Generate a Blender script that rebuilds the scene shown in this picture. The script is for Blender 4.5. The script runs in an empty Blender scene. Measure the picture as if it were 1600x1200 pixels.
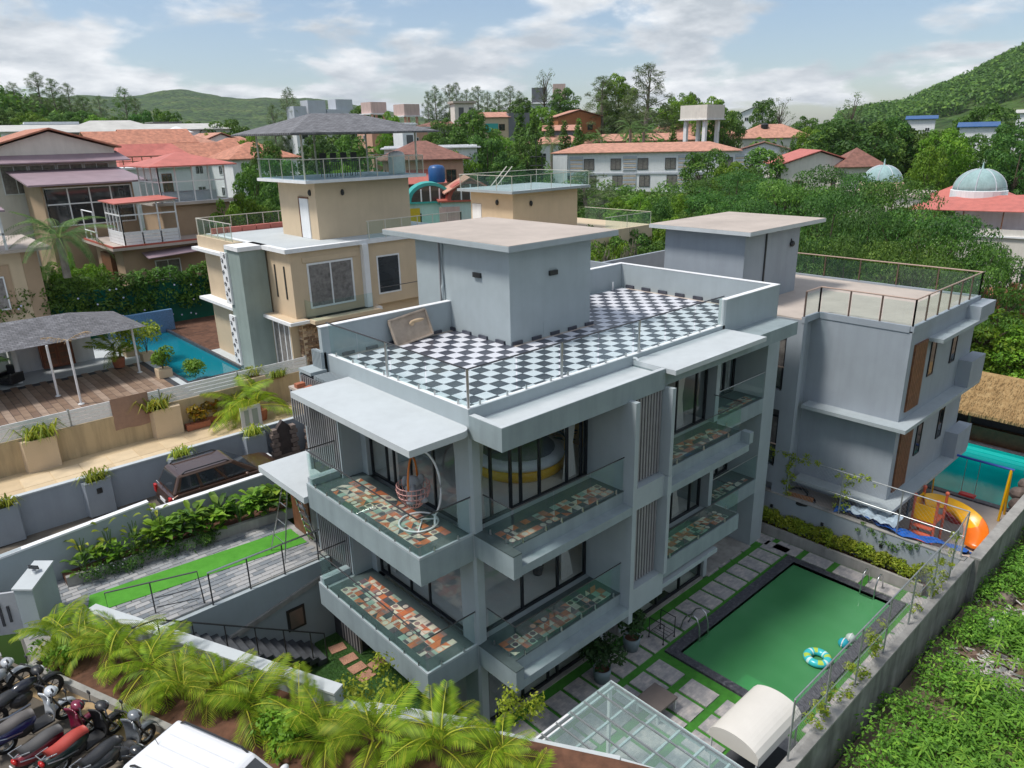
import bpy, math, random
import numpy as np
from mathutils import Vector, Matrix
S = bpy.context.scene
COL = S.collection
R_ = math.radians
# ------------------------------------------------------------------ camera, world, sun, exposure
YAW, PIT, ROL, FPX = R_(47.87), R_(18.872), R_(-1.274), 1137.3     # focal length in pixels of a 1600 px wide frame
CAM = np.array([-9.8576, -12.4372, 15.56])
def _rot():
    cy, sy = math.cos(YAW), math.sin(YAW)
    f = np.array([cy*math.cos(PIT), sy*math.cos(PIT), -math.sin(PIT)])
    r = np.array([sy, -cy, 0.0]); u = np.cross(r, f)
    c, s = math.cos(ROL), math.sin(ROL)
    return c*r+s*u, -s*r+c*u, f
_r, _u, _f = _rot()
cd = bpy.data.cameras.new('camera'); cam = bpy.data.objects.new('camera', cd); COL.objects.link(cam)
cd.sensor_width = 36.0; cd.lens = FPX/1600*36; cd.clip_start = 0.2; cd.clip_end = 12000
cam.matrix_world = Matrix(((_r[0], _u[0], -_f[0], CAM[0]), (_r[1], _u[1], -_f[1], CAM[1]), (_r[2], _u[2], -_f[2], CAM[2]), (0, 0, 0, 1)))
S.camera = cam
S.cycles.max_bounces = 8; S.cycles.diffuse_bounces = 3; S.cycles.glossy_bounces = 3; S.cycles.transparent_max_bounces = 16
S.cycles.transmission_bounces = 4; S.cycles.volume_bounces = 0; S.cycles.caustics_reflective = False; S.cycles.caustics_refractive = False
S.cycles.use_denoising = True
S.cycles.volume_step_rate = 4
S.view_settings.view_transform = 'Standard'; S.view_settings.look = 'None'; S.view_settings.gamma = 1.0
S.view_settings.use_curve_mapping = False; S.view_settings.exposure = 0.65
SUN_EL, SUN_AZ = R_(60), math.atan2(-0.9, 0.43)       # the sun stands to the left, behind the left-hand facade
W = bpy.data.worlds.new('World'); S.world = W; W.use_nodes = True
nt = W.node_tree; N = nt.nodes; L = nt.links; N.clear()
def wn(t, **k):
    n = N.new(t)
    for a, v in k.items(): setattr(n, a, v)
    return n
out = wn('ShaderNodeOutputWorld'); mixs = wn('ShaderNodeMixShader'); bg1 = wn('ShaderNodeBackground'); bg2 = wn('ShaderNodeBackground')
sky = wn('ShaderNodeTexSky', sky_type='NISHITA', sun_disc=False, sun_elevation=SUN_EL, sun_rotation=SUN_AZ, altitude=600, dust_density=1.6, air_density=1.0, ozone_density=1.5)
bg1.inputs[1].default_value = 0.09
L.new(sky.outputs[0], bg1.inputs[0])
tc = wn('ShaderNodeTexCoord'); sep = wn('ShaderNodeSeparateXYZ'); L.new(tc.outputs['Generated'], sep.inputs[0])
ab = wn('ShaderNodeMath', operation='ABSOLUTE'); L.new(sep.outputs[2], ab.inputs[0])
ad = wn('ShaderNodeMath', operation='ADD'); L.new(ab.outputs[0], ad.inputs[0]); ad.inputs[1].default_value = 0.24
dv = wn('ShaderNodeVectorMath', operation='DIVIDE'); L.new(tc.outputs['Generated'], dv.inputs[0])
cx = wn('ShaderNodeCombineXYZ')
for i in range(3): L.new(ad.outputs[0], cx.inputs[i])
L.new(cx.outputs[0], dv.inputs[1])
n1 = wn('ShaderNodeTexNoise'); n1.inputs['Scale'].default_value = 1.7; n1.inputs['Detail'].default_value = 9; n1.inputs['Roughness'].default_value = 0.56; n1.inputs['Distortion'].default_value = 0.25
mp = wn('ShaderNodeMapping'); mp.inputs['Location'].default_value = (3.7, 8.3, 0.4); L.new(dv.outputs[0], mp.inputs[0]); L.new(mp.outputs[0], n1.inputs[0])
ramp = wn('ShaderNodeMapRange', interpolation_type='SMOOTHSTEP'); L.new(n1.outputs[0], ramp.inputs[0]); ramp.inputs[1].default_value = 0.44; ramp.inputs[2].default_value = 0.56
n2 = wn('ShaderNodeTexNoise'); n2.inputs['Scale'].default_value = 2.9; n2.inputs['Detail'].default_value = 7; n2.inputs['Roughness'].default_value = 0.6
mp2 = wn('ShaderNodeMapping'); mp2.inputs['Location'].default_value = (1.1, 2.3, 0.6); L.new(dv.outputs[0], mp2.inputs[0]); L.new(mp2.outputs[0], n2.inputs[0])
cr = wn('ShaderNodeValToRGB'); L.new(n2.outputs[0], cr.inputs[0])
cr.color_ramp.elements[0].position = 0.38; cr.color_ramp.elements[0].color = (0.42, 0.46, 0.50, 1)
cr.color_ramp.elements[1].position = 0.66; cr.color_ramp.elements[1].color = (0.84, 0.85, 0.86, 1)
L.new(cr.outputs[0], bg2.inputs[0]); bg2.inputs[1].default_value = 0.86
L.new(ramp.outputs[0], mixs.inputs[0]); L.new(bg1.outputs[0], mixs.inputs[1]); L.new(bg2.outputs[0], mixs.inputs[2]); L.new(mixs.outputs[0], out.inputs[0])
sl = bpy.data.lights.new('sun', 'SUN'); so = bpy.data.objects.new('sun', sl); COL.objects.link(so)
sl.energy = 2.3; sl.angle = R_(11); sl.color = (1.0, 0.96, 0.90)
_sd = Vector((math.sin(SUN_AZ)*math.cos(SUN_EL), math.cos(SUN_AZ)*math.cos(SUN_EL), math.sin(SUN_EL)))
so.rotation_euler = _sd.to_track_quat('Z', 'Y').to_euler(); so.location = (0, 0, 120)

# ------------------------------------------------------------------ measuring: a sight line meets a real plane of the place
def ray(px, py): return _r*(px-800)-_u*(py-600)+_f*FPX
def at(px, py, **k):
    (a, v), = k.items(); i = 'xyz'.index(a); d = ray(px, py)
    return CAM+d*(v-CAM[i])/d[i]
def far(px, py, D):
    d = ray(px, py); return CAM+d*D/math.hypot(d[0], d[1])

# ------------------------------------------------------------------ builders
OFF = {}
class MB:
    def __init__(s): s.v = []; s.f = []; s.m = []; s.k = 0; s.M = None
    def add(s, vs, fs):
        b = len(s.v)
        if s.M is not None: vs = [tuple(s.M @ Vector(p)) for p in vs]
        s.v += [tuple(map(float, p)) for p in vs]; s.f += [tuple(b+i for i in f) for f in fs]; s.m += [s.k]*len(fs); return s
    def box(s, x0, x1, y0, y1, z0, z1):
        x0, x1 = min(x0, x1), max(x0, x1); y0, y1 = min(y0, y1), max(y0, y1); z0, z1 = min(z0, z1), max(z0, z1)
        return s.add([(x0,y0,z0),(x1,y0,z0),(x1,y1,z0),(x0,y1,z0),(x0,y0,z1),(x1,y0,z1),(x1,y1,z1),(x0,y1,z1)],
              [(0,3,2,1),(4,5,6,7),(0,1,5,4),(1,2,6,5),(2,3,7,6),(3,0,4,7)])
    def prism(s, poly, z0, z1):
        n = len(poly)
        a = sum(poly[i][0]*poly[(i+1)%n][1]-poly[(i+1)%n][0]*poly[i][1] for i in range(n))
        if a < 0: poly = poly[::-1]
        return s.add([(p[0],p[1],z0) for p in poly]+[(p[0],p[1],z1) for p in poly],
              [tuple(range(n-1,-1,-1)), tuple(range(n,2*n))]+[(i,(i+1)%n,n+(i+1)%n,n+i) for i in range(n)])
    def wall(s, p, q, t, z0, z1, z0b=None, z1b=None):      # an upright wall from p to q, thickness t
        p = Vector(p[:2]); q = Vector(q[:2]); d = (q-p).normalized(); n = Vector((-d.y, d.x))*t/2
        zb0 = z0 if z0b is None else z0b; zb1 = z1 if z1b is None else z1b
        a, b, c, e = p+n, p-n, q-n, q+n
        return s.add([(a.x,a.y,z0),(b.x,b.y,z0),(c.x,c.y,zb0),(e.x,e.y,zb0),(a.x,a.y,z1),(b.x,b.y,z1),(c.x,c.y,zb1),(e.x,e.y,zb1)],
              [(0,3,2,1),(4,5,6,7),(0,1,5,4),(1,2,6,5),(2,3,7,6),(3,0,4,7)])
    def quad(s, *p): return s.add(p, [tuple(range(len(p)))])
    def tube(s, pts, r, n=6, closed=False):
        pts = [Vector(p) for p in pts]; m = len(pts); vs = []; fs = []
        rs = r if isinstance(r, (list, tuple)) else [r]*m
        for i, p in enumerate(pts):
            if closed: t = pts[(i+1)%m]-pts[i-1]
            else: t = pts[min(i+1, m-1)]-pts[max(i-1, 0)]
            t = t.normalized() if t.length > 1e-9 else Vector((0,0,1))
            u = t.cross(Vector((0,0,1)))
            if u.length < 1e-3: u = t.cross(Vector((1,0,0)))
            u.normalize(); w = u.cross(t)
            for j in range(n):
                a = 2*math.pi*j/n; vs.append(p+(u*math.cos(a)+w*math.sin(a))*rs[i])
        for i in range(m if closed else m-1):
            i2 = (i+1) % m
            for j in range(n): fs.append((i*n+j, i2*n+j, i2*n+(j+1)%n, i*n+(j+1)%n))
        if not closed: fs += [tuple(range(n)), tuple((m-1)*n+j for j in range(n-1,-1,-1))]
        return s.add(vs, fs)
    def bar(s, p, q, r, n=6): return s.tube([p, q], r, n)
    def lathe(s, c, prof, n=16, cap=True):
        vs = []; fs = []
        for r, z in prof:
            for j in range(n):
                a = 2*math.pi*j/n; vs.append((c[0]+r*math.cos(a), c[1]+r*math.sin(a), c[2]+z))
        for i in range(len(prof)-1):
            for j in range(n): fs.append((i*n+j, i*n+(j+1)%n, (i+1)*n+(j+1)%n, (i+1)*n+j))
        if cap: fs += [tuple(range(n-1,-1,-1)), tuple((len(prof)-1)*n+j for j in range(n))]
        return s.add(vs, fs)
    def ell(s, c, r, n=12, m=8):
        if not isinstance(r, (tuple, list)): r = (r, r, r)
        vs = [(c[0], c[1], c[2]-r[2])]; fs = []
        for i in range(1, m):
            t = math.pi*i/m
            for j in range(n):
                a = 2*math.pi*j/n; vs.append((c[0]+r[0]*math.sin(t)*math.cos(a), c[1]+r[1]*math.sin(t)*math.sin(a), c[2]-r[2]*math.cos(t)))
        vs.append((c[0], c[1], c[2]+r[2])); e = len(vs)-1
        for j in range(n):
            fs.append((0, 1+(j+1)%n, 1+j)); fs.append((e, e-n+j, e-n+(j+1)%n))
        for i in range(m-2):
            for j in range(n): fs.append((1+i*n+j, 1+i*n+(j+1)%n, 1+(i+1)*n+(j+1)%n, 1+(i+1)*n+j))
        return s.add(vs, fs)
    def hip(s, x0, x1, y0, y1, z, rise, over=0.4, ridge=None, th=0.12):   # hip roof with a fascia edge
        x0 -= over; x1 += over; y0 -= over; y1 += over
        w, d = x1-x0, y1-y0; k = min(w, d)/2 if ridge is None else ridge
        if w >= d: a, b = (x0+k, (y0+y1)/2), (x1-k, (y0+y1)/2)
        else: a, b = ((x0+x1)/2, y0+k), ((x0+x1)/2, y1-k)
        vs = [(x0,y0,z),(x1,y0,z),(x1,y1,z),(x0,y1,z),(x0,y0,z+th),(x1,y0,z+th),(x1,y1,z+th),(x0,y1,z+th),(a[0],a[1],z+th+rise),(b[0],b[1],z+th+rise)]
        side = [(0,3,2,1),(0,1,5,4),(1,2,6,5),(2,3,7,6),(3,0,4,7)]
        top = [(4,5,9,8),(5,6,9),(6,7,8,9),(7,4,8)] if w >= d else [(4,5,8),(5,6,9,8),(6,7,9),(7,4,8,9)]
        return s.add(vs, side+top)
    def gable(s, x0, x1, y0, y1, z, rise, over=0.4, axis='x', th=0.12):
        x0 -= over; x1 += over; y0 -= over; y1 += over
        if axis == 'x':
            m = (y0+y1)/2; pr = [(y0, z), (m, z+rise), (y1, z), (y1, z+th), (m, z+rise+th), (y0, z+th)]
            vs = [(x0, a, b) for a, b in pr]+[(x1, a, b) for a, b in pr]
        else:
            m = (x0+x1)/2; pr = [(x0, z), (m, z+rise), (x1, z), (x1, z+th), (m, z+rise+th), (x0, z+th)]
            vs = [(a, y0, b) for a, b in pr]+[(a, y1, b) for a, b in pr]
        return s.add(vs, [(0,1,4,5),(1,2,3,4),(6,11,10,7),(7,10,9,8)]+[(i, 6+i, 6+(i+1)%6, (i+1)%6) for i in range(6)])
    def build(s, name, mat, parent=None, smooth=False, bevel=0.0, tag_=None, kind=None, label=None):
        if not s.v: return None
        off = np.array(OFF.get(parent.name, (0,0,0)) if parent is not None else (0,0,0), float)
        v = np.array(s.v)
        base = None
        if parent is None:
            lo, hi = v.min(0), v.max(0); base = np.array([(lo[0]+hi[0])/2, (lo[1]+hi[1])/2, lo[2]]); off = base
        v = v-off
        me = bpy.data.meshes.new(name); me.from_pydata([tuple(p) for p in v], [], s.f)
        mats = mat if isinstance(mat, (list, tuple)) else [mat]
        for m in mats: me.materials.append(m)
        if len(mats) > 1: me.polygons.foreach_set('material_index', np.array(s.m, dtype=np.int32))
        if smooth: me.polygons.foreach_set('use_smooth', np.ones(len(s.f), dtype=bool))
        me.validate(); me.update()
        o = bpy.data.objects.new(name, me); COL.objects.link(o)
        if parent is not None:
            o.parent = parent; OFF[o.name] = tuple(off)
        else:
            o.location = base; OFF[o.name] = tuple(base)
        if bevel:
            b = o.modifiers.new('bevel', 'BEVEL'); b.width = bevel; b.segments = 2; b.limit_method = 'ANGLE'; b.harden_normals = False
        if tag_: tag(o, *tag_)
        if kind: o['kind'] = kind
        if label: o['label'] = label
        return o
def tag(o, label, cat, group=None):
    o['label'] = label; o['category'] = cat
    if group: o['group'] = group
    return o
def thing(name, label, cat, loc=(0,0,0), group=None):
    o = bpy.data.objects.new(name, None); COL.objects.link(o); o.location = [float(c) for c in loc]; o.empty_display_size = 0.3
    OFF[o.name] = tuple(map(float, loc)); tag(o, label, cat, group); return o
def kids(o): return [c for c in CH.get(o.name, [])]
CH = {}
def index_children(o):
    lst = [c for c in bpy.data.objects if c.parent == o]; CH[o.name] = lst
    for c in lst: index_children(c)
def dup(o, loc=None, rotz=None, scale=None, label=None, group=None, parent=None, rot=None):
    if o.name not in CH: index_children(o)
    def rec(a, p):
        c = a.copy(); COL.objects.link(c); c.parent = p
        for ch in CH[a.name]: rec(ch, c)
        return c
    r = rec(o, parent)
    if loc is not None: r.location = [float(c) for c in loc]
    if rotz is not None: r.rotation_euler = (0, 0, rotz)
    if rot is not None: r.rotation_euler = rot
    if scale is not None: r.scale = (scale,)*3 if not isinstance(scale, (tuple, list)) else scale
    if label: r['label'] = label
    if group: r['group'] = group
    return r
def link_mesh(name, me, parent=None, loc=(0,0,0), rot=None, scale=None):
    o = bpy.data.objects.new(name, me); COL.objects.link(o); o.location = [float(c) for c in loc]
    if parent is not None: o.parent = parent
    if rot is not None: o.rotation_euler = rot
    if scale is not None: o.scale = scale
    return o
def Bx(*a): return MB().box(*a)

# ------------------------------------------------------------------ materials
class NT:
    def __init__(s, name):
        s.m = bpy.data.materials.new(name); s.m.use_nodes = True; s.t = s.m.node_tree; s.N = s.t.nodes; s.L = s.t.links
        s.p = s.N['Principled BSDF']; s.out = s.N['Material Output']
    def n(s, t, **k):
        o = s.N.new(t)
        for a, v in k.items():
            if a.startswith('i_'): o.inputs[int(a[2:])].default_value = v
            else: setattr(o, a, v)
        return o
    def l(s, a, b): s.L.new(a, b)
    def coord(s, kind='Object', scale=(1,1,1)):
        c = s.n('ShaderNodeTexCoord'); m = s.n('ShaderNodeMapping'); m.inputs['Scale'].default_value = scale
        s.l(c.outputs[kind], m.inputs[0]); return m.outputs[0]
    def noise(s, vec, scale, detail=4, rough=0.55):
        n = s.n('ShaderNodeTexNoise'); n.inputs['Scale'].default_value = scale; n.inputs['Detail'].default_value = detail; n.inputs['Roughness'].default_value = rough
        s.l(vec, n.inputs[0]); return n.outputs[0]
    def ramp(s, fac, stops):
        r = s.n('ShaderNodeValToRGB'); e = r.color_ramp.elements
        while len(e) < len(stops): e.new(0.5)
        for i, (p, c) in enumerate(stops): e[i].position = p; e[i].color = (*c, 1)
        s.l(fac, r.inputs[0]); return r.outputs[0]
    def mix(s, fac, a, b, mode='MIX'):
        m = s.n('ShaderNodeMix', data_type='RGBA', blend_type=mode)
        if isinstance(fac, float): m.inputs[0].default_value = fac
        else: s.l(fac, m.inputs[0])
        for i, v in ((6, a), (7, b)):
            if isinstance(v, tuple): m.inputs[i].default_value = (*v, 1)
            else: s.l(v, m.inputs[i])
        return m.outputs[2]
    def bump(s, h, strength=0.2, dist=0.02):
        b = s.n('ShaderNodeBump'); b.inputs['Strength'].default_value = strength; b.inputs['Distance'].default_value = dist
        s.l(h, b.inputs['Height']); s.l(b.outputs[0], s.p.inputs['Normal'])
    def setp(s, col=None, rough=0.6, metal=0.0, spec=0.5, **k):
        if col is not None:
            if isinstance(col, tuple): s.p.inputs['Base Color'].default_value = (*col, 1)
            else: s.l(col, s.p.inputs['Base Color'])
        s.p.inputs['Roughness'].default_value = rough; s.p.inputs['Metallic'].default_value = metal; s.p.inputs['Specular IOR Level'].default_value = spec
        return s.m
def mul(c, k): return tuple(min(1, max(0, x*k)) for x in c)
def stucco(name, col, var=0.12, scale=1.3, streak=0.12, bump=0.25, rough=0.75, dirt=None):
    t = NT(name); o = t.coord('Object'); a = t.noise(o, scale, 6, 0.6)
    c = t.ramp(a, [(0.3, mul(col, 1-var)), (0.7, mul(col, 1+var))])
    sv = t.coord('Object', (2.2, 2.2, 0.22)); st = t.noise(sv, 1.6, 5, 0.6)
    sf = t.ramp(st, [(0.42, (1, 1, 1)), (0.75, mul((1, 1, 1), 1-streak) if dirt is None else dirt)])
    c = t.mix(1.0, c, sf, 'MULTIPLY')
    f = t.noise(o, 38, 3, 0.6); t.bump(f, bump, 0.012)
    return t.setp(c, rough, 0, 0.3)
def plain(name, col, rough=0.5, metal=0.0, var=0.06, scale=6.0, bump=0.0, spec=0.5, coat=0.0):
    t = NT(name); o = t.coord('Object'); a = t.noise(o, scale, 4)
    c = t.ramp(a, [(0.3, mul(col, 1-var)), (0.7, mul(col, 1+var))])
    if bump: t.bump(t.noise(o, scale*8, 3), bump, 0.01)
    m = t.setp(c, rough, metal, spec)
    if coat: t.p.inputs['Coat Weight'].default_value = coat; t.p.inputs['Coat Roughness'].default_value = 0.05
    return m
def leafmat(name, a, b, c=None, trans=0.35, rough=0.55):
    # 'tint' is a random number per leaf: young and old leaves differ in colour
    t = NT(name); at_ = t.n('ShaderNodeAttribute', attribute_name='tint'); oi = t.n('ShaderNodeObjectInfo')
    stops = [(0.0, a), (0.7, b)] + ([(1.0, c)] if c else [])
    col = t.ramp(at_.outputs['Fac'], stops)
    hs = t.n('ShaderNodeHueSaturation'); mr = t.n('ShaderNodeMapRange'); t.l(oi.outputs['Random'], mr.inputs[0]); mr.inputs[3].default_value = 0.82; mr.inputs[4].default_value = 1.18
    mh = t.n('ShaderNodeMapRange'); t.l(oi.outputs['Random'], mh.inputs[0]); mh.inputs[3].default_value = 0.488; mh.inputs[4].default_value = 0.51
    t.l(mr.outputs[0], hs.inputs['Value']); t.l(mh.outputs[0], hs.inputs['Hue']); t.l(col, hs.inputs['Color'])
    t.setp(hs.outputs[0], rough, 0, 0.3)
    tr = t.n('ShaderNodeBsdfTranslucent'); t.l(hs.outputs[0], tr.inputs[0]); mx = t.n('ShaderNodeMixShader', i_0=trans)
    t.l(t.p.outputs[0], mx.inputs[1]); t.l(tr.outputs[0], mx.inputs[2]); t.l(mx.outputs[0], t.out.inputs[0])
    return t.m
def glassmat(name, tint=(0.86, 0.95, 0.92), refl=1.0, body=0.04, bodycol=(0.25, 0.38, 0.36), ior=1.5):
    t = NT(name); tr = t.n('ShaderNodeBsdfTransparent'); tr.inputs[0].default_value = (*tint, 1)
    df = t.n('ShaderNodeBsdfDiffuse'); df.inputs[0].default_value = (*bodycol, 1)
    m1 = t.n('ShaderNodeMixShader', i_0=body); t.l(tr.outputs[0], m1.inputs[1]); t.l(df.outputs[0], m1.inputs[2])
    gl = t.n('ShaderNodeBsdfGlossy'); gl.inputs['Roughness'].default_value = 0.02
    lw = t.n('ShaderNodeLayerWeight'); lw.inputs[0].default_value = 0.5      # Schlick's reflectance, the same from both sides of the pane
    pw = t.n('ShaderNodeMath', operation='POWER'); t.l(lw.outputs['Facing'], pw.inputs[0]); pw.inputs[1].default_value = 5.0
    mu = t.n('ShaderNodeMath', operation='MULTIPLY_ADD', use_clamp=True); t.l(pw.outputs[0], mu.inputs[0]); mu.inputs[1].default_value = 0.9*refl; mu.inputs[2].default_value = 0.04*refl
    m2 = t.n('ShaderNodeMixShader'); t.l(mu.outputs[0], m2.inputs[0]); t.l(m1.outputs[0], m2.inputs[1]); t.l(gl.outputs[0], m2.inputs[2])
    t.l(m2.outputs[0], t.out.inputs[0]); return t.m
M = {}
GREY = (0.355, 0.405, 0.425)
M['wall'] = stucco('grey_render', GREY, 0.06, 1.1, 0.06); M['wall_shaded'] = stucco('darker_shaded_render', (0.265, 0.32, 0.335), 0.09, 1.1, 0.14)  # fascia and balcony fronts: darker grey with their shade put into the colour
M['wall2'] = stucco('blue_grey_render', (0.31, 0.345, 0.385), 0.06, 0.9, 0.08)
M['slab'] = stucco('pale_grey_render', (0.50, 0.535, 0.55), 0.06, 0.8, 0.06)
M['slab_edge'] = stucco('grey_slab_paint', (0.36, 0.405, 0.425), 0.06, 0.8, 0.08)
M['slabtop'] = stucco('weathered_concrete', (0.47, 0.405, 0.355), 0.12, 0.6, 0.05)
M['concrete'] = stucco('bare_concrete', (0.34, 0.33, 0.31), 0.2, 0.9, 0.3)
M['dirtywall'] = stucco('stained_concrete', (0.22, 0.22, 0.21), 0.3, 1.2, 0.5)
M['white'] = stucco('white_paint', (0.78, 0.79, 0.80), 0.04, 1.5, 0.10)
M['offwhite'] = stucco('offwhite_paint', (0.70, 0.66, 0.60), 0.06, 1.0, 0.10)
M['cream'] = stucco('cream_paint', (0.60, 0.475, 0.33), 0.05, 1.0, 0.05)
M['creamdark'] = stucco('stained_cream_wall', (0.50, 0.39, 0.24), 0.08, 0.8, 0.35)
M['tan'] = stucco('tan_paint', (0.42, 0.30, 0.20), 0.06, 1.0, 0.05)
M['sage'] = stucco('sage_paint', (0.26, 0.32, 0.30), 0.07, 1.0, 0.12)
M['floortile'] = stucco('dark_slate_tile', (0.075, 0.10, 0.10), 0.18, 2.0, 0.05, 0.1, 0.35)
M['roomfloor'] = plain('polished_floor_tile', (0.70, 0.70, 0.68), 0.15, 0, 0.04, 2)
M['roomwall'] = plain('room_paint', (0.78, 0.78, 0.76), 0.7)
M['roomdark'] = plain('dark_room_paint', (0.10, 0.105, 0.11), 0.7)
M['yellow_panel'] = plain('ochre_panel', (0.55, 0.34, 0.06), 0.45)
M['black'] = plain('black_frame', (0.012, 0.014, 0.018), 0.35)
M['steel'] = plain('brushed_steel', (0.55, 0.56, 0.57), 0.28, 1.0)
M['darksteel'] = plain('dark_metal', (0.10, 0.10, 0.105), 0.35, 0.8)
M['galv'] = plain('galvanised_steel', (0.40, 0.42, 0.43), 0.45, 0.7, 0.15)
M['whitemetal'] = plain('white_metal', (0.74, 0.75, 0.76), 0.4)
M['creammetal'] = plain('cream_metal', (0.62, 0.58, 0.50), 0.45)
M['slat'] = plain('taupe_slat', (0.27, 0.265, 0.27), 0.5, 0, 0.1, 3)
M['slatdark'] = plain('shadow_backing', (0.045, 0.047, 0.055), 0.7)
M['glassrail'] = glassmat('rail_glass', (0.93, 0.985, 0.975), 0.55, 0.035)
M['window'] = glassmat('window_glass', (0.95, 0.97, 0.97), 0.9, 0.02, (0.12, 0.18, 0.19))
M['windark'] = plain('dark_window_glass', (0.022, 0.027, 0.032), 0.06, 0, 0.1, 1, spec=0.9)
M['wincurtain'] = plain('curtained_window_glass', (0.20, 0.185, 0.175), 0.12, 0, 0.35, 5, spec=0.8)
M['curtain'] = plain('curtain_cloth', (0.72, 0.68, 0.65), 0.85, 0, 0.06, 4)
M['roofred'] = plain('coral_sheet_roof', (0.50, 0.15, 0.12), 0.6, 0, 0.15, 1.2)
M['roofterra'] = plain('terracotta_tiles', (0.45, 0.19, 0.12), 0.75, 0, 0.3, 2.0, 0.4)
M['roofbrick'] = plain('faded_clay_tiles', (0.48, 0.24, 0.17), 0.8, 0, 0.25, 1.5, 0.4)
M['roofbrown'] = plain('brown_tiles', (0.22, 0.10, 0.075), 0.75, 0, 0.3, 2.0, 0.4)
M['roofgrey'] = plain('pale_sheet_roof', (0.50, 0.49, 0.46), 0.7, 0, 0.12, 0.6)
M['roofmauve'] = plain('mauve_sheet_roof', (0.30, 0.22, 0.25), 0.55, 0, 0.12, 1.0)
M['soil'] = plain('red_soil', (0.12, 0.055, 0.032), 0.95, 0, 0.4, 3, 0.6)
M['wood'] = plain('brown_wood', (0.16, 0.065, 0.03), 0.5, 0, 0.3, 5)
M['terracotta'] = plain('terracotta_pot', (0.38, 0.13, 0.07), 0.7, 0, 0.12)
M['rubber'] = plain('black_rubber', (0.014, 0.014, 0.015), 0.75)
M['plasticblk'] = plain('black_plastic', (0.022, 0.023, 0.025), 0.4)
M['grassdark'] = plain('turf', (0.03, 0.085, 0.015), 0.95, 0, 0.25, 8, 0.8)
M['turf'] = plain('artificial_turf', (0.045, 0.20, 0.02), 0.95, 0, 0.2, 5, 0.8)
M['brick'] = plain('red_brick', (0.38, 0.13, 0.07), 0.85, 0, 0.2)
# ------------------------------------------------------------------ terrain: one sheet to the horizon
rng = np.random.default_rng(7)
def sm(a, b, x):
    t = np.clip((x-a)/(b-a), 0, 1); return t*t*(3-2*t)
def ridge(px, pts): return np.interp(px, [p[0] for p in pts], [p[1] for p in pts])
def terrain_z(x, y):
    x = np.asarray(x, float); y = np.asarray(y, float)
    dx, dy = x-CAM[0], y-CAM[1]; r = np.hypot(dx, dy); az = np.arctan2(dy, dx)
    px = 800-np.tan(np.clip(az-YAW, -1.35, 1.35))*1137.3       # bearing written as a column of the photograph
    px = np.where(np.abs(((az-YAW+np.pi) % (2*np.pi))-np.pi) > 1.35, np.where(((az-YAW+np.pi) % (2*np.pi))-np.pi > 0, -4000, 4000), px)
    z = -0.35+3.1*sm(8.6, 10.5, y)*(1-sm(13, 24, x))+0.8*sm(15, 19, y)+1.2*sm(30, 60, y)
    z = z+2.5*sm(24, 60, r)*sm(0, 30, y)*sm(15, 40, x)
    lefth = ridge(px, [(-3000, 20), (-200, 24), (60, 21), (190, 14), (300, 4), (430, 1), (1600, 0)])*sm(140, 270, r)
    mid = ridge(px, [(430, 0), (560, 3), (700, 9), (850, 14), (1000, 11), (1150, 5), (1300, 1), (1700, 0)])*sm(110, 260, r)
    z = z+(lefth+mid)*(1-sm(420, 900, r))
    hl = ridge(px, [(-4000, 130), (-300, 158), (150, 158), (205, 164), (240, 158), (280, 169), (312, 181), (345, 177), (400, 159), (460, 152), (520, 151), (560, 141), (620, 111), (700, 70), (900, 30), (1200, 20), (1500, 0)])
    z = z+hl*np.exp(-((r-3000)/900)**2)
    hr = ridge(px, [(1180, 0), (1280, 16), (1330, 22), (1380, 27), (1400, 32), (1450, 46), (1500, 62), (1550, 80), (1600, 97), (1750, 145), (2100, 180), (4000, 120)])
    z = z+hr*np.exp(-((r-1150)/330)**2)+0.5*hr*np.exp(-((r-1700)/500)**2)
    return z
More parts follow.
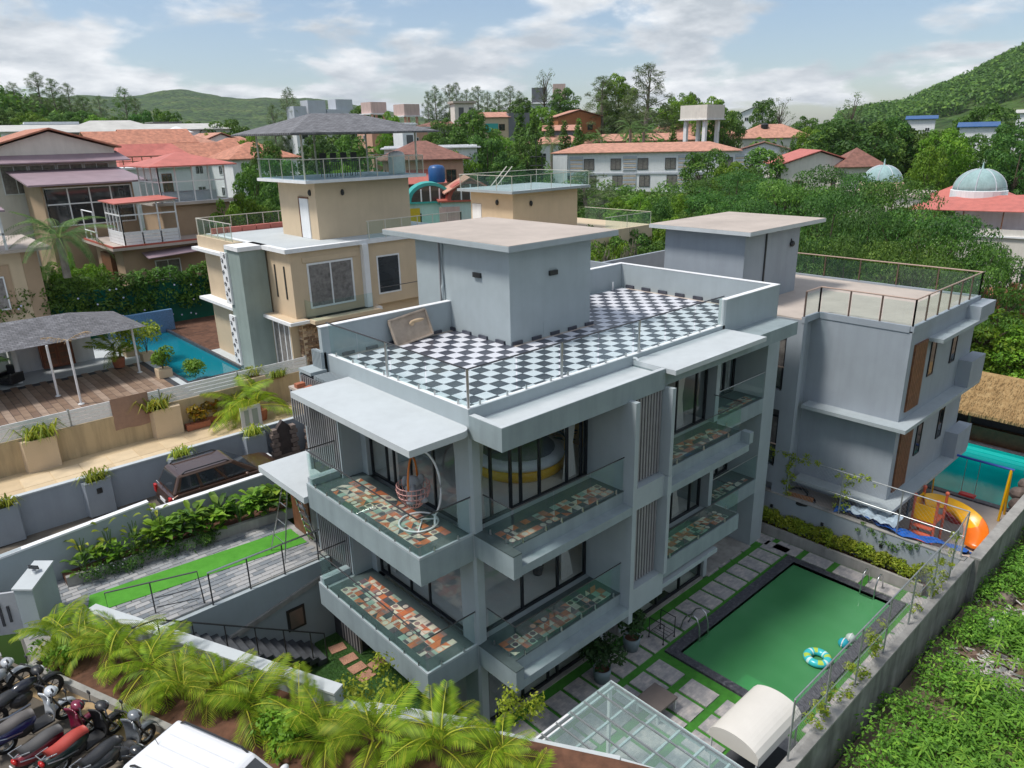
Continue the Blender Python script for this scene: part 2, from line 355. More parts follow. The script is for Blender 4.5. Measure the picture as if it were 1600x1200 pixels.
def build_terrain():
    rs = np.concatenate([[0.5], np.geomspace(4, 9000, 150)]); na = 420
    an = YAW+np.linspace(-np.pi, np.pi, na, endpoint=False)
    # more columns inside the field of view
    w = np.linspace(-1, 1, na, endpoint=False); an = YAW+np.pi*(0.55*w**3+0.45*w)
    Rr, Aa = np.meshgrid(rs, an, indexing='ij')
    X = CAM[0]+Rr*np.cos(Aa); Y = CAM[1]+Rr*np.sin(Aa); Z = terrain_z(X, Y)
    nz = np.sin(X*0.011+1.3)*np.cos(Y*0.013)+0.6*np.sin(X*0.027+Y*0.021)+0.4*np.sin(X*0.05-Y*0.043)
    Z = Z+nz*np.clip((Rr-500)/2500, 0, 1)*5
    v = np.stack([X, Y, Z], -1).reshape(-1, 3); f = []
    for i in range(len(rs)-1):
        for j in range(na):
            k = (j+1) % na; f.append((i*na+j, (i+1)*na+j, (i+1)*na+k, i*na+k))
    me = bpy.data.meshes.new('ground'); me.from_pydata(v.tolist(), [], f); me.polygons.foreach_set('use_smooth', np.ones(len(f), dtype=bool)); me.update()
    t = NT('vegetated_ground'); g = t.n('ShaderNodeNewGeometry'); pos = g.outputs['Position']
    a = t.noise(pos, 0.011, 8, 0.62); b = t.noise(pos, 0.25, 6, 0.6); c0 = t.noise(pos, 0.06, 6, 0.7)
    c = t.ramp(a, [(0.32, (0.028, 0.065, 0.018)), (0.5, (0.05, 0.10, 0.026)), (0.62, (0.085, 0.13, 0.038)), (0.75, (0.16, 0.14, 0.07))])
    c = t.mix(1.0, c, t.ramp(c0, [(0.3, (0.55, 0.6, 0.55)), (0.7, (1.3, 1.25, 1.2))]), 'MULTIPLY')
    c = t.mix(t.ramp(b, [(0.52, (0, 0, 0)), (0.66, (0.55, 0.55, 0.55))]), c, (0.085, 0.065, 0.04))
    vo = t.n('ShaderNodeTexVoronoi'); vo.inputs['Scale'].default_value = 0.085; t.l(pos, vo.inputs[0])
    sv = t.n('ShaderNodeSeparateColor'); t.l(vo.outputs['Color'], sv.inputs[0]); c = t.mix(1.0, c, t.ramp(sv.outputs[0], [(0.1, (0.6, 0.65, 0.6)), (0.9, (1.5, 1.4, 1.3))]), 'MULTIPLY')
    t.bump(vo.outputs['Distance'], 1.0, -7.0); m = t.setp(c, 0.95, 0, 0.15); me.materials.append(m)
    o = bpy.data.objects.new('ground', me); COL.objects.link(o); o['kind'] = 'structure'
build_terrain()
def struct(name, mb, mat, **k): return mb.build(name, mat, kind='structure', **k)

# ------------------------------------------------------------------ fields of tiles
def tile_parts(parent, cells, name, limit=300, stuffname=None):
    # cells: (x, y, z, mesh, rotz); the ones nearest the camera become parts, the rest one joined part
    off = OFF.get(parent.name, (0,0,0)) if parent is not None else (0,0,0)
    cells = sorted(cells, key=lambda c: (c[0]-CAM[0])**2+(c[1]-CAM[1])**2+(c[2]-CAM[2])**2)
    for c in cells[:limit]:
        link_mesh(name, c[3], parent, (c[0]-off[0], c[1]-off[1], c[2]-off[2]), (0, 0, c[4]) if c[4] else None)
    rest = cells[limit:]
    if rest:
        V = []; F = []; mi = []; mats = []
        for c in rest:
            me = c[3]; b = len(V); ca, sa = math.cos(c[4]), math.sin(c[4])
            for p in me.vertices: V.append((p.co.x*ca-p.co.y*sa+c[0]-off[0], p.co.x*sa+p.co.y*ca+c[1]-off[1], p.co.z+c[2]-off[2]))
            for p in me.polygons:
                F.append(tuple(b+i for i in p.vertices)); mm = me.materials[p.material_index]
                if mm not in mats: mats.append(mm)
                mi.append(mats.index(mm))
        me = bpy.data.meshes.new(name); me.from_pydata(V, [], F)
        for m in mats: me.materials.append(m)
        me.polygons.foreach_set('material_index', np.array(mi, dtype=np.int32)); me.update()
        o = link_mesh(stuffname or name, me, parent); o['kind'] = 'stuff'
def tilemesh(name, w, d, h, mats, split=None, ch=0.006):
    b = MB(); x, y = w/2, d/2; c = ch
    b.add([(-x,-y,0),(x,-y,0),(x,y,0),(-x,y,0),(-x+c,-y+c,h),(x-c,-y+c,h),(x-c,y-c,h),(-x+c,y-c,h)], [(0,1,5,4),(1,2,6,5),(2,3,7,6),(3,0,4,7)])
    T = [(-x+c,-y+c,h),(x-c,-y+c,h),(x-c,y-c,h),(-x+c,y-c,h)]
    if split == 'diag':
        b.k = 0; b.add([T[0], T[1], T[2]], [(0,1,2)]); b.k = 1; b.add([T[0], T[2], T[3]], [(0,1,2)])
    elif split == 'half':
        m0 = (0, -y+c, h); m1 = (0, y-c, h); b.k = 0; b.add([T[0], m0, m1, T[3]], [(0,1,2,3)]); b.k = 1; b.add([m0, T[1], T[2], m1], [(0,1,2,3)])
    elif split == 'circle':
        n = 12; pts = [(0.4*w*math.cos(2*math.pi*i/n), 0.4*d*math.sin(2*math.pi*i/n), h) for i in range(n)]
        b.k = 1; b.add(pts, [tuple(range(n))]); b.k = 0
        ring = pts; cor = [T[2], T[3], T[0], T[1]]
        for q in range(4):
            i0 = q*3; b.add([cor[q], ring[(i0+3) % n], ring[(i0+2) % n], ring[(i0+1) % n], ring[i0]], [(0,1,2,3,4)])
        for q in range(4): b.add([cor[q], cor[(q+1) % 4], ring[(q*3+3) % n]], [(0,1,2)])
    else: b.add(T, [(0,1,2,3)])
    me = bpy.data.meshes.new(name); me.from_pydata([tuple(p) for p in b.v], [], b.f)
    for m in mats: me.materials.append(m)
    if len(mats) > 1: me.polygons.foreach_set('material_index', np.array(b.m, dtype=np.int32))
    me.update(); return me

# ------------------------------------------------------------------ railings and windows
def railing(parent, pts, z, h=1.0, posts=None, clamps=True, mat='darksteel', panel=1.3, glass='glassrail', rail_r=0.022, endposts=True, postr=0.022):
    # glass panels along a polyline, a top rail, posts at the ends, small clamps at the foot
    tr = MB(); tr.tube([(p[0], p[1], z+h) for p in pts], rail_r, 6); tr.build('top_rail', M[mat], parent)
    cl = MB()
    for i in range(len(pts)-1):
        a = Vector(pts[i][:2]); b = Vector(pts[i+1][:2]); d = b-a; L_ = d.length; n = max(1, round(L_/panel)); u = d/L_
        for k in range(n):
            p = a+u*(L_*k/n+0.02); q = a+u*(L_*(k+1)/n-0.02)
            MB().wall(p, q, 0.012, z+0.04, z+h-0.03).build('glass_panel', M[glass], parent)
            if clamps:
                for t in (0.25, 0.75):
                    c = p+(q-p)*t; cl.lathe((c.x, c.y, z-0.04), [(0.022, 0), (0.022, 0.15)], 6)
    if clamps: cl.build('glass_clamp', M['steel'], parent)
    for p in (posts or []):
        MB().lathe((p[0], p[1], z-0.02), [(postr, 0), (postr, h)], 8).build('post', M[mat], parent)
def window(parent, axis, plane, a0, a1, z0, z1, mull=(), fr=0.05, dep=0.07, frame='black', glass='window', sill=None, trans=None, name='window', out=0.0):
    # axis 'x': the window lies in y = plane, facing -y; axis 'y': in x = plane, facing -x. frame = part, panes = sub-parts
    f = MB(); es = [a0]+sorted(mull)+[a1]
    def bx(u0, u1, d0, d1, w0, w1):
        if axis == 'x': f.box(u0, u1, plane-d0, plane+d1, w0, w1)
        else: f.box(plane-d0, plane+d1, u0, u1, w0, w1)
    bx(a0, a1, out, dep, z0, z0+fr); bx(a0, a1, out, dep, z1-fr, z1)
    for e in es:
        w = fr if e in (a0, a1) else fr*0.8
        lo = e if e == a0 else (e-w if e == a1 else e-w/2)
        bx(lo, lo+w, out, dep, z0+fr, z1-fr)
    if trans: bx(a0+fr, a1-fr, out*0.9, dep*0.9, trans-fr/2, trans+fr/2)
    w = f.build(name, M[frame], parent)
    for i in range(len(es)-1):
        p = MB(); u0, u1 = es[i]+fr*0.4, es[i+1]-fr*0.4; m = dep*0.4
        if axis == 'x': p.box(u0, u1, plane+m, plane+m+0.012, z0+fr*0.5, z1-fr*0.5)
        else: p.box(plane+m, plane+m+0.012, u0, u1, z0+fr*0.5, z1-fr*0.5)
        p.build('pane', M[glass] if isinstance(glass, str) else M[glass[i % len(glass)]], w)
    return w

# ------------------------------------------------------------------ the grey villa
H = thing('modern_villa', 'three storey grey villa with chequered roof terrace and tiled balconies', 'house', (7, 3.5, 0))
F1, F2, F3 = 2.9, 6.2, 9.38
X1 = 14.7
def P(name, mb, mat, par=H, **k): return mb.build(name, M[mat] if isinstance(mat, str) else mat, par, **k)
# slabs and walls
for z in (F1, F2): P('floor_slab', Bx(0.32, 13.8, 0.12, 7.0, z-0.3, z-0.02), 'slab_edge')
P('roof_slab', Bx(0.0, 14.26, 0.0, 7.2, 8.95, F3), 'wall')
P('ground_floor_slab', Bx(0.02, 13.8, 0.0, 7.0, -0.25, 0.03), 'concrete')
P('corner_pillar', MB().prism([(0.0, 0.06), (0.06, 0.0), (0.31, 0.02), (0.31, 0.3), (0.31, 0.62), (0.0, 0.62)], -0.2, 8.949), 'wall')
P('back_wall', Bx(0.05, 14.26, 7.0, 7.2, -0.3, 8.949), 'wall')
P('end_wall', Bx(13.87, X1, 0.0, 7.2, -0.3, 8.8), 'wall')
e = MB(); e.box(X1-0.01, X1+0.16, 0.35, 3.5, 5.9, 8.3); P('end_wall_pier', e, 'wall')
# left facade walls
l = MB()
for z0, z1 in ((0.03, F1-0.3), (F1-0.02, F2-0.3), (F2-0.02, 8.949)):
    l.box(0.0, 0.2, 4.83, 5.25, z0, z1)
P('facade_wall', l, 'wall')
P('return_wall', Bx(-0.6, 0.0, 5.12, 5.25, 2.3, 8.949), 'wall')
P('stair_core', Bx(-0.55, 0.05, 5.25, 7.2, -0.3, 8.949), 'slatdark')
# slat screens left of the balconies
def slats_x(x, y0, y1, z0, z1, pitch, par=H):
    n = int((y1-y0)/pitch)
    for i in range(n+1):
        y = y0+(y1-y0)*i/n
        P('slat', Bx(x-0.05, x+0.03, y-0.024, y+0.024, z0, z1), 'slat', par)
sc = P('slat_screen', MB().box(-0.66, -0.56, 5.14, 5.2, 2.95, 9.0).box(-0.66, -0.56, 7.15, 7.21, 2.95, 9.0), 'wall')
slats_x(-0.62, 5.27, 7.08, 6.28, 8.93, 0.125, sc)
slats_x(-0.62, 5.27, 7.08, 2.98, 5.55, 0.125, sc)
slats_x(-0.66, 5.15, 6.2, 0.05, 2.35, 0.15, sc)
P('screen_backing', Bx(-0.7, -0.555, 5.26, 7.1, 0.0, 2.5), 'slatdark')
# slatted shaft at the terrace corner
sb = P('slatted_shaft', MB().box(-0.62, -0.08, 6.55, 7.3, 9.0, 9.1).box(-0.1, -0.02, 6.6, 7.2, 8.6, 9.6), 'wall')
for i in range(7): P('slat', Bx(-0.2, -0.1, 6.62+i*0.085, 6.66+i*0.085, 9.0, 9.62), 'slab_edge', sb)
for i in range(8): P('slat', Bx(-0.62+0.0, -0.1, 5.62+i*0.1, 5.66+i*0.1, 8.95, 9.06), 'slab_edge', sb)
P('shaft_top', Bx(-1.0, -0.55, 6.05, 7.3, 8.55, 8.62), 'slabtop', sb)
for i in range(8): P('slat', Bx(-1.02, -0.98, 6.1+i*0.15, 6.15+i*0.15, 7.6, 8.55), 'slat', sb)
# glazing of the left facade
window(H, 'y', 0.12, 0.64, 4.83, F2, 8.72, (1.72, 2.8, 3.62, 3.98), 0.06, frame='black')
window(H, 'y', 0.12, 0.64, 4.83, F1, 5.58, (2.29, 3.22, 4.4), 0.06)
window(H, 'y', 0.10, 0.64, 4.83, 0.05, 2.55, (1.6, 3.0), 0.06)
l = MB(); l.box(0.1, 0.2, 0.63, 4.83, 8.72, 8.949); l.box(0.1, 0.2, 0.63, 4.83, 5.58, 5.6); l.box(0.1, 0.2, 0.63, 4.83, 2.55, 2.6); P('lintel', l, 'wall')
# right facade: window walls
window(H, 'x', 0.28, 0.32, 4.5, F2, 8.72, (0.88, 1.55, 1.91, 2.6, 3.68, 4.25), 0.07, 0.09)
window(H, 'x', 0.28, 0.32, 4.5, F1, 5.58, (1.89, 3.3), 0.07, 0.09)
window(H, 'x', 0.10, 0.32, 4.5, 0.05, 2.55, (1.3, 1.68, 2.71, 3.1), 0.07, 0.09)
window(H, 'x', 0.28, 6.25, 10.5, F2, 8.72, (7.4, 8.8, 9.9), 0.07, 0.09)
window(H, 'x', 0.28, 6.25, 10.5, F1, 5.58, (7.4, 8.82, 9.9), 0.07, 0.09)
window(H, 'x', 0.10, 6.7, 10.6, 0.05, 2.0, (8.0, 9.3), 0.08, 0.09)
window(H, 'x', 1.2, 10.85, 13.8, F2, 8.6, (11.6, 12.3, 13.1), 0.08, 0.09)
window(H, 'x', 1.2, 10.85, 13.8, F1, 5.5, (11.6, 12.3, 13.1), 0.08, 0.09)
l = MB(); l.box(0.31, 10.6, 0.28, 0.45, 8.72, 8.949); l.box(0.31, 10.6, 0.28, 0.45, 5.58, 5.61); l.box(0.31, 4.5, 0.1, 0.28, 2.55, 2.62)
l.box(10.82, 13.87, 1.2, 1.35, 8.6, 8.949); l.box(10.82, 13.87, 1.2, 1.35, 5.5, 5.61); P('lintel', l, 'wall')
for z0, z1 in ((F1-0.02, 5.6), (F2-0.02, 8.949)):
    P('facade_wall', Bx(4.5, 4.66, 0.03, 0.45, z0, z1), 'wall')
    P('column', Bx(10.6, 10.82, 0.0, 1.3, z0, z1), 'wall')
P('facade_wall', Bx(4.52, 6.68, 0.12, 0.28, 0.03, 2.6), 'slab_edge'); P('column', Bx(10.62, 10.84, 0.0, 0.3, -0.2, 2.6), 'slab_edge')
P('facade_wall', Bx(10.84, 13.87, 1.95, 2.1, -0.2, 2.6), 'wall'); P('column', Bx(10.64, 10.84, 0.3, 2.1, -0.2, 2.6), 'wall')
# slat screen on the ground floor wall
g = P('slat_screen', Bx(4.85, 5.85, 0.05, 0.11, 0.04, 2.1), 'slatdark')
for i in range(14): P('slat', Bx(4.87+i*0.07, 4.915+i*0.07, 0.0, 0.055, 0.05, 2.1), 'slat', g)
# canopies
def rounded(x0, x1, y0, y1, r, n=8):       # plan with the corner at (x1, y0) rounded where it meets the wall
    pts = [(x0, y1), (x0, y0), (x1-r, y0)]
    pts += [(x1-r+r*math.sin(t*math.pi/2/n), y0+r-r*math.cos(t*math.pi/2/n)) for t in range(1, n+1)]
    return pts+[(x1, y1)]
P('left_canopy', MB().prism(rounded(-1.8, -0.003, -0.14, 5.45, 0.3), 8.93, 9.1), 'slab')
c = MB(); c.box(0, 6.05, -1.16, -0.003, 8.81, 9.22); P('right_canopy', c, 'wall_shaded')
c = MB(); c.box(0, 6.05, -1.163, -1.02, 9.22, 9.39); c.box(0.0, 0.17, -1.02, -0.003, 9.22, 9.392); P('canopy_upstand', c, 'wall_shaded')
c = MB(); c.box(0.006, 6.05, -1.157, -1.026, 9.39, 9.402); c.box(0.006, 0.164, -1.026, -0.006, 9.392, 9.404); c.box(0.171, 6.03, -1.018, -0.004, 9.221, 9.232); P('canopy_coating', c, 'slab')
P('end_canopy', Bx(6.06, 10.86, -1.49, -0.003, 9.27, 9.41), 'slab'); P('canopy_beam', Bx(6.05, 13.87, -1.0, -0.003, 8.81, 9.268), 'wall_shaded')
# terrace parapets, coping and floor
P('terrace_curb', MB().box(0, 10.85, 0.0, 0.16, F3, 9.53).box(0, 0.16, 0.16, 6.6, F3, 9.53), 'wall')
P('curb_coping', MB().box(0.01, 10.84, 0.01, 0.15, 9.53, 9.542).box(0.01, 0.15, 0.15, 6.59, 9.53, 9.542), 'white')
for a, c_ in (((10.85, 14.26, 0.0, 0.18, F3, 10.36), (10.84, 14.27, -0.01, 0.19)), ((14.08, 14.26, 0.18, 7.2, F3, 10.36), (14.07, 14.27, 0.19, 7.21)), ((8.3, 14.08, 7.0, 7.2, F3, 10.36), (8.3, 14.07, 6.99, 7.21)), ((-0.12, 4.68, 6.6, 6.78, 8.949, 10.36), (-0.14, 4.68, 6.58, 6.8))):
    pp = P('parapet', Bx(*a), 'wall'); P('coping', Bx(*c_, 10.36, 10.385), 'white', pp)
P('parapet_end', Bx(10.72, 10.849, 0.0, 0.2, F3, 10.37), 'slab')
tw = plain('white_tile', (0.66, 0.67, 0.72), 0.35, 0, 0.05, 1.3); tb = plain('charcoal_tile', (0.06, 0.064, 0.085), 0.3, 0, 0.2, 1.3)
mw = tilemesh('white_tile', 0.41, 0.41, 0.012, [tw]); mk = tilemesh('black_tile', 0.41, 0.41, 0.012, [tb])
cells = []
for i in range(33):
    for j in range(16):
        x, y = 0.37+0.415*i, 0.37+0.415*j
        if x > 14.0 or y > 6.5 and x < 4.6 or y > 6.9: continue
        if 4.6 < x < 8.4 and y > 3.6: continue
        cells.append((x, y, F3+0.002, mk if (i+j) % 2 == 0 else mw, 0))
fl = P('terrace_floor', Bx(0.16, 14.08, 0.16, 6.6, F3, F3+0.004), 'slabtop')
tile_parts(fl, cells, 'tile')
# tiles lapped up the foot of the walls
c = MB()
for i in range(7): c.box(4.61, 4.68, 3.9+i*0.83, 4.3+i*0.83, F3, F3+0.12) if 3.9+i*0.83 < 6.4 else None
for i in range(5): c.box(4.75+i*0.83, 5.15+i*0.83, 3.6, 3.655, F3, F3+0.12)
for i in range(9): c.box(14.02, 14.08, 0.5+i*0.83, 0.91+i*0.83, F3, F3+0.14) if 0.5+i*0.83 < 6.7 else None
for i in range(5): c.box(0.5+i*0.83, 0.9+i*0.83, 6.54, 6.6, F3, F3+0.1)
P('skirting_tiles', c, tb)
# stair cabin on the roof
P('cabin_wall', Bx(4.68, 8.32, 3.65, 8.43, F3-0.3, 12.36), 'wall')
P('cabin_roof', Bx(4.2, 9.1, 3.12, 9.7, 12.36, 12.54), 'slab_edge', bevel=0.015); P('roof_screed', Bx(4.21, 9.09, 3.13, 9.69, 12.54, 12.552), 'slabtop')
for (x0, x1, y0, y1) in ((4.6, 4.69, 4.95, 5.3), (6.35, 6.7, 3.57, 3.66)):
    b = MB(); b.box(x0, x1, y0, y1, 11.35, 11.5); P('wall_light', b, 'plasticblk')
P('drain_pipe', MB().tube([(4.63, 6.9, 12.3), (4.63, 6.9, 10.9), (4.6, 6.9, 10.8), (4.6, 6.9, F3)], 0.05, 8), 'wall')
P('drain_pipe', MB().tube([(4.64, 7.05, 12.3), (4.64, 7.05, F3)], 0.03, 6), 'slat')
P('service_hatch', MB().box(6.1, 7.5, 3.642, 3.651, 9.5, 9.9), 'wall')
# outlet pipes on canopies, terrace pipe
P('outlet_pipe', MB().tube([(6.1, 0.0, 9.45), (6.1, -0.1, 9.46), (6.1, -0.16, 9.42), (6.1, -0.17, 9.3)], 0.04, 8), 'whitemetal')
P('vent_pipe', MB().tube([(13.3, 6.8, F3), (13.3, 6.8, F3+0.35)], 0.03, 6), 'whitemetal')
rl = P('terrace_railing', MB().tube([(0.05, 6.55, 10.5), (0.05, 0.05, 10.5), (10.75, 0.05, 10.5)], 0.022, 8), 'darksteel')
for a, b, n in (((0.07, 6.5), (0.07, 0.12), 4), ((0.1, 0.07), (10.7, 0.07), 7)):
    a = Vector(a); b = Vector(b); d = b-a
    for k in range(n):
        p = a+d*(k/n)+d.normalized()*0.03; q = a+d*((k+1)/n)-d.normalized()*0.03
        MB().wall(p, q, 0.012, 9.58, 10.46).build('glass_panel', M['glassrail'], rl)
        for t in (0.2, 0.8):
            s = p+(q-p)*t; P('glass_clamp', MB().lathe((s.x, s.y, 9.53), [(0.028, 0), (0.024, 0.13)], 8), 'steel', rl)
for p in ((0.06, 3.45), (0.06, 0.06), (3.2, 0.06), (6.4, 0.06)): P('post', MB().lathe((p[0], p[1], 9.53), [(0.035, 0), (0.035, 0.97)], 10), 'steel', rl)
# fins and slat screens between the two bays
P('fin', Bx(4.46, 4.63, -1.43, 0.1, 2.0, 8.86), 'wall'); P('fin', Bx(4.463, 4.627, -0.35, 0.1, -0.2, 2.0), 'slab_edge')
P('fin', Bx(6.07, 6.22, -1.43, 0.1, 6.22, 8.86), 'wall'); P('fin', Bx(6.07, 6.22, -1.43, 0.1, 2.95, 5.6), 'wall')
P('spandrel', Bx(4.63, 6.24, -1.3, 0.1, 5.55, 6.22), 'wall'); P('spandrel', Bx(4.63, 6.24, -1.3, 0.1, 2.15, 2.95), 'wall')
P('spandrel', Bx(6.05, 6.24, -1.432, -1.3, 5.55, 6.2), 'wall')
for z0, z1 in ((6.25, 8.8), (2.98, 5.52)):
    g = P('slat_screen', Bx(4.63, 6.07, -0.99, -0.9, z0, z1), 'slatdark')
    for i in range(11): P('slat', Bx(4.66+i*0.13, 4.725+i*0.13, -1.1, -0.985, z0+0.02, z1), 'slat', g)

# balconies
PAL = [(0.50, 0.16, 0.07), (0.62, 0.34, 0.22), (0.60, 0.57, 0.44), (0.30, 0.40, 0.33), (0.115, 0.09, 0.10), (0.55, 0.50, 0.42), (0.07, 0.085, 0.09), (0.40, 0.15, 0.10), (0.24, 0.17, 0.16)]
pm = [plain('patch_tile', c, 0.45, 0, 0.15, 2) for c in PAL]
rr = random.Random(5); TM = []
for i in range(36):
    a, b = rr.sample(range(len(PAL)), 2); TM.append(tilemesh('patchwork_tile', 0.206, 0.206, 0.008, [pm[a], pm[b]], rr.choice(['diag', 'half', 'circle', None, None])))
for me in TM:
    if len(me.materials) == 2 and len(set(p.material_index for p in me.polygons)) == 1: pass
cells = []
def patch(x0, x1, y0, y1, z):
    nx = max(1, round((x1-x0)/0.21)); ny = max(1, round((y1-y0)/0.21))
    for i in range(nx):
        for j in range(ny):
            cells.append((x0+(i+0.5)*(x1-x0)/nx, y0+(j+0.5)*(y1-y0)/ny, z+0.007, rr.choice(TM), rr.choice([0, 1, 2, 3])*math.pi/2))
BAL = P('balcony_floors', MB(), 'floortile') or P('balcony_floor', Bx(-1.55, -0.02, 0.1, 5.45, F2-0.01, F2+0.006), 'floortile')
for k, z in enumerate((F2, F1)):
    b = MB(); b.box(-1.62, 0.0, 0.03, 5.55, z-0.72, z-0.012); P('left_balcony', b, 'wall_shaded')
    if k: P('balcony_floor', Bx(-1.55, -0.02, 0.1, 5.12, z-0.012, z+0.006), 'floortile')
    P('balcony_rim', MB().box(-1.62, -1.56, 0.03, 5.55, z-0.012, z+0.05).box(-1.56, 0.0, 0.03, 0.09, z-0.012, z+0.05).box(-1.56, -0.66, 5.3, 5.55, z-0.012, z+0.22), 'wall')
    patch(-1.33, -0.3, 0.5, 4.78, z)
    r_ = P('balcony_railing', MB().tube([(-0.62, 5.42, z+1.12), (-1.58, 5.42, z+1.12), (-1.58, 0.06, z+1.05), (-0.02, 0.06, z+1.05)], 0.02, 8), 'darksteel')
    for a, c_, n in (((-0.7, 5.42), (-1.55, 5.42), 1), ((-1.585, 5.4), (-1.585, 0.1), 4), ((-1.55, 0.06), (-0.05, 0.06), 1)):
        a = Vector(a); d = Vector(c_)-a
        for i in range(n):
            p = a+d*(i/n)+d.normalized()*0.02; q = a+d*((i+1)/n)-d.normalized()*0.02
            MB().wall(p, q, 0.012, z+0.06, z+1.03).build('glass_panel', M['glassrail'], r_)
            for t in (0.25, 0.75):
                s = p+(q-p)*t; P('glass_clamp', MB().lathe((s.x, s.y, z+0.03), [(0.03, 0), (0.02, 0.13)], 6), 'steel', r_)
    # right front balcony
    P('right_balcony', MB().box(0.3, 4.46, -1.1, 0.02, z-0.6, z-0.012).box(0.3, 4.46, -1.425, -1.1, z-0.6, z-0.36).box(0.03, 0.3, -1.425, 0.02, z-0.62, z-0.0121), 'wall_shaded')
    P('balcony_floor', Bx(0.3, 4.46, -1.06, 0.1, z-0.012, z+0.006), 'floortile')
    P('balcony_rim', MB().box(0.03, 0.3, -1.42, 0.02, z-0.012, z+0.02).box(0.3, 4.46, -1.1, -1.06, z-0.012, z+0.02), 'floortile')
    patch(0.42, 4.25, -0.95, -0.3, z)
    r_ = P('balcony_railing', MB().tube([(0.33, -0.02, z+1.02), (0.33, -1.08, z+1.02), (4.46, -1.08, z+1.02)], 0.016, 8), 'darksteel')
    for a, c_, n in (((0.33, -0.04), (0.33, -1.06), 1), ((0.36, -1.08), (4.45, -1.08), 3)):
        a = Vector(a); d = Vector(c_)-a
        for i in range(n):
            p = a+d*(i/n)+d.normalized()*0.02; q = a+d*((i+1)/n)-d.normalized()*0.02
            MB().wall(p, q, 0.012, z+0.06, z+1.0).build('glass_panel', M['glassrail'], r_)
            for t in (0.2, 0.8):
                s = p+(q-p)*t; P('glass_clamp', MB().lathe((s.x, s.y, z), [(0.03, 0), (0.02, 0.14)], 6), 'steel', r_)
    # right wing balcony
    xe = 10.55 if k == 0 else 11.05
    yf = -1.1 if k == 0 else -0.98
    b = MB(); b.box(6.22, xe, yf, 0.02, z-0.6, z-0.012)
    if k == 0: b.box(6.22, 10.5, -1.425, yf, z-0.6, z-0.36); b.box(10.5, 10.72, -1.425, yf, z-0.36, z+0.02)
    P('wing_balcony', b, 'wall_shaded')
    P('balcony_floor', Bx(6.24, xe-0.05, yf+0.04, 0.1, z-0.012, z+0.006), 'floortile')
    patch(6.4, xe-0.45, -0.85, -0.25, z)
    r_ = P('balcony_railing', MB().tube([(6.22, yf+0.03, z+1.0), (xe-0.05, yf+0.03, z+1.0), (xe-0.05, 0.0, z+1.0)], 0.015, 8), 'darksteel')
    for a, c_, n in (((6.26, yf+0.03), (xe-0.08, yf+0.03), 3), ((xe-0.05, yf+0.06), (xe-0.05, -0.03), 1)):
        a = Vector(a); d = Vector(c_)-a
        for i in range(n):
            p = a+d*(i/n)+d.normalized()*0.02; q = a+d*((i+1)/n)-d.normalized()*0.02
            MB().wall(p, q, 0.012, z+0.06, z+0.98).build('glass_panel', M['glassrail'], r_)
            s = (p+q)/2; P('glass_clamp', MB().lathe((s.x, s.y, z), [(0.03, 0), (0.02, 0.14)], 6), 'steel', r_)
    # end bay
    P('bay_balcony', Bx(10.82, 13.87, 0.0, 1.2, z-0.58, z-0.012), 'wall_shaded'); P('balcony_floor', Bx(10.84, 13.86, 0.04, 1.19, z-0.012, z+0.006), 'floortile')
    patch(11.0, 13.6, 0.15, 0.6, z)
    r_ = P('balcony_railing', MB().tube([(10.83, 0.03, z+1.0), (13.86, 0.03, z+1.0)], 0.015, 8), 'steel')
    for i in range(2): MB().wall((10.86+1.5*i, 0.03), (12.33+1.5*i, 0.03), 0.012, z+0.05, z+0.98).build('glass_panel', M['glassrail'], r_)
tile_parts(BAL, cells, 'patchwork_tile')
P('ground_canopy', Bx(6.24, 9.68, -1.05, 0.02, 2.0, 2.16), 'wall')
# rooms behind the glass
r = MB()
for z, h in ((F2, 2.7), (F1, 2.6), (0.03, 2.5)): r.box(0.2, 10.6, 4.9, 5.0, z, z+h); r.box(10.6, 10.7, 1.35, 5.0, z, z+h); r.box(13.7, 13.8, 1.4, 5, z, z+h); r.box(10.7, 13.7, 3.4, 3.5, z, z+h)
P('room_wall', r, 'roomwall')
r = MB()
for z, h in ((F2, 2.7), (F1, 2.6), (0.03, 2.5)): r.box(5.9, 6.0, 0.46, 4.9, z, z+h)
P('room_wall', r, 'yellow_panel')
r = MB()
for z in (F2, F1, 0.03): r.box(0.2, 13.86, 0.4, 5.0, z-0.02, z+0.004) if z > 1 else r.box(0.2, 10.6, 0.2, 5.0, z, z+0.006)
P('room_floor', r, 'roomfloor')
P('doorway', MB().box(7.2, 8.2, 4.88, 4.9, F2, F2+2.1).box(7.2, 8.2, 4.88, 4.9, F1, F1+2.1).box(2.0, 3.0, 4.88, 4.9, F1, F1+2.1).box(2.0, 4.2, 4.88, 4.9, F2+0.2, F2+2.0), 'roomdark')
# entrance canopy over the drive and its column
P('entrance_canopy', MB().prism([(-1.75, 5.56), (-0.57, 5.56), (-0.57, 7.2), (0.2, 7.2), (0.2, 8.6), (-1.75, 8.6)], 5.62, 5.82), 'slab')
P('entrance_wall', MB().box(-0.5, 0.1, 7.2, 8.55, 2.7, 5.62), 'dirtywall')
P('entrance_door', Bx(-0.56, -0.5, 8.0, 9.2, 2.92, 5.0), 'wood')
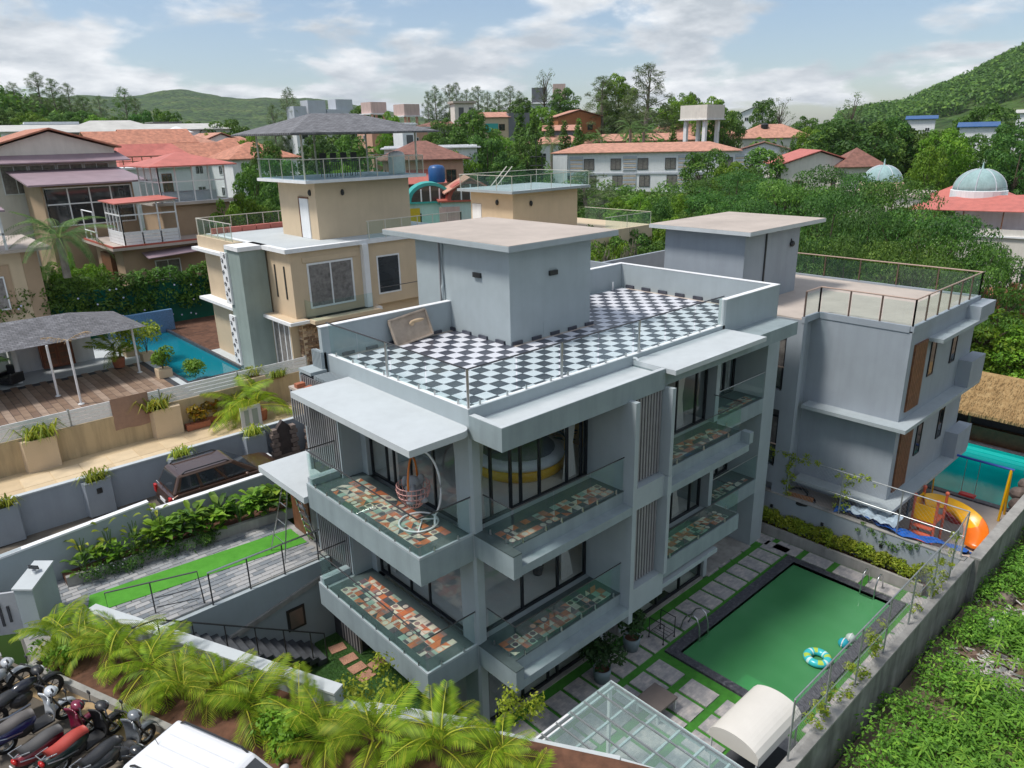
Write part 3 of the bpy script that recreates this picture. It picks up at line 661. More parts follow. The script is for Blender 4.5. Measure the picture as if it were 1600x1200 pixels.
# ------------------------------------------------------------------ pool garden
def voidmat(*a, **k): return plain(*a, **k)
pv = NT('grey_stone_paver'); o_ = pv.coord('Object'); oi_ = pv.n('ShaderNodeObjectInfo')
cmb = pv.n('ShaderNodeVectorMath', operation='ADD'); pv.l(o_, cmb.inputs[0]); pv.l(oi_.outputs['Location'], cmb.inputs[1])
na = pv.noise(cmb.outputs[0], 2.4, 6, 0.65); vb = pv.n('ShaderNodeTexBrick'); vb.inputs['Scale'].default_value = 3.1; vb.inputs['Mortar Size'].default_value = 0.004
vb.inputs['Color1'].default_value = (0.8, 0.8, 0.82, 1); vb.inputs['Color2'].default_value = (1.15, 1.1, 1.08, 1); vb.inputs['Mortar'].default_value = (0.6, 0.6, 0.6, 1)
pv.l(cmb.outputs[0], vb.inputs[0])
pc = pv.ramp(na, [(0.3, (0.27, 0.27, 0.285)), (0.5, (0.40, 0.39, 0.385)), (0.72, (0.54, 0.50, 0.47))])
pc = pv.mix(1.0, pc, vb.outputs[0], 'MULTIPLY'); M['paver'] = pv.setp(pc, 0.5, 0, 0.4)
G0 = 0.0
deck = struct('pool_deck', MB().box(-0.3, 14.3, -1.4, 0.1, -0.3, -0.03).box(-2.0, 6.35, -6.75, -1.4, -0.3, -0.0301).box(14.3, 15.25, -6.75, 0.9, -0.3, -0.03).box(6.35, 14.3, -6.75, -5.75, -0.3, -0.0302).box(13.87, 15.25, 0.1, 1.5, -0.3, -0.0301).box(10.84, 13.87, 0.1, 1.95, -0.3, -0.0302), M['turf'])
for i in range(-1, 19):
    for j in range(6):
        x0, y1 = 0.45+0.8*i-0.34+0.35, -0.34-1.2*j
        x1, y0 = x0+0.68, y1-0.94
        if x1 > 15.2 or y0 < -6.75: continue
        if j == 0: pass
        if x1 > 6.35 and x0 < 14.3 and j >= 1:
            continue
        m_ = M['paver']; MB().box(x0, x1, y0, y1, -0.05, 0.006).build('paver', m_, deck, bevel=0.0)
for i in range(4):
    x0 = 10.9+0.8*i
    MB().box(x0, min(13.85, x0+0.68), -0.08, 0.86, -0.05, 0.006).build('paver', M['paver'], deck, bevel=0.0)
for j in range(6): MB().box(14.36, 15.05, -0.45-1.2*j, 0.5-1.2*j, -0.05, 0.006).build('paver', M['paver'], deck, bevel=0.0)
for i in range(11):   # the narrow slabs beyond the pool edge and by the boundary wall
    x0 = 6.4+0.75*i; MB().box(x0, x0+0.66, -6.7, -5.95, -0.05, 0.006).build('paver', M['paver'], deck)
lawn = struct('lawn', MB().prism([(-3.35, 0.6), (-1.9, -2.1), (0.05, -0.2), (0.05, 6.8), (-1.4, 6.8), (-3.0, 5.0)], -0.3, -0.01), M['grassdark'])
sandst = plain('pink_sandstone', (0.42, 0.22, 0.15), 0.85, 0, 0.15, 3)
for i, (x, y) in enumerate(((-1.08, 5.52), (-1.08, 4.95+0.3), (-1.1, 4.7), (-1.1, 4.2), (-0.55, 4.45))):
    if i == 0: y = 5.95
    b = MB(); b.M = Matrix.Translation((x, y, 0)) @ Matrix.Rotation(0.08*(i-2), 4, 'Z'); b.box(-0.25, 0.25, -0.19, 0.19, -0.05, 0.02)
    b.build('stepping_stone', sandst, lawn)
# pool
gran = NT('dark_granite'); o_ = gran.coord('Object'); vv = gran.noise(o_, 9, 8, 0.75)
M['granite'] = gran.setp(gran.ramp(vv, [(0.35, (0.035, 0.035, 0.045)), (0.55, (0.085, 0.085, 0.10)), (0.7, (0.22, 0.22, 0.24))]), 0.3)
pool = thing('swimming_pool', 'green water swimming pool with dark granite edge', 'pool', (10.3, -3.58, -1.3))
MB().box(6.38, 14.28, -1.79, -1.42, -0.4, 0.02).box(6.38, 14.28, -5.72, -5.38, -0.4, 0.02).box(6.38, 6.68, -5.38, -1.79, -0.4, 0.02).box(13.98, 14.28, -5.38, -1.79, -0.4, 0.02).build('coping', M['granite'], pool)
ptile = plain('pool_tile', (0.62, 0.74, 0.66), 0.4, 0, 0.1, 3)
b = MB(); b.box(6.6, 14.06, -5.46, -1.71, -1.4, -1.3)
for x0, x1, y0, y1 in ((6.6, 6.68, -5.46, -1.71), (13.98, 14.06, -5.46, -1.71), (6.68, 13.98, -5.46, -5.38), (6.68, 13.98, -1.79, -1.71)): b.box(x0, x1, y0, y1, -1.3, 0.0)
for k in range(3): b.box(13.98-0.42*(k+1), 13.98-0.42*k, -5.38, -1.79, -1.3, -0.35-0.3*k); b.box(8.2, 12.72, -1.79-0.4*(k+1), -1.79-0.4*k, -1.3, -0.35-0.3*k)
b.box(6.68, 7.6, -5.38, -3.6, -1.3, -0.28); b.box(6.68, 8.5, -5.38, -4.4, -1.3, -0.6)
b.build('basin', ptile, pool)
wt = NT('green_water'); trw = wt.n('ShaderNodeBsdfTransparent'); trw.inputs[0].default_value = (0.28, 0.78, 0.40, 1)
dfw = wt.n('ShaderNodeBsdfDiffuse'); cw = wt.noise(wt.coord('Object'), 0.35, 3)
wt.l(wt.ramp(cw, [(0.35, (0.10, 0.40, 0.15)), (0.7, (0.15, 0.50, 0.21))]), dfw.inputs[0])
m1 = wt.n('ShaderNodeMixShader', i_0=0.55); wt.l(trw.outputs[0], m1.inputs[1]); wt.l(dfw.outputs[0], m1.inputs[2])
glw = wt.n('ShaderNodeBsdfGlossy'); glw.inputs['Roughness'].default_value = 0.04; frw = wt.n('ShaderNodeFresnel'); frw.inputs[0].default_value = 1.33
bw = wt.n('ShaderNodeBump'); bw.inputs['Strength'].default_value = 0.06; bw.inputs['Distance'].default_value = 0.05
wt.l(wt.noise(wt.coord('Object'), 3.0, 3), bw.inputs['Height']); wt.l(bw.outputs[0], glw.inputs['Normal']); wt.l(bw.outputs[0], frw.inputs['Normal'])
m2 = wt.n('ShaderNodeMixShader'); wt.l(frw.outputs[0], m2.inputs[0]); wt.l(m1.outputs[0], m2.inputs[1]); wt.l(glw.outputs[0], m2.inputs[2]); wt.l(m2.outputs[0], wt.out.inputs[0])
MB().quad((6.68, -5.38, -0.11), (13.98, -5.38, -0.11), (13.98, -1.79, -0.11), (6.68, -1.79, -0.11)).build('water', wt.m, pool)
# hedge planter and garden wall at the far end of the pool
gw = thing('garden_wall', 'grey rendered wall behind the clipped hedge at the pool end', 'wall', (15.75, -2.5, 0))
MB().box(15.62, 15.85, -6.85, 1.6, -0.3, 1.62).build('wall', M['wall2'], gw); MB().box(15.6, 15.87, -6.85, 1.6, 1.62, 1.66).build('coping', M['concrete'], gw)
for y in (0.1, -2.0, -4.2): MB().box(15.57, 15.62, y-0.05, y+0.05, 1.0, 1.12).build('wall_light', M['plasticblk'], gw)
pl = thing('hedge_planter', 'low concrete planter trough under the clipped hedge', 'planter', (15.35, -2.5, 0))
MB().box(15.12, 15.24, -5.9, 1.4, -0.3, 0.4).build('front', M['concrete'], pl); MB().box(15.24, 15.62, -5.9, 1.4, -0.3, 0.28).build('soil', M['soil'], pl)
# boundary wall towards the waste ground
bw_ = thing('boundary_wall', 'long stained concrete boundary wall beside the overgrown lot', 'wall', (12, -6.95, -0.4))
MB().box(1.0, 16.0, -7.02, -6.78, -0.8, 1.55).box(16.0, 34, -7.2, -6.92, -0.8, 1.62).build('wall', M['dirtywall'], bw_)
MB().box(1.0, 16.0, -7.05, -6.75, 1.55, 1.61).box(16.0, 34, -7.23, -6.89, 1.62, 1.68).build('coping', M['concrete'], bw_)
# mesh fence on the walls
fe = thing('mesh_fence', 'tall wire mesh fence with creepers on the pool boundary wall', 'fence', (10, -6.8, 1.6))
fp = [(3.6, -6.84), (5.4, -6.84), (7.2, -6.84), (9.0, -6.84), (10.8, -6.84), (12.6, -6.84), (14.2, -6.84), (15.72, -6.7), (15.73, -4.6), (15.73, -2.5), (15.73, -0.4)]
for p in fp: MB().lathe((p[0], p[1], 1.58), [(0.025, 0), (0.025, 1.82)], 6).build('post', M['galv'], fe)
MB().tube([(p[0], p[1], 3.4) for p in fp], 0.022, 6).build('top_rail', M['galv'], fe); MB().tube([(p[0], p[1], 2.45) for p in fp], 0.012, 4).build('mid_rail', M['galv'], fe)
b = MB()
for i in range(len(fp)-1):
    a = Vector(fp[i]); d = Vector(fp[i+1])-a; n = int(d.length/0.16); hgt = 1.75
    for k in range(-10, n+1):
        for s in (1, -1):
            t0, t1 = k*0.16, k*0.16+hgt
            u0, u1 = max(0, t0), min(d.length, t1)
            if u1 <= u0: continue
            z0, z1 = 1.62+(u0-t0), 1.62+(u1-t0)
            if s < 0: z0, z1 = 1.62+hgt-(u0-t0), 1.62+hgt-(u1-t0)
            p, q = a+d.normalized()*u0, a+d.normalized()*u1
            nrm = Vector((-d.y, d.x)).normalized()*0.0025
            b.add([(p.x+nrm.x, p.y+nrm.y, z0), (q.x+nrm.x, q.y+nrm.y, z1), (q.x-nrm.x, q.y-nrm.y, z1+0.003), (p.x-nrm.x, p.y-nrm.y, z0+0.003)], [(0,1,2,3)])
o = b.build('wire_mesh', M['galv'], fe); o['kind'] = 'stuff'

# ------------------------------------------------------------------ street, drive, ramps and retaining walls
K = [(-10.8, 12.3), (-8.77, 7.2), (-6.9, 2.5), (-5.0, -2.3), (-3.4, -6.4), (0.2, -15)]     # kerb line
st = NT('street_surface'); o_ = st.coord('Object'); a_ = st.noise(o_, 0.7, 8, 0.65)
sc_ = st.ramp(a_, [(0.3, (0.085, 0.072, 0.058)), (0.5, (0.14, 0.118, 0.092)), (0.7, (0.21, 0.18, 0.14))]); st.bump(st.noise(o_, 14, 5, 0.7), 0.4, 0.02); M['street'] = st.setp(sc_, 0.9)
street = struct('street', MB().prism([(-60, -30)]+[(-60, 12.3)]+K+[(1, -30)], -0.6, 2.85), M['street'])
struct('kerb_strip', MB().prism([(K[i][0]-0.55, K[i][1]-0.15) for i in range(1, 5)]+[(K[i][0], K[i][1]) for i in range(4, 0, -1)], 2.8, 2.87), plain('tan_concrete', (0.36, 0.25, 0.13), 0.9, 0, 0.25, 1.5))
pl = thing('palm_planter', 'long street side planter bed of red soil with concrete kerb', 'planter', (-6.5, 3.5, 2.8))
kb = MB()
for i in range(1, 4): kb.wall(K[i], K[i+1], 0.16, 2.7, 3.08)
kb.wall((-8.77, 7.25), (-7.3, 8.4), 0.16, 2.7, 3.08); kb.build('kerb', M['concrete'], pl)
Wl = [(-7.1, 8.25), (-3.72, 0.62), (-2.0, -1.95), (-0.2, -4.9), (1.5, -8.5)]
MB().prism([(-8.7, 7.2), (-6.85, 2.5), (-4.95, -2.3), (-3.4, -6.3)]+[(0.9, -7.0), (-0.3, -4.8), (-2.05, -1.9), (-3.75, 0.62), (-7.1, 8.2)], 2.3, 2.96).build('soil', M['soil'], pl)
rw = thing('retaining_wall', 'grey retaining wall with pale coping between palms and garden', 'wall', (-4, 1, 0))
MB().wall(Wl[0], Wl[1], 0.3, -0.4, 3.36).build('wall', M['wall'], rw); MB().wall(Wl[1], Wl[2], 0.3, -0.4, 3.0).wall(Wl[2], Wl[3], 0.3, -0.4, 2.8).wall(Wl[3], Wl[4], 0.3, -0.4, 2.75).build('lower_wall', M['wall'], rw)
MB().wall(Wl[0], Wl[1], 0.34, 3.36, 3.42).build('coping', M['slab'], rw)
MB().wall((-3.35, 0.05), (-2.02, -1.93), 0.34, 3.0, 3.06).wall(Wl[2], Wl[3], 0.34, 2.8, 2.86).wall(Wl[3], Wl[4], 0.34, 2.75, 2.81).build('coping', M['slab'], rw)
# drive: block paving, each block a piece where it can be told apart
drive = struct('driveway', MB().box(-8.7, -0.5, 6.9, 11.3, 1.6, 2.88).box(-3.2, -0.5, 6.85, 6.9, 1.6, 2.881), M['concrete'])
bmats = [plain('grey_block_%d' % i, c, 0.7, 0, 0.1, 2) for i, c in enumerate([(0.25, 0.26, 0.27), (0.32, 0.33, 0.34), (0.20, 0.22, 0.24), (0.37, 0.37, 0.37)])]
bme = [tilemesh('paving_block', 0.385, 0.19, 0.03, [m], None, 0.012) for m in bmats]
cells = []; rr = random.Random(3)
for j in range(22):
    for i in range(21):
        x = -8.6+0.395*(i+(j % 2)*0.5); y = 6.98+0.2*j
        if -8.7 < x < -0.72 and not (y < 8.6 and x < -7.4+ (8.3-y)*0.42): cells.append((x, y, 2.878, rr.choice(bme), 0))
tile_parts(drive, cells, 'paving_block')
cells = []
for j in range(16):
    for i in range(16):
        x = -13.0+0.395*(i+(j % 2)*0.5); y = 8.6+0.2*j
        if x < -9.15-(y-8.2)*0.35: cells.append((x, y, 2.848, rr.choice(bme), 0))
tile_parts(street, cells, 'paving_block', 120)
cp = MB(); pts = [(-7.15, 8.75), (-6.85, 9.75), (-0.75, 9.15), (-0.75, 7.95)]
cp.prism(pts, 2.912, 2.925); o = cp.build('carpet', NT('x').m, None)
tg = NT('green_carpet'); o_ = tg.coord('Object'); M['carpet'] = tg.setp(tg.ramp(tg.noise(o_, 2.2, 6, 0.7), [(0.3, (0.055, 0.24, 0.015)), (0.7, (0.09, 0.33, 0.03))]), 0.95); tg.bump(tg.noise(o_, 60, 2), 0.6, 0.02)
o.data.materials.clear(); o.data.materials.append(M['carpet']); o.name = 'carpet'; tag(o, 'bright green artificial grass runner laid along the grey drive', 'carpet')
# wall under the drive, its window, and the stair down to the lawn
uw = thing('drive_wall', 'tall grey wall under the drive with one small dark window', 'wall', (-3, 6.9, 0))
MB().box(-6.4, -0.6, 6.72, 6.9, -0.4, 2.84).build('wall', M['wall'], uw)
MB().wall((-6.3, 6.7), (-0.62, 6.7), 0.14, 1.0, 1.16, 2.28, 2.44).build('ledge', M['concrete'], uw)
MB().box(-2.28, -1.68, 6.68, 6.72, 0.85, 1.62).build('window_frame', M['black'], uw); MB().box(-2.2, -1.76, 6.665, 6.68, 0.93, 1.54).build('pane', plain('brown_glass', (0.16, 0.12, 0.10), 0.2), uw)
sr = thing('garden_stair', 'dark stone staircase going down from the drive to the lawn', 'stairs', (-4, 6.2, 0))
slate = plain('dark_stair_stone', (0.055, 0.06, 0.068), 0.6, 0, 0.3, 3)
for i in range(16):
    x1 = -1.65-0.275*i; MB().box(x1-0.30, x1, 5.55, 6.7, 0.02+0.175*i, 0.2+0.175*i).build('step', slate, sr)
MB().tube([(-6.7, 5.62, 3.95), (-6.1, 5.62, 3.9), (-1.62, 5.62, 1.05), (-1.62, 5.62, 0.05)], 0.025, 8).build('handrail', M['darksteel'], sr)
for i in range(6):
    t = i/5*0.9; MB().bar((-6.1+4.48*t, 5.62, 2.85*(1-t)+0.05), (-6.1+4.48*t, 5.62, 3.9-2.85*t), 0.018).build('post', M['darksteel'], sr)
rl = thing('drive_railing', 'steel handrail with posts along the edge of the drive', 'railing', (-3.5, 6.88, 2.88))
MB().tube([(-4.35, 6.8, 3.92), (-0.85, 6.75, 3.92)], 0.028, 8).build('handrail', M['steel'], rl)
for x in (-4.33, -3.2, -2.1, -0.95): MB().bar((x, 6.8, 2.55), (x, 6.8, 3.92), 0.022).build('post', M['darksteel'], rl)
rg = thing('stair_gate', 'short steel railing gate at the head of the stair', 'gate', (-5.3, 7.2, 2.88))
MB().tube([(-6.75, 7.9, 2.95), (-6.75, 7.9, 3.88), (-4.55, 7.0, 3.98), (-4.5, 6.98, 2.75)], 0.024, 8).build('frame', M['darksteel'], rg); MB().bar((-5.7, 7.47, 2.9), (-5.7, 7.47, 3.92), 0.02).build('post', M['darksteel'], rg)
MB().bar((-5.65, 7.45, 3.4), (-4.6, 7.03, 3.45), 0.015).bar((-5.65, 7.45, 3.1), (-4.6, 7.03, 3.1), 0.015).build('bar', M['darksteel'], rg)
# planter along the drive, wall behind it
dp = thing('drive_planter', 'raised bed with grey kerb between the drive and side wall', 'planter', (-3, 10.6, 2.9))
MB().wall((-7.2, 10.75), (0.1, 9.95), 0.15, 2.86, 3.24).build('kerb', M['concrete'], dp); MB().prism([(-7.2, 10.8), (0.1, 10.0), (0.1, 11.35), (-7.2, 11.35)], 2.85, 3.1).build('soil', M['soil'], dp)
for x in (-3.6, -1.35): MB().box(x-0.06, x+0.06, 10.24+(-x-1.35)*0.11, 10.38+(-x-1.35)*0.11, 2.9, 3.15).build('spout', M['wood'], dp)
dw = thing('side_wall', 'grey wall with white coping behind the leafy drive planter', 'wall', (-4, 11.45, 2.8))
MB().box(-14, -4.42, 11.38, 11.55, 2.0, 4.0).add([], []).wall((-14, 11.465), (-4.42, 11.465), 0.168, 3.9, 4.0, 3.9, 4.44).build('wall', M['wall'], dw)
MB().box(-4.4, 0.6, 11.38, 11.55, 2.0, 4.1).build('wall', M['wall'], dw)
MB().wall((-14, 11.465), (-4.42, 11.465), 0.21, 3.83, 3.9, 4.44, 4.5).wall((-4.4, 11.465), (0.6, 11.465), 0.21, 4.1, 4.15).build('coping', M['white'], dw)
# the gate and its pillar
gp = thing('gate_pillar', 'broad grey gate pillar with a small solar lamp on top', 'pillar', (-8.1, 9.4, 2.85))
MB().prism([(-8.62, 8.95), (-8.25, 8.6), (-7.55, 9.75), (-7.9, 10.1)], 2.6, 4.35).build('pillar', M['wall'], gp); MB().prism([(-8.66, 8.95), (-8.25, 8.55), (-7.5, 9.76), (-7.9, 10.15)], 4.35, 4.4).build('cap', M['slab'], gp)
sl_ = MB().lathe((-8.02, 9.45, 4.4), [(0.06, 0), (0.06, 0.08)], 10).build('solar_lamp', M['whitemetal'], gp)
b = MB(); b.M = Matrix.Translation((-8.02, 9.45, 4.56)) @ Matrix.Rotation(0.5, 4, 'Y'); b.box(-0.13, 0.13, -0.1, 0.1, -0.015, 0.015); b.build('solar_panel', M['windark'], sl_)
gt = thing('entrance_gate', 'grey sliding gate with irregular slots beside the lamp pillar', 'gate', (-10, 9.7, 2.85))
MB().wall((-12.5, 11.4), (-8.6, 9.15), 0.07, 2.92, 4.2).build('gate_leaf', plain('gate_grey', (0.42, 0.43, 0.45), 0.5, 0, 0.04), gt)
rr = random.Random(8)
for i in range(22):
    t = (i+0.7)/23; x, y = -12.5+3.9*t, 11.4-2.25*t
    z0 = 3.0+rr.random()*0.35; z1 = z0+0.35+rr.random()*0.55
    MB().wall((x-0.025, y-0.035), (x+0.025, y-0.065), 0.05, z0, min(z1, 4.12)).build('slot', M['slatdark'], gt)

# ------------------------------------------------------------------ lane, second wall, neighbour's path, wall and fence
lane = struct('lane', Bx(-40, 16, 11.55, 15.4, 1.0, 2.86), M['street'])
path = struct('neighbour_path', Bx(-40, 18, 15.4, 19.1, 1.0, 3.7), stucco('cream_paving', (0.58, 0.45, 0.28), 0.12, 0.9, 0.05))
ptm = [tilemesh('path_slab', 0.97, 0.97, 0.012, [plain('cream_slab_%d' % i, c, 0.7, 0, 0.08, 2)]) for i, c in enumerate([(0.60, 0.47, 0.30), (0.56, 0.43, 0.27), (0.63, 0.50, 0.33)])]
rr = random.Random(2)
for i in range(18):
    for j in range(3): link_mesh('path_slab', rr.choice(ptm), path, (-9.5+i-OFF[path.name][0], 15.95+j+0.1*0-OFF[path.name][1], 3.7-OFF[path.name][2]))
w2 = thing('lane_wall', 'long grey lane wall with built in planter boxes', 'wall', (-3, 15.35, 2.8))
MB().box(-40, 9, 15.25, 15.42, 2.6, 4.32).build('wall', M['wall2'], w2); MB().box(-40, 9, 15.23, 15.44, 4.32, 4.37).build('coping', M['slab'], w2)
for k, (px, py) in enumerate(((150, 748), (281, 705), (396, 671), (3, 795))):
    x = at(px, py, y=15.1)[0]; MB().prism([(x-0.5, 15.25), (x-0.42, 14.95), (x+0.42, 14.95), (x+0.5, 15.25)], 2.9, 4.2).build('planter_box', M['wall2'], w2)
    if k == 0: MB().prism([(x, 14.9), (x+0.09, 14.92), (x, 14.94), (x-0.09, 14.92)], 3.75, 3.95).build('wall_lamp', M['plasticblk'], w2)
bwl = thing('cream_wall', 'stained cream garden wall below the white slatted fence', 'wall', (-2, 19.2, 3.7))
MB().box(-40, 5.4, 19.1, 19.3, 3.0, 5.02).build('wall', M['creamdark'], bwl)
for px, py in ((64, 700), (262, 652)):
    x = at(px, py, y=18.8)[0]; MB().prism([(x-0.62, 19.1), (x-0.55, 18.75), (x+0.55, 18.75), (x+0.62, 19.1)], 3.69, 4.95).build('planter_box', M['cream'], bwl)
MB().box(5.4, 16, 19.0, 19.2, 3.0, 4.9).build('lower_wall', M['creamdark'], bwl)
wf = thing('white_fence', 'white horizontal board fence on top of the cream wall', 'fence', (-2, 19.2, 5.02))
for s in range(6):
    for k in range(4): MB().box(-15+3.4*s+0.03, -11.6+3.4*s-0.03, 19.16, 19.2, 5.05+k*0.165, 5.19+k*0.165).build('board', M['whitemetal'], wf)
    MB().box(-11.65+3.4*s, -11.55+3.4*s, 19.2, 19.26, 5.02, 5.72).build('post', M['galv'], wf)
# deck with plank tiles, its pool and garden room
DZ = 4.25
planks = []
dk = struct('timber_deck', MB().box(-40, 0.9, 19.3, 29.5, 3.0, DZ-0.02), M['slatdark'])
pmt = [plain('plank_tile_%d' % i, c, 0.55, 0, 0.16, 2.5) for i, c in enumerate([(0.22, 0.145, 0.10), (0.27, 0.185, 0.13), (0.19, 0.125, 0.09), (0.34, 0.25, 0.19)])]
pme = [tilemesh('plank', 0.30, 1.18, 0.02, [m], None, 0.008) for m in pmt]
cells = []; rr = random.Random(4)
for i in range(38):
    for j in range(9): cells.append((-11.2+0.315*i, 19.95+1.2*j-(0.6 if i % 2 else 0), DZ-0.02, pme[3] if i % 4 == 0 else rr.choice(pme[:3]), 0))
tile_parts(dk, [c for c in cells if 19.4 < c[1] < 29.4], 'plank')
struct('pool_surround', MB().box(0.9, 5.6, 19.3, 24.0, 3.0, DZ).box(0.9, 1.35, 24.0, 36, 3.0, DZ).box(4.36, 5.6, 24.0, 29, 3.0, DZ).box(-40, 0.9, 29.5, 37, 3.0, DZ).box(5.6, 24, 19.2, 29, 3.0, DZ-0.05), M['slab'])
struct('neighbour_yard', Bx(4.36, 24, 29, 45, 3.0, DZ-0.06), M['soil'])
np_ = thing('neighbour_pool', 'blue swimming pool beside the cream house with sage pillar', 'pool', (2.7, 30, 3.2))
MB().box(1.35, 4.2, 24.0, 36, 2.9, 3.0).build('basin', plain('blue_tile', (0.05, 0.30, 0.38), 0.4), np_)
wm = plain('blue_water', (0.008, 0.20, 0.27), 0.05, 0, 0.06, 0.3, spec=0.6); MB().quad((1.35, 24, 4.12), (4.2, 24, 4.12), (4.2, 36, 4.12), (1.35, 36, 4.12)).build('water', wm, np_)
MB().box(1.2, 1.35, 24, 36, 4.1, 4.28).box(4.2, 4.35, 24, 36, 4.1, 4.28).box(1.2, 4.35, 23.85, 24, 4.1, 4.28).build('coping', M['granite'], np_)
pw = tag(Bx(0.9, 4.8, 36, 36.3, 4.1, 5.5).build('pool_wall', plain('blue_mosaic', (0.12, 0.24, 0.42), 0.4, 0, 0.3, 14)), 'blue mosaic wall at the far end of the neighbour pool', 'wall')
gn = tag(Bx(-30, 11.5, 38.0, 38.1, 2.5, 7.0).build('green_net', plain('green_shade_net', (0.0, 0.11, 0.07), 0.8, 0, 0.25, 0.8)), 'green shade net stretched under the long creeper hedge', 'net')
# garden room with the shingled roof
gr = thing('garden_room', 'open garden room with grey shingle roof on thin white posts', 'pavilion', (-5, 31, DZ))
shm = NT('grey_shingle'); o_ = shm.coord('Object'); bk = shm.n('ShaderNodeTexBrick'); bk.inputs['Scale'].default_value = 2.2; bk.inputs['Color1'].default_value = (0.13, 0.13, 0.14, 1); bk.inputs['Color2'].default_value = (0.20, 0.20, 0.215, 1); bk.inputs['Mortar'].default_value = (0.07, 0.07, 0.075, 1); bk.inputs['Mortar Size'].default_value = 0.02
shm.l(o_, bk.inputs[0]); M['shingle'] = shm.setp(shm.mix(1.0, bk.outputs[0], shm.ramp(shm.noise(o_, 3, 5, 0.7), [(0.3, (0.7, 0.7, 0.7)), (0.7, (1.3, 1.3, 1.3))]), 'MULTIPLY'), 0.85)
# roof: eave line near, hipped at the right end
ez, rz = 6.75, 7.7
ea = at(218, 511, z=ez); eb = at(0, 590, z=ez)
ye = eb[1]; xe = ea[0]; y_f = at(82, 560, z=ez)[1]
Y0, Y1, XR = 25.6, 31.5, 0.65
b = MB(); b.add([(-25, Y0, ez), (XR, Y0+1.2, ez), (XR-0.3, Y1, ez+0.1), (-25, Y1, ez+0.1), (-25, (Y0+Y1)/2, rz), (XR-3.0, (Y0+Y1)/2, rz)], [(0,1,5,4), (1,2,5), (2,3,4,5), (0,3,2,1)])
b.build('roof', M['shingle'], gr)
MB().box(-25, -0.9, 32.0, 32.2, DZ, 6.9).build('back_wall', M['white'], gr)
MB().box(-4.9, -4.7, 30.0, 32.0, DZ, 6.9).build('side_wall', M['white'], gr)
for x, y in ((-9.5, 26.1), (-3.9, 26.4), (0.1, 27.5)): MB().lathe((x, y, DZ), [(0.12, 0), (0.12, 0.03), (0.055, 0.04), (0.055, ez-DZ)], 10).build('post', M['whitemetal'], gr)
# ------------------------------------------------------------------ generic background house
HG = {}
def winmesh(w, h, kind):
    k = (round(w, 2), round(h, 2), kind)
    if k not in HG:
        f = MB(); f.box(-w/2, w/2, -0.05, 0.03, 0, 0.08); f.box(-w/2, w/2, -0.05, 0.03, h-0.08, h); f.box(-w/2, -w/2+0.07, -0.05, 0.03, 0.08, h-0.08); f.box(w/2-0.07, w/2, -0.05, 0.03, 0.08, h-0.08); f.box(-0.03, 0.03, -0.045, 0.025, 0.08, h-0.08)
        me = bpy.data.meshes.new('window'); me.from_pydata(f.v, [], f.f); me.materials.append(M[{'w': 'whitemetal', 'd': 'wood', 'b': 'black'}[kind[0]]])
        p = MB(); p.box(-w/2+0.05, w/2-0.05, -0.02, 0.0, 0.06, h-0.06)
        mp = bpy.data.meshes.new('pane'); mp.from_pydata(p.v, [], p.f); mp.materials.append(M['wincurtain' if kind[1] == 'c' else 'windark'])
        HG[k] = (me, mp)
    return HG[k]
def put_window(parent, loc, rotz, w, h, kind='wd'):
    me, mp = winmesh(w, h, kind); o = link_mesh('window', me, parent, loc, (0, 0, rotz)); link_mesh('pane', mp, o); return o
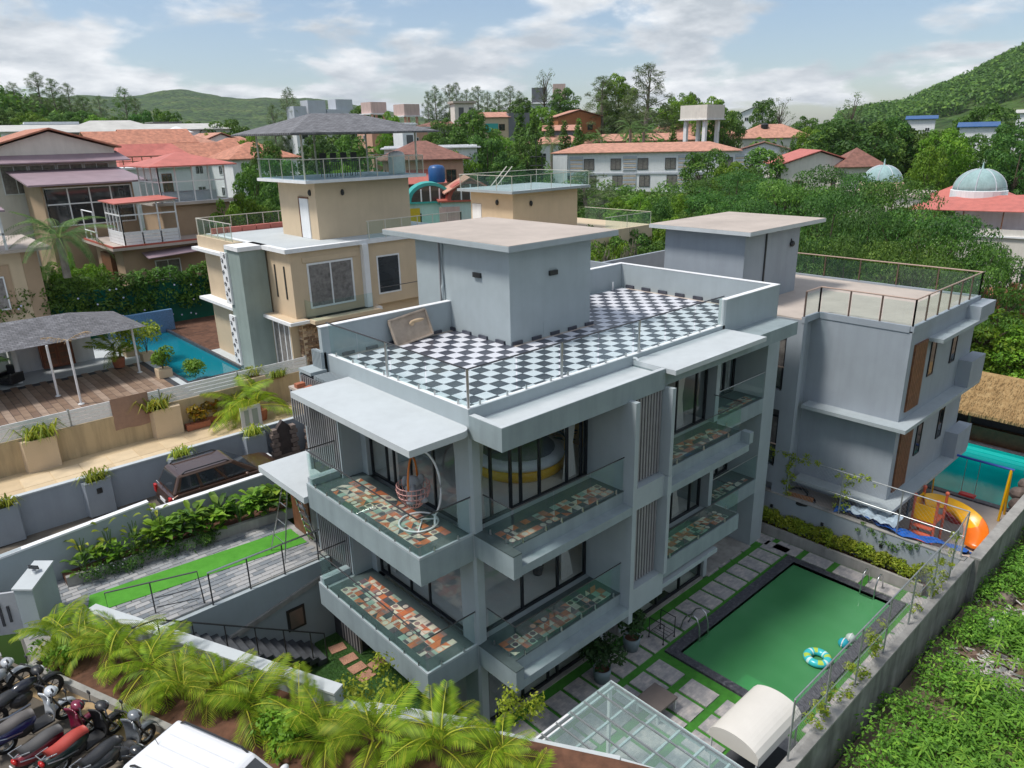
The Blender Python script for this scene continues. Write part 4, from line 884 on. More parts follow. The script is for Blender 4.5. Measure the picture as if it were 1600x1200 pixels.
def house(name, label, px, py, D, w, d, h, yaw=0.0, wall='offwhite', roof=('flat', 0, 'slabtop'), floors=2, nx=3, ny=2, win=(1.2, 1.3), kind='wd', group=None, corner='c', over=0.5, cat='house', sunk=6, skip=(), band=None):
    # px, py: the eave at the front corner ('c': nearest corner, 'm': middle of the front) seen in the photograph, D metres away
    p = far(px, py, D); z1 = p[2]; z0 = z1-h
    t = thing(name, label, cat, (0, 0, 0), group)
    # local frame: front face looks to -y, the left face to -x
    ox, oy = (0, 0) if corner == 'c' else (-w/2, 0)
    OFF[t.name] = (0, 0, 0)
    MB().box(ox, ox+w, oy, oy+d, -sunk, h).build('wall', M[wall], t)
    if roof[0] == 'hip': MB().hip(ox, ox+w, oy, oy+d, h, roof[1], over).build('roof', M[roof[2]], t)
    elif roof[0] == 'gablex': MB().gable(ox, ox+w, oy, oy+d, h, roof[1], over, 'x').build('roof', M[roof[2]], t); MB().add([(ox+0.01, oy, h), (ox+0.01, oy+d, h), (ox+0.01, oy+d/2, h+roof[1]*d/(d+2*over)-0.02), (ox+w-0.01, oy, h), (ox+w-0.01, oy+d, h), (ox+w-0.01, oy+d/2, h+roof[1]*d/(d+2*over)-0.02)], [(0,2,1), (3,4,5), (0,3,5,2), (1,2,5,4), (0,1,4,3)]).build('gable', M[wall], t)
    elif roof[0] == 'gabley': MB().gable(ox, ox+w, oy, oy+d, h, roof[1], over, 'y').build('roof', M[roof[2]], t); MB().add([(ox, oy+0.01, h), (ox+w, oy+0.01, h), (ox+w/2, oy+0.01, h+roof[1]*w/(w+2*over)-0.02), (ox, oy+d-0.01, h), (ox+w, oy+d-0.01, h), (ox+w/2, oy+d-0.01, h+roof[1]*w/(w+2*over)-0.02)], [(0,1,2), (3,5,4), (0,3,4,1), (1,4,5,2), (0,2,5,3)]).build('gable', M[wall], t)
    elif roof[0] == 'mono': MB().add([(ox-over, oy-over, h), (ox+w+over, oy-over, h), (ox+w+over, oy+d+over, h+roof[1]), (ox-over, oy+d+over, h+roof[1]), (ox-over, oy-over, h+0.12), (ox+w+over, oy-over, h+0.12), (ox+w+over, oy+d+over, h+roof[1]+0.12), (ox-over, oy+d+over, h+roof[1]+0.12)], [(0,3,2,1), (4,5,6,7), (0,1,5,4), (1,2,6,5), (2,3,7,6), (3,0,4,7)]).build('roof', M[roof[2]], t)
    else:
        MB().box(ox-over, ox+w+over, oy-over, oy+d+over, h, h+0.18).build('roof', M[roof[2]], t)
        if roof[1] > 0: MB().box(ox, ox+w, oy, oy+0.15, h+0.18, h+roof[1]).box(ox, ox+0.15, oy+0.15, oy+d, h+0.18, h+roof[1]).box(ox+w-0.15, ox+w, oy+0.15, oy+d, h+0.18, h+roof[1]).box(ox+0.15, ox+w-0.15, oy+d-0.15, oy+d, h+0.18, h+roof[1]).build('parapet', M[wall], t)
    fh = h/floors
    for f in range(floors):
        zb = f*fh+fh*0.30
        for i in range(nx):
            if ('x', f, i) in skip: continue
            put_window(t, (ox+w*(i+0.5)/nx, oy-0.01, zb), 0, win[0], win[1], kind)
        for i in range(ny):
            if ('y', f, i) in skip: continue
            put_window(t, (ox-0.01, oy+d*(i+0.5)/ny, zb), -math.pi/2, win[0], win[1], kind)
    if band:
        for f in range(1, floors): MB().box(ox-0.25, ox+w+0.25, oy-0.25, oy+d+0.25, f*fh-0.1, f*fh+0.06).build('ledge', M[band], t)
    t.location = (p[0], p[1], z0); t.rotation_euler = (0, 0, yaw); OFF[t.name] = (0, 0, 0)
    return t
def face(px):       # turn that lets a front look straight at the camera from that column
    return YAW-math.atan((px-800)/1137.3)-math.pi/2
M['peach'] = stucco('peach_paint', (0.62, 0.36, 0.26), 0.06, 1.0, 0.15); M['orange'] = stucco('orange_render', (0.42, 0.16, 0.07), 0.1, 1.0, 0.1)
M['greyhouse'] = stucco('slate_paint', (0.17, 0.18, 0.20), 0.08, 1.0, 0.1); M['palegrey'] = stucco('pale_blue_grey', (0.52, 0.55, 0.60), 0.05, 1.0, 0.1)
M['teal'] = plain('teal_trim', (0.04, 0.36, 0.33), 0.6); M['redtrim'] = plain('red_trim', (0.42, 0.10, 0.07), 0.6); M['yellow'] = plain('yellow_paint', (0.62, 0.42, 0.02), 0.6); M['purple'] = plain('purple_paint', (0.20, 0.08, 0.24), 0.7)
M['mint'] = stucco('mint_paint', (0.52, 0.70, 0.66), 0.05, 1.0, 0.1); M['dome'] = stucco('verdigris_dome', (0.30, 0.43, 0.43), 0.12, 0.8, 0.2); M['bluetank'] = plain('blue_plastic', (0.02, 0.09, 0.26), 0.4)
M['pink'] = stucco('pale_pink_paint', (0.62, 0.46, 0.42), 0.05, 0.8, 0.2)

# ------------------------------------------------------------------ second grey house on the right
B = thing('grey_house', 'blue grey house with beige flat roof and bronze railing', 'house', (20, 2, 0))
def Q(name, mb, mat, par=B, **k): return mb.build(name, M[mat] if isinstance(mat, str) else mat, par, **k)
Q('wall', Bx(16.86, 23.9, -3.7, 0, 2.1, 8.8), 'wall2'); Q('wall', Bx(15.95, 23.9, -0.1, 9.5, -0.3, 8.8).box(17.2, 23.5, -3.4, -0.1, -0.3, 2.1), 'wall2')
Q('pier', Bx(15.7, 15.951, -0.35, 0.25, 1.5, 8.85), 'wall2'); Q('pier', Bx(15.7, 15.951, 2.2, 9.5, 1.5, 8.85), 'wall2')
for z0, z1 in ((5.15, 5.95), (2.0, 2.75), (8.3, 8.85)): Q('spandrel', Bx(15.7, 15.95, 0.25, 2.2, z0, z1), 'wall2')
for z in (5.95, 2.75):
    Q('recess', Bx(15.93, 15.949, 0.26, 2.19, z, z+2.3), 'roomdark'); window(B, 'y', 15.9, 0.3, 1.25, z, z+2.1, (), 0.09, 0.03, glass='wincurtain')
    r_ = Q('balcony_rail', MB().tube([(15.72, 0.26, z+0.95), (15.72, 2.2, z+0.95)], 0.03, 8), plain('bronze_rail', (0.42, 0.30, 0.24), 0.45)); Q('post', Bx(15.7, 15.74, 0.3, 0.34, z, z+0.95), 'darksteel', r_); MB().box(15.72, 15.73, 0.36, 2.2, z+0.08, z+0.88).build('glass_panel', M['glassrail'], r_)
Q('roof_deck', Bx(15.72, 23.9, -0.36, 9.5, 8.8, 8.9).box(16.87, 23.9, -3.7, -0.36, 8.8, 8.9), 'slabtop'); Q('roof_kerb', MB().box(16.86, 23.92, -3.73, -3.6, 8.75, 8.98).box(23.8, 23.92, -3.6, 9.5, 8.75, 8.98).box(16.83, 16.96, -3.6, -0.35, 8.75, 8.98).box(15.68, 16.83, -0.37, -0.25, 8.75, 8.98), 'wall2')
Q('parapet', Bx(15.6, 15.75, 2.6, 12.5, 8.6, 9.95), 'wall2'); Q('parapet', Bx(15.75, 23.9, 9.4, 9.55, 8.6, 9.95), 'wall2')
bz = plain('bronze', (0.16, 0.11, 0.09), 0.4, 0.4)
for pts, n in (([(15.75, -0.3), (16.9, -0.3)], 1), ([(16.9, -0.3), (16.9, -3.66)], 3), ([(16.9, -3.66), (23.86, -3.66)], 6), ([(23.86, -3.66), (23.86, 9.3)], 8)):
    a, c_ = Vector(pts[0]), Vector(pts[1]); d = c_-a
    r_ = Q('roof_rail', MB().tube([(a.x, a.y, 9.93), (c_.x, c_.y, 9.93)], 0.028, 8), plain('bronze_rail', (0.42, 0.30, 0.24), 0.45))
    for i in range(n+1):
        p = a+d*i/n; Q('post', Bx(p.x-0.025, p.x+0.025, p.y-0.025, p.y+0.025, 8.9, 9.93), bz, r_)
        if i < n:
            q = a+d*(i+1)/n; u = d.normalized()*0.06; MB().wall(p+u, q-u, 0.012, 9.02, 9.82).build('glass_panel', M['glassrail'], r_)
# ledges, shades and boxed planters
for z in (5.28, 2.12):
    Q('ledge', MB().box(16.2, 24.2, -4.2, -3.7, z, z+0.14).box(16.2, 16.86, -3.7, -0.36, z, z+0.14), 'slab_edge')
    Q('planter_box', Bx(22.6, 24.3, -4.2, -3.699, z+0.14, z+1.25), 'wall2')
Q('window_shade', Bx(18.6, 23.6, -4.2, -3.699, 8.12, 8.26), 'slab_edge'); Q('window_shade', Bx(22.5, 24.3, -4.2, -3.699, 8.262, 8.8), 'wall2')
for zb in (5.7, 2.45):
    Q('timber_panel', Bx(17.25, 18.45, -3.74, -3.69, zb, zb+2.55), 'wood')
    for i in range(7): Q('timber_slat', Bx(17.27+i*0.17, 17.42+i*0.17, -3.765, -3.735, zb+0.01, zb+2.54), 'wood')
    for x in (19.0, 21.35): window(B, 'x', -3.745, x, x+0.55, zb+0.95, zb+2.35, (), 0.05, 0.045, glass='windark')
Q('glass_wall', Bx(17.6, 23.0, -3.46, -3.4, 0.2, 2.1), 'windark')
for i in range(5): Q('blue_mullion', Bx(17.6+i*0.9, 17.7+i*0.9, -3.5, -3.46, 0.1, 2.1), plain('steel_blue_frame', (0.05, 0.12, 0.22), 0.4))
Q('cabin_wall', Bx(15.95, 20.3, 2.45, 6.2, 8.9, 11.75), 'wall2'); Q('cabin_roof', Bx(15.45, 21.6, 1.98, 6.7, 11.75, 11.9), 'slab'); Q('roof_screed', Bx(15.46, 21.59, 1.99, 6.69, 11.9, 11.912), 'slabtop')
Q('wall_light', MB().ell((19.6, 2.38, 11.0), (0.13, 0.1, 0.13), 8, 6).bar((19.6, 2.44, 11.2), (19.5, 2.35, 10.9), 0.03), 'plasticblk'); Q('drain_pipe', MB().tube([(17.5, 2.42, 11.7), (17.5, 2.42, 8.95)], 0.04, 6), 'darksteel')
struct('side_terrace', Bx(15.85, 34, -6.9, 0.5, -0.4, 0.1).box(15.85, 17.3, -2.6, 1.6, 0.1, 1.5), M['slabtop'])

# ------------------------------------------------------------------ cream neighbour house with the sage pillar
C_ = thing('cream_house', 'cream house with sage pillar, white scroll panels and rooftop cabin', 'house', (8, 24, DZ))
def V(name, mb, mat, par=C_, **k): return mb.build(name, M[mat] if isinstance(mat, str) else mat, par, **k)
RZ = 10.55     # roof terrace
V('wall', Bx(5.0, 5.5, 22.6, 29.0, DZ, RZ), 'cream'); V('sage_pillar', Bx(4.1, 5.4, 22.3, 24.1, DZ-0.1, RZ), 'sage')
V('wall', Bx(5.5, 16, 19.9, 27, DZ+3.1, RZ), 'cream'); V('wall', Bx(5.3, 16, 20.3, 27, DZ, DZ+3.1), 'cream')
V('wall', Bx(4.9, 6.5, 24.1, 29.0, DZ, RZ-0.3), 'cream')
V('stone_wall', Bx(5.75, 8.6, 19.95, 20.31, DZ, DZ+2.95), 'cream')
rr = random.Random(12); smt = [plain('ledge_stone_%d' % i, c, 0.9, 0, 0.2, 6) for i, c in enumerate([(0.30, 0.19, 0.11), (0.40, 0.27, 0.17), (0.22, 0.14, 0.09), (0.46, 0.34, 0.24)])]
sw = V('stone_facing', Bx(5.74, 5.75, 19.96, 20.3, DZ, DZ+2.9), smt[0])
sme = [tilemesh('stone', 0.30, 0.13, 0.05, [m], None, 0.015) for m in smt]
off = OFF[C_.name]
for r in range(20):
    for i in range(9):
        o = link_mesh('stone', rr.choice(sme), sw, (5.92+0.31*(i+0.5*(r % 2))-off[0], 19.95-off[1], DZ+0.1+0.142*r-off[2]), (math.pi/2, 0, 0), (rr.uniform(0.8, 1.05), 1, rr.uniform(0.5, 1.4)))
for r in range(20): link_mesh('stone', rr.choice(sme), sw, (5.74-off[0], 20.12-off[1], DZ+0.1+0.142*r-off[2]), (math.pi/2, 0, -math.pi/2), (1, 1, rr.uniform(0.5, 1.4)))
V('ledge', MB().box(4.9, 10, 19.35, 22.4, DZ+2.95, DZ+3.1), 'white'); V('ledge_top', Bx(5.0, 9.9, 19.45, 22.3, DZ+3.1, DZ+3.12), 'cream')
V('ledge', Bx(4.3, 5.1, 24.1, 29.2, DZ+3.0, DZ+3.15), 'white'); V('ledge', Bx(4.3, 5.1, 24.1, 29.2, RZ-0.55, RZ-0.4), 'white'); V('ledge', Bx(4.6, 5.1, 24.1, 29, RZ-0.4, RZ+0.2), 'cream')
V('roof_slab', MB().box(4.0, 5.6, 22.2, 23.8, RZ, RZ+0.2).box(5.2, 16, 19.7, 29.2, RZ, RZ+0.2), 'white'); V('roof_floor', Bx(5.5, 15.8, 20.1, 29, RZ+0.2, RZ+0.21), 'slab')
V('edge_beam', Bx(9.3, 9.6, 19.6, 19.9, DZ+2.8, RZ), 'white')
window(C_, 'x', 19.86, 6.3, 8.8, DZ+3.5, DZ+5.7, (7.55,), 0.09, 0.05, 'whitemetal', 'wincurtain'); V('soffit_shade', Bx(6.1, 9.1, 19.86, 19.9, DZ+5.75, DZ+6.0), 'cream')
window(C_, 'y', 5.28, 20.4, 22.2, DZ+0.1, DZ+2.8, (20.95, 21.55), 0.09, 0.04, 'whitemetal', 'wincurtain')
window(C_, 'x', 19.93, 7.2, 8.3, DZ+0.9, DZ+2.6, (), 0.07, 0.03, 'whitemetal', 'wincurtain'); window(C_, 'x', 19.88, 10.2, 11.6, DZ+3.6, DZ+5.6, (), 0.08, 0.04, 'whitemetal', 'windark')
for y in (20.6, 21.6): V('slit_window', Bx(5.46, 5.5, y-0.05, y+0.05, DZ+4.0, DZ+5.6), 'windark')
for z in (DZ+0.5, DZ+3.9): window(C_, 'y', 4.87, 24.7, 25.8, z, z+2.0, (), 0.07, 0.03, 'whitemetal', 'wincurtain')
# pierced scroll panels on the pillar
for z0 in (DZ+0.3, DZ+3.5):
    pn = V('scroll_panel', Bx(4.0, 4.1, 23.75, 24.45, z0, z0+2.6), 'white'); sc_ = MB()
    for k in range(9):
        cy, cz = 23.95+0.3*(k % 2), z0+0.2+0.28*k
        sc_.tube([(3.985, cy+(0.14-0.012*t)*math.cos(t*0.75+k), cz+(0.14-0.012*t)*math.sin(t*0.75+k)) for t in range(11)], 0.018, 4)
    V('scroll', sc_, 'slatdark', pn)
# rooftop cabin, its shelter
cab = at(519, 338, y=21.4); V('cabin_wall', Bx(8.0, 13.6, 21.5, 25.5, RZ+0.2, RZ+3.0), 'cream')
V('cabin_slab', Bx(7.2, 14.3, 20.8, 26.2, RZ+3.0, RZ+3.15), 'white'); V('cabin_floor', Bx(7.25, 14.25, 20.85, 26.15, RZ+3.15, RZ+3.16), plain('blue_paint_floor', (0.36, 0.46, 0.54), 0.5))
V('door', Bx(7.95, 8.0, 22.3, 23.2, RZ+0.22, RZ+2.2), 'white'); V('door_frame', MB().box(7.93, 8.0, 23.2, 23.27, RZ+0.22, RZ+2.27).box(7.93, 8.0, 22.25, 23.2, RZ+2.2, RZ+2.27), 'wood')
for p in ((7.96, 22.0, RZ+2.5), (9.5, 21.46, RZ+2.45)): V('wall_lamp', MB().ell(p, (0.1, 0.1, 0.16), 8, 6), 'plasticblk')
railing(C_, [(7.3, 26.1), (7.3, 20.9), (14.2, 20.9), (14.2, 26.1)], RZ+3.16, 0.95, [(7.3, y) for y in (21, 22.2, 23.4, 24.7, 26)]+[(x, 20.9) for x in (8.3, 9.3, 10.3, 11.3, 12.3, 13.3, 14.2)], False, 'creammetal', 1.1)
railing(C_, [(4.7, 29), (4.7, 24.3)], RZ+0.2, 0.9, [(4.7, y) for y in (24.4, 25.3, 26.2, 27.1, 28, 28.9)], False, 'creammetal', 1.0)
railing(C_, [(4.7, 29), (11.5, 29.0)], RZ+0.2, 0.9, [(4.7+k*0.95, 28.98) for k in range(8)], False, 'creammetal', 1.0)
railing(C_, [(9.7, 19.75), (15.8, 19.75)], RZ+0.2, 0.9, [(9.8+k*1.0, 19.75) for k in range(6)], False, 'creammetal', 1.0)
for k in range(6): V('planter_trough', Bx(5.3+k*0.85, 6.1+k*0.85, 28.5, 28.8, RZ+0.21, RZ+0.5), 'roofred')
V('balcony_glass', MB().box(6.0, 6.02, 18.9, 19.9, DZ+3.12, DZ+4.0).box(6.02, 9.2, 18.9, 18.92, DZ+3.12, DZ+4.0), 'glassrail'); V('balcony_slab', Bx(5.9, 9.6, 18.85, 19.9, DZ+2.95, DZ+3.12), 'cream'); V('lower_rail', MB().tube([(9.9, 19.2, DZ+4.1), (14, 19.2, DZ+4.1)], 0.02, 6), 'darksteel')
sh = thing('roof_shelter', 'grey shingle roof shelter on slim posts above the cream cabin', 'shelter', (10.7, 23.5, RZ+3.16))
hz = RZ+5.25
MB().hip(7.2, 14.2, 21.0, 26.4, hz, 0.95, 0.7, ridge=2.9, th=0.08).build('roof', M['shingle'], sh)
for x, y in ((7.4, 21.2), (14.0, 21.2), (7.4, 26.1), (14.0, 26.1), (10.7, 26.1), (10.7, 21.2)):
    if (x, y) != (10.7, 21.2): MB().lathe((x, y, RZ+3.16), [(0.05, 0), (0.05, hz-RZ-3.16)], 8).build('post', M['creammetal'], sh)
for i in range(4):
    ch = thing('bar_stool', ['leftmost', 'second from left', 'third from left', 'rightmost'][i]+' black bar stool under the grey shingle roof shelter', 'stool', (9.3+i*0.6, 22.6, RZ+3.16), 'stools under the roof shelter')
    MB().box(9.12+i*0.6, 9.48+i*0.6, 22.42, 22.78, RZ+3.9, RZ+3.96).box(9.12+i*0.6, 9.48+i*0.6, 22.74, 22.78, RZ+3.96, RZ+4.35).build('seat', M['plasticblk'], ch); lg = MB()
    for a, c_ in ((-.16, -.16), (.16, -.16), (-.16, .16), (.16, .16)): MB().bar((9.3+i*0.6+a, 22.6+c_, RZ+3.17), (9.3+i*0.6+a*.8, 22.6+c_*.8, RZ+3.9), 0.02).build('leg', M['plasticblk'], ch)
tank = tag(MB().lathe((13.2, 21.9, RZ+3.16), [(0.42, 0), (0.45, 0.1), (0.45, 0.95), (0.38, 1.1), (0.15, 1.18)], 14).build('water_tank', M['whitemetal'], smooth=True), 'white water tank at the right end of the rooftop shelter', 'tank')
# ------------------------------------------------------------------ vehicles
def suv(name, label, loc, rotz, paint, L_=4.35, Wd=1.78, Hh=1.68, group=None):
    t = thing(name, label, 'car', (0, 0, 0), group); OFF[t.name] = (0, 0, 0)
    a, hw = L_/2, Wd/2; wr = 0.34; wx = (a-0.85, -a+0.82)
    def arch(cx): return [(cx+0.42*math.cos(th), 0.34+0.42*math.sin(th)) for th in [math.pi*k/8 for k in range(9)]]
    pr = [(-a, 0.42), (-a+0.1, 0.3)]+[(p[0], max(0.26, p[1])) for p in arch(wx[1])[::-1]]+[(p[0], max(0.26, p[1])) for p in arch(wx[0])[::-1]]+[(a-0.12, 0.28), (a, 0.42), (a, 0.7), (a-0.08, 0.88), (a-0.35, 0.98), (a-1.12, 1.06), (-a+0.25, 1.08), (-a+0.04, 1.0), (-a-0.02, 0.72)]
    n = len(pr); b = MB(); b.add([(x, -hw, z) for x, z in pr]+[(x, hw, z) for x, z in pr], [tuple(range(n)), tuple(range(2*n-1, n-1, -1))]+[(i, n+i, n+(i+1) % n, (i+1) % n) for i in range(n)])
    b.build('body', paint, t, bevel=0.045)
    # greenhouse between belt line and roof
    bx0, bx1, tx0, tx1 = -a+0.1, a-1.05, -a+0.42, a-1.95; wb, wt_ = hw-0.05, hw-0.22; zb, zt = 1.05, Hh-0.02
    bot = [(bx0, -wb), (bx1, -wb), (bx1, wb), (bx0, wb)]; top = [(tx0, -wt_), (tx1, -wt_), (tx1, wt_), (tx0, wt_)]
    g = MB(); g.add([(x, y, zb) for x, y in bot]+[(x, y, zt) for x, y in top], [(3,2,1,0), (4,5,6,7), (0,1,5,4), (1,2,6,5), (2,3,7,6), (3,0,4,7)]); g.build('roof', paint, t, bevel=0.07)
    def face_pane(i, j, u0, u1, v0, v1, nm='window'):
        p0, p1, q0, q1 = [Vector((*bot[i], zb)), Vector((*bot[j], zb)), Vector((*top[i], zt)), Vector((*top[j], zt))]
        def pt(u, v): return (p0.lerp(p1, u)).lerp(q0.lerp(q1, u), v)
        A, B_, C2, D2 = pt(u0, v0), pt(u1, v0), pt(u1*1.0, v1), pt(u0, v1); nn = (B_-A).cross(D2-A).normalized()*0.012
        MB().add([tuple(p+nn) for p in (A, B_, C2, D2)]+[tuple(p-nn) for p in (A, B_, C2, D2)], [(0,1,2,3), (7,6,5,4), (0,4,5,1), (1,5,6,2), (2,6,7,3), (3,7,4,0)]).build(nm, M['windark'], t)
    for i, j, rev in ((0, 1, False), (2, 3, True)):
        for u0, u1 in ((0.07, 0.30), (0.34, 0.60), (0.64, 0.9)):
            if rev: u0, u1 = 1-u1, 1-u0
            face_pane(i, j, u0, u1, 0.12, 0.86)
    face_pane(1, 2, 0.06, 0.94, 0.06, 0.92, 'windshield'); face_pane(3, 0, 0.08, 0.92, 0.15, 0.9, 'rear_window')
    for s in (-1, 1):
        MB().tube([(tx0+0.15, s*(wt_-0.06), zt), (tx0+0.28, s*(wt_-0.06), zt+0.07), (tx1-0.25, s*(wt_-0.06), zt+0.07), (tx1-0.1, s*(wt_-0.06), zt)], 0.022, 6).build('roof_rail', M['plasticblk'], t)
        m = MB().ell((bx1-0.55, s*(hw+0.1), 1.12), (0.08, 0.12, 0.08), 10, 6).build('mirror', paint, t, smooth=True)
        MB().box(-a-0.035, -a+0.06, s*(hw-0.22), s*(hw-0.01), 0.72, 1.02).build('tail_light', plain('tail_red', (0.42, 0.012, 0.01), 0.2), t, bevel=0.02)
        MB().box(a-0.12, a+0.012, s*(hw-0.45), s*(hw-0.06), 0.68, 0.86).build('headlight', plain('lamp_glass', (0.6, 0.62, 0.64), 0.1), t, bevel=0.02)
        for x in wx:
            w = MB(); k = 20; w.M = Matrix.Translation((x, s*(hw-0.11), wr)) @ Matrix.Rotation(math.pi/2, 4, 'X'); w.lathe((0, 0, 0), [(0.20, -0.1), (0.31, -0.1), (wr, -0.06), (wr, 0.06), (0.31, 0.1), (0.20, 0.1)], k, False); ty = w.build('tyre', M['rubber'], t, smooth=True)
            r_ = MB(); r_.M = w.M; r_.lathe((0, 0, 0), [(0.2, -0.07), (0.2, 0.07)], 16)
            for q in range(5): c_, s_ = math.cos(q*1.2566), math.sin(q*1.2566); r_.bar((0, 0, 0.07), (0.2*c_, 0.2*s_, 0.06), 0.03, 4); r_.bar((0, 0, -0.07), (0.2*c_, 0.2*s_, -0.06), 0.03, 4)
            r_.build('rim', M['steel'], ty)
    MB().box(-a-0.04, -a-0.02, -0.26, 0.26, 0.62, 0.75).build('number_plate', M['white'], t); MB().box(-a-0.02, -a+0.12, -hw+0.02, hw-0.02, 0.3, 0.5).build('bumper', M['plasticblk'], t, bevel=0.03)
    MB().box(a-0.1, a+0.02, -hw+0.03, hw-0.03, 0.3, 0.5).build('bumper', M['plasticblk'], t, bevel=0.03)
    MB().bar((-a-0.01, -0.2, 1.2), (-a+0.12, 0.25, 1.16), 0.012, 4).build('rear_wiper', M['plasticblk'], t); MB().bar((tx0+0.2, 0, zt), (tx0+0.05, 0, zt+0.25), 0.006, 4).build('aerial', M['plasticblk'], t)
    t.location = loc; t.rotation_euler = (0, 0, rotz); return t
brown = plain('brown_car_paint', (0.085, 0.042, 0.025), 0.3, 0.4, 0.03, 1, 0, 0.5, 0.8)
whitep = plain('white_car_paint', (0.72, 0.73, 0.75), 0.28, 0, 0.01, 1, 0, 0.5, 0.6)
bc = suv('parked_car', 'brown estate car parked in the lane below the cream path', (-1.35, 13.2, 2.87), 0.0, brown, 4.3, 1.8, 1.7)
ob = MB(); ob.M = Matrix.Translation((-2.03, 0.25, 1.35)) @ Matrix.Rotation(math.pi/2-0.5, 4, 'Y'); ob.lathe((0, 0, 0), [(0.0, -0.16), (0.1, -0.15), (0.1, -0.14)], 14); ob.build('round_sticker', M['white'], bc)
wc = suv('parked_car', 'white car with black roof rails parked along the palm planter', (-7.0, -0.98, 2.86), math.atan2(-1.8, 0.72), whitep, 4.4, 1.72, 1.72)
rib = MB()
for s in (-0.28, 0.0, 0.28): rib.box(-1.6, 0.1, s-0.012, s+0.012, 1.698, 1.706)
rib.build('roof_rib', plain('white_rib', (0.6, 0.61, 0.63), 0.3), wc)

def scooter(label, loc, rotz, body, seat, lean=0.12, front=None, moto=False):
    t = thing('parked_scooter' if not moto else 'parked_motorcycle', label, 'scooter' if not moto else 'motorcycle', (0, 0, 0), 'two wheelers parked at the kerb'); OFF[t.name] = (0, 0, 0)
    front = front or body; R0 = 0.235 if not moto else 0.30; fx, rx = 0.64, -0.6
    for x, nm in ((fx, 'front_wheel'), (rx, 'rear_wheel')):
        w = MB(); w.M = Matrix.Translation((x, 0, R0)) @ Matrix.Rotation(math.pi/2, 4, 'X'); w.lathe((0, 0, 0), [(R0-0.09, -0.04), (R0-0.02, -0.05), (R0, -0.02), (R0, 0.02), (R0-0.02, 0.05), (R0-0.09, 0.04)], 20, False); ty = w.build(nm, M['rubber'], t, smooth=True)
        r_ = MB(); r_.M = w.M
        for q in range(6): c_, s_ = math.cos(q*1.047), math.sin(q*1.047); r_.bar((0, 0, 0), ((R0-0.08)*c_, (R0-0.08)*s_, 0), 0.014, 4)
        r_.lathe((0, 0, 0), [(0.05, -0.05), (0.05, 0.05)], 10); r_.tube([((R0-0.085)*math.cos(q*0.3927), (R0-0.085)*math.sin(q*0.3927), 0) for q in range(16)], 0.02, 4, True); r_.build('rim', M['galv'] if not moto else M['plasticblk'], ty)
    MB().tube([(fx, 0.07, R0), (fx-0.16, 0.07, 0.62), (fx-0.26, 0.0, 0.95)], 0.022, 6).tube([(fx, -0.07, R0), (fx-0.16, -0.07, 0.62), (fx-0.26, 0.0, 0.95)], 0.022, 6).build('fork', M['darksteel'], t)
    b = MB(); 
    for k in range(7):
        a = R_(20+k*20); 
    vs = []
    for k in range(9):
        a = R_(15+k*17)
        for y in (-0.075, 0, 0.075): vs.append((fx+(R0+0.05)*math.cos(a), y, R0+(R0+0.05+(0.02 if y == 0 else 0))*math.sin(a)))
    b.add(vs, [(k*3+j, (k+1)*3+j, (k+1)*3+j+1, k*3+j+1) for k in range(8) for j in range(2)]); o = b.build('front_fender', front, t, smooth=True); md = o.modifiers.new('thick', 'SOLIDIFY'); md.thickness = 0.012
    if not moto:
        vs = []
        for k in range(7):
            v = k/6; z = 0.28+0.62*v; x = fx-0.26-0.05*v+0.06*math.sin(v*3.1); w_ = 0.17+0.08*math.sin(v*2.6)
            for q in range(5): u = q/4*2-1; vs.append((x-0.09*u*u, w_*u, z))
        b = MB(); b.add(vs, [(k*5+j, (k+1)*5+j, (k+1)*5+j+1, k*5+j+1) for k in range(6) for j in range(4)]); o = b.build('front_apron', front, t, smooth=True); md = o.modifiers.new('thick', 'SOLIDIFY'); md.thickness = 0.03
        MB().box(-0.12, 0.36, -0.17, 0.17, 0.24, 0.3).build('footboard', M['plasticblk'], t, bevel=0.02)
        b = MB(); b.ell((-0.45, 0, 0.52), (0.52, 0.19, 0.2), 16, 10); b.build('rear_body', body, t, smooth=True); MB().ell((-0.25, 0, 0.42), (0.25, 0.2, 0.2), 12, 8).build('under_seat', M['plasticblk'], t, smooth=True)
        MB().tube([(-0.3, 0.205, 0.5), (-0.6, 0.2, 0.56), (-0.88, 0.1, 0.6)], 0.016, 6).tube([(-0.3, -0.205, 0.5), (-0.6, -0.2, 0.56), (-0.88, -0.1, 0.6)], 0.016, 6).build('side_trim', M['steel'], t)
    else:
        MB().ell((0.12, 0, 0.74), (0.32, 0.15, 0.15), 14, 8).build('fuel_tank', body, t, smooth=True); MB().ell((0.0, 0, 0.42), (0.26, 0.14, 0.2), 10, 8).build('engine', M['darksteel'], t); MB().ell((-0.55, 0, 0.6), (0.4, 0.13, 0.11), 12, 8).build('tail_body', body, t, smooth=True)
        MB().tube([(0.1, -0.17, 0.3), (-0.4, -0.19, 0.3), (-0.85, -0.18, 0.42)], [0.03, 0.045, 0.05], 8).build('exhaust', M['steel'], t)
    b = MB(); vs = []
    for k in range(9):
        u = k/8; x = 0.02-0.86*u; w_ = 0.13+0.03*math.sin(u*3); z = 0.74+0.05*u+0.03*math.sin(u*6.2)
        for q in range(7): a = math.pi*q/6; vs.append((x, w_*math.cos(a), z-0.06+0.1*math.sin(a)))
    b.add(vs, [(k*7+j, (k+1)*7+j, (k+1)*7+j+1, k*7+j+1) for k in range(8) for j in range(6)]+[tuple(range(6, -1, -1)), tuple(56+j for j in range(7))]); b.build('seat', seat, t, smooth=True)
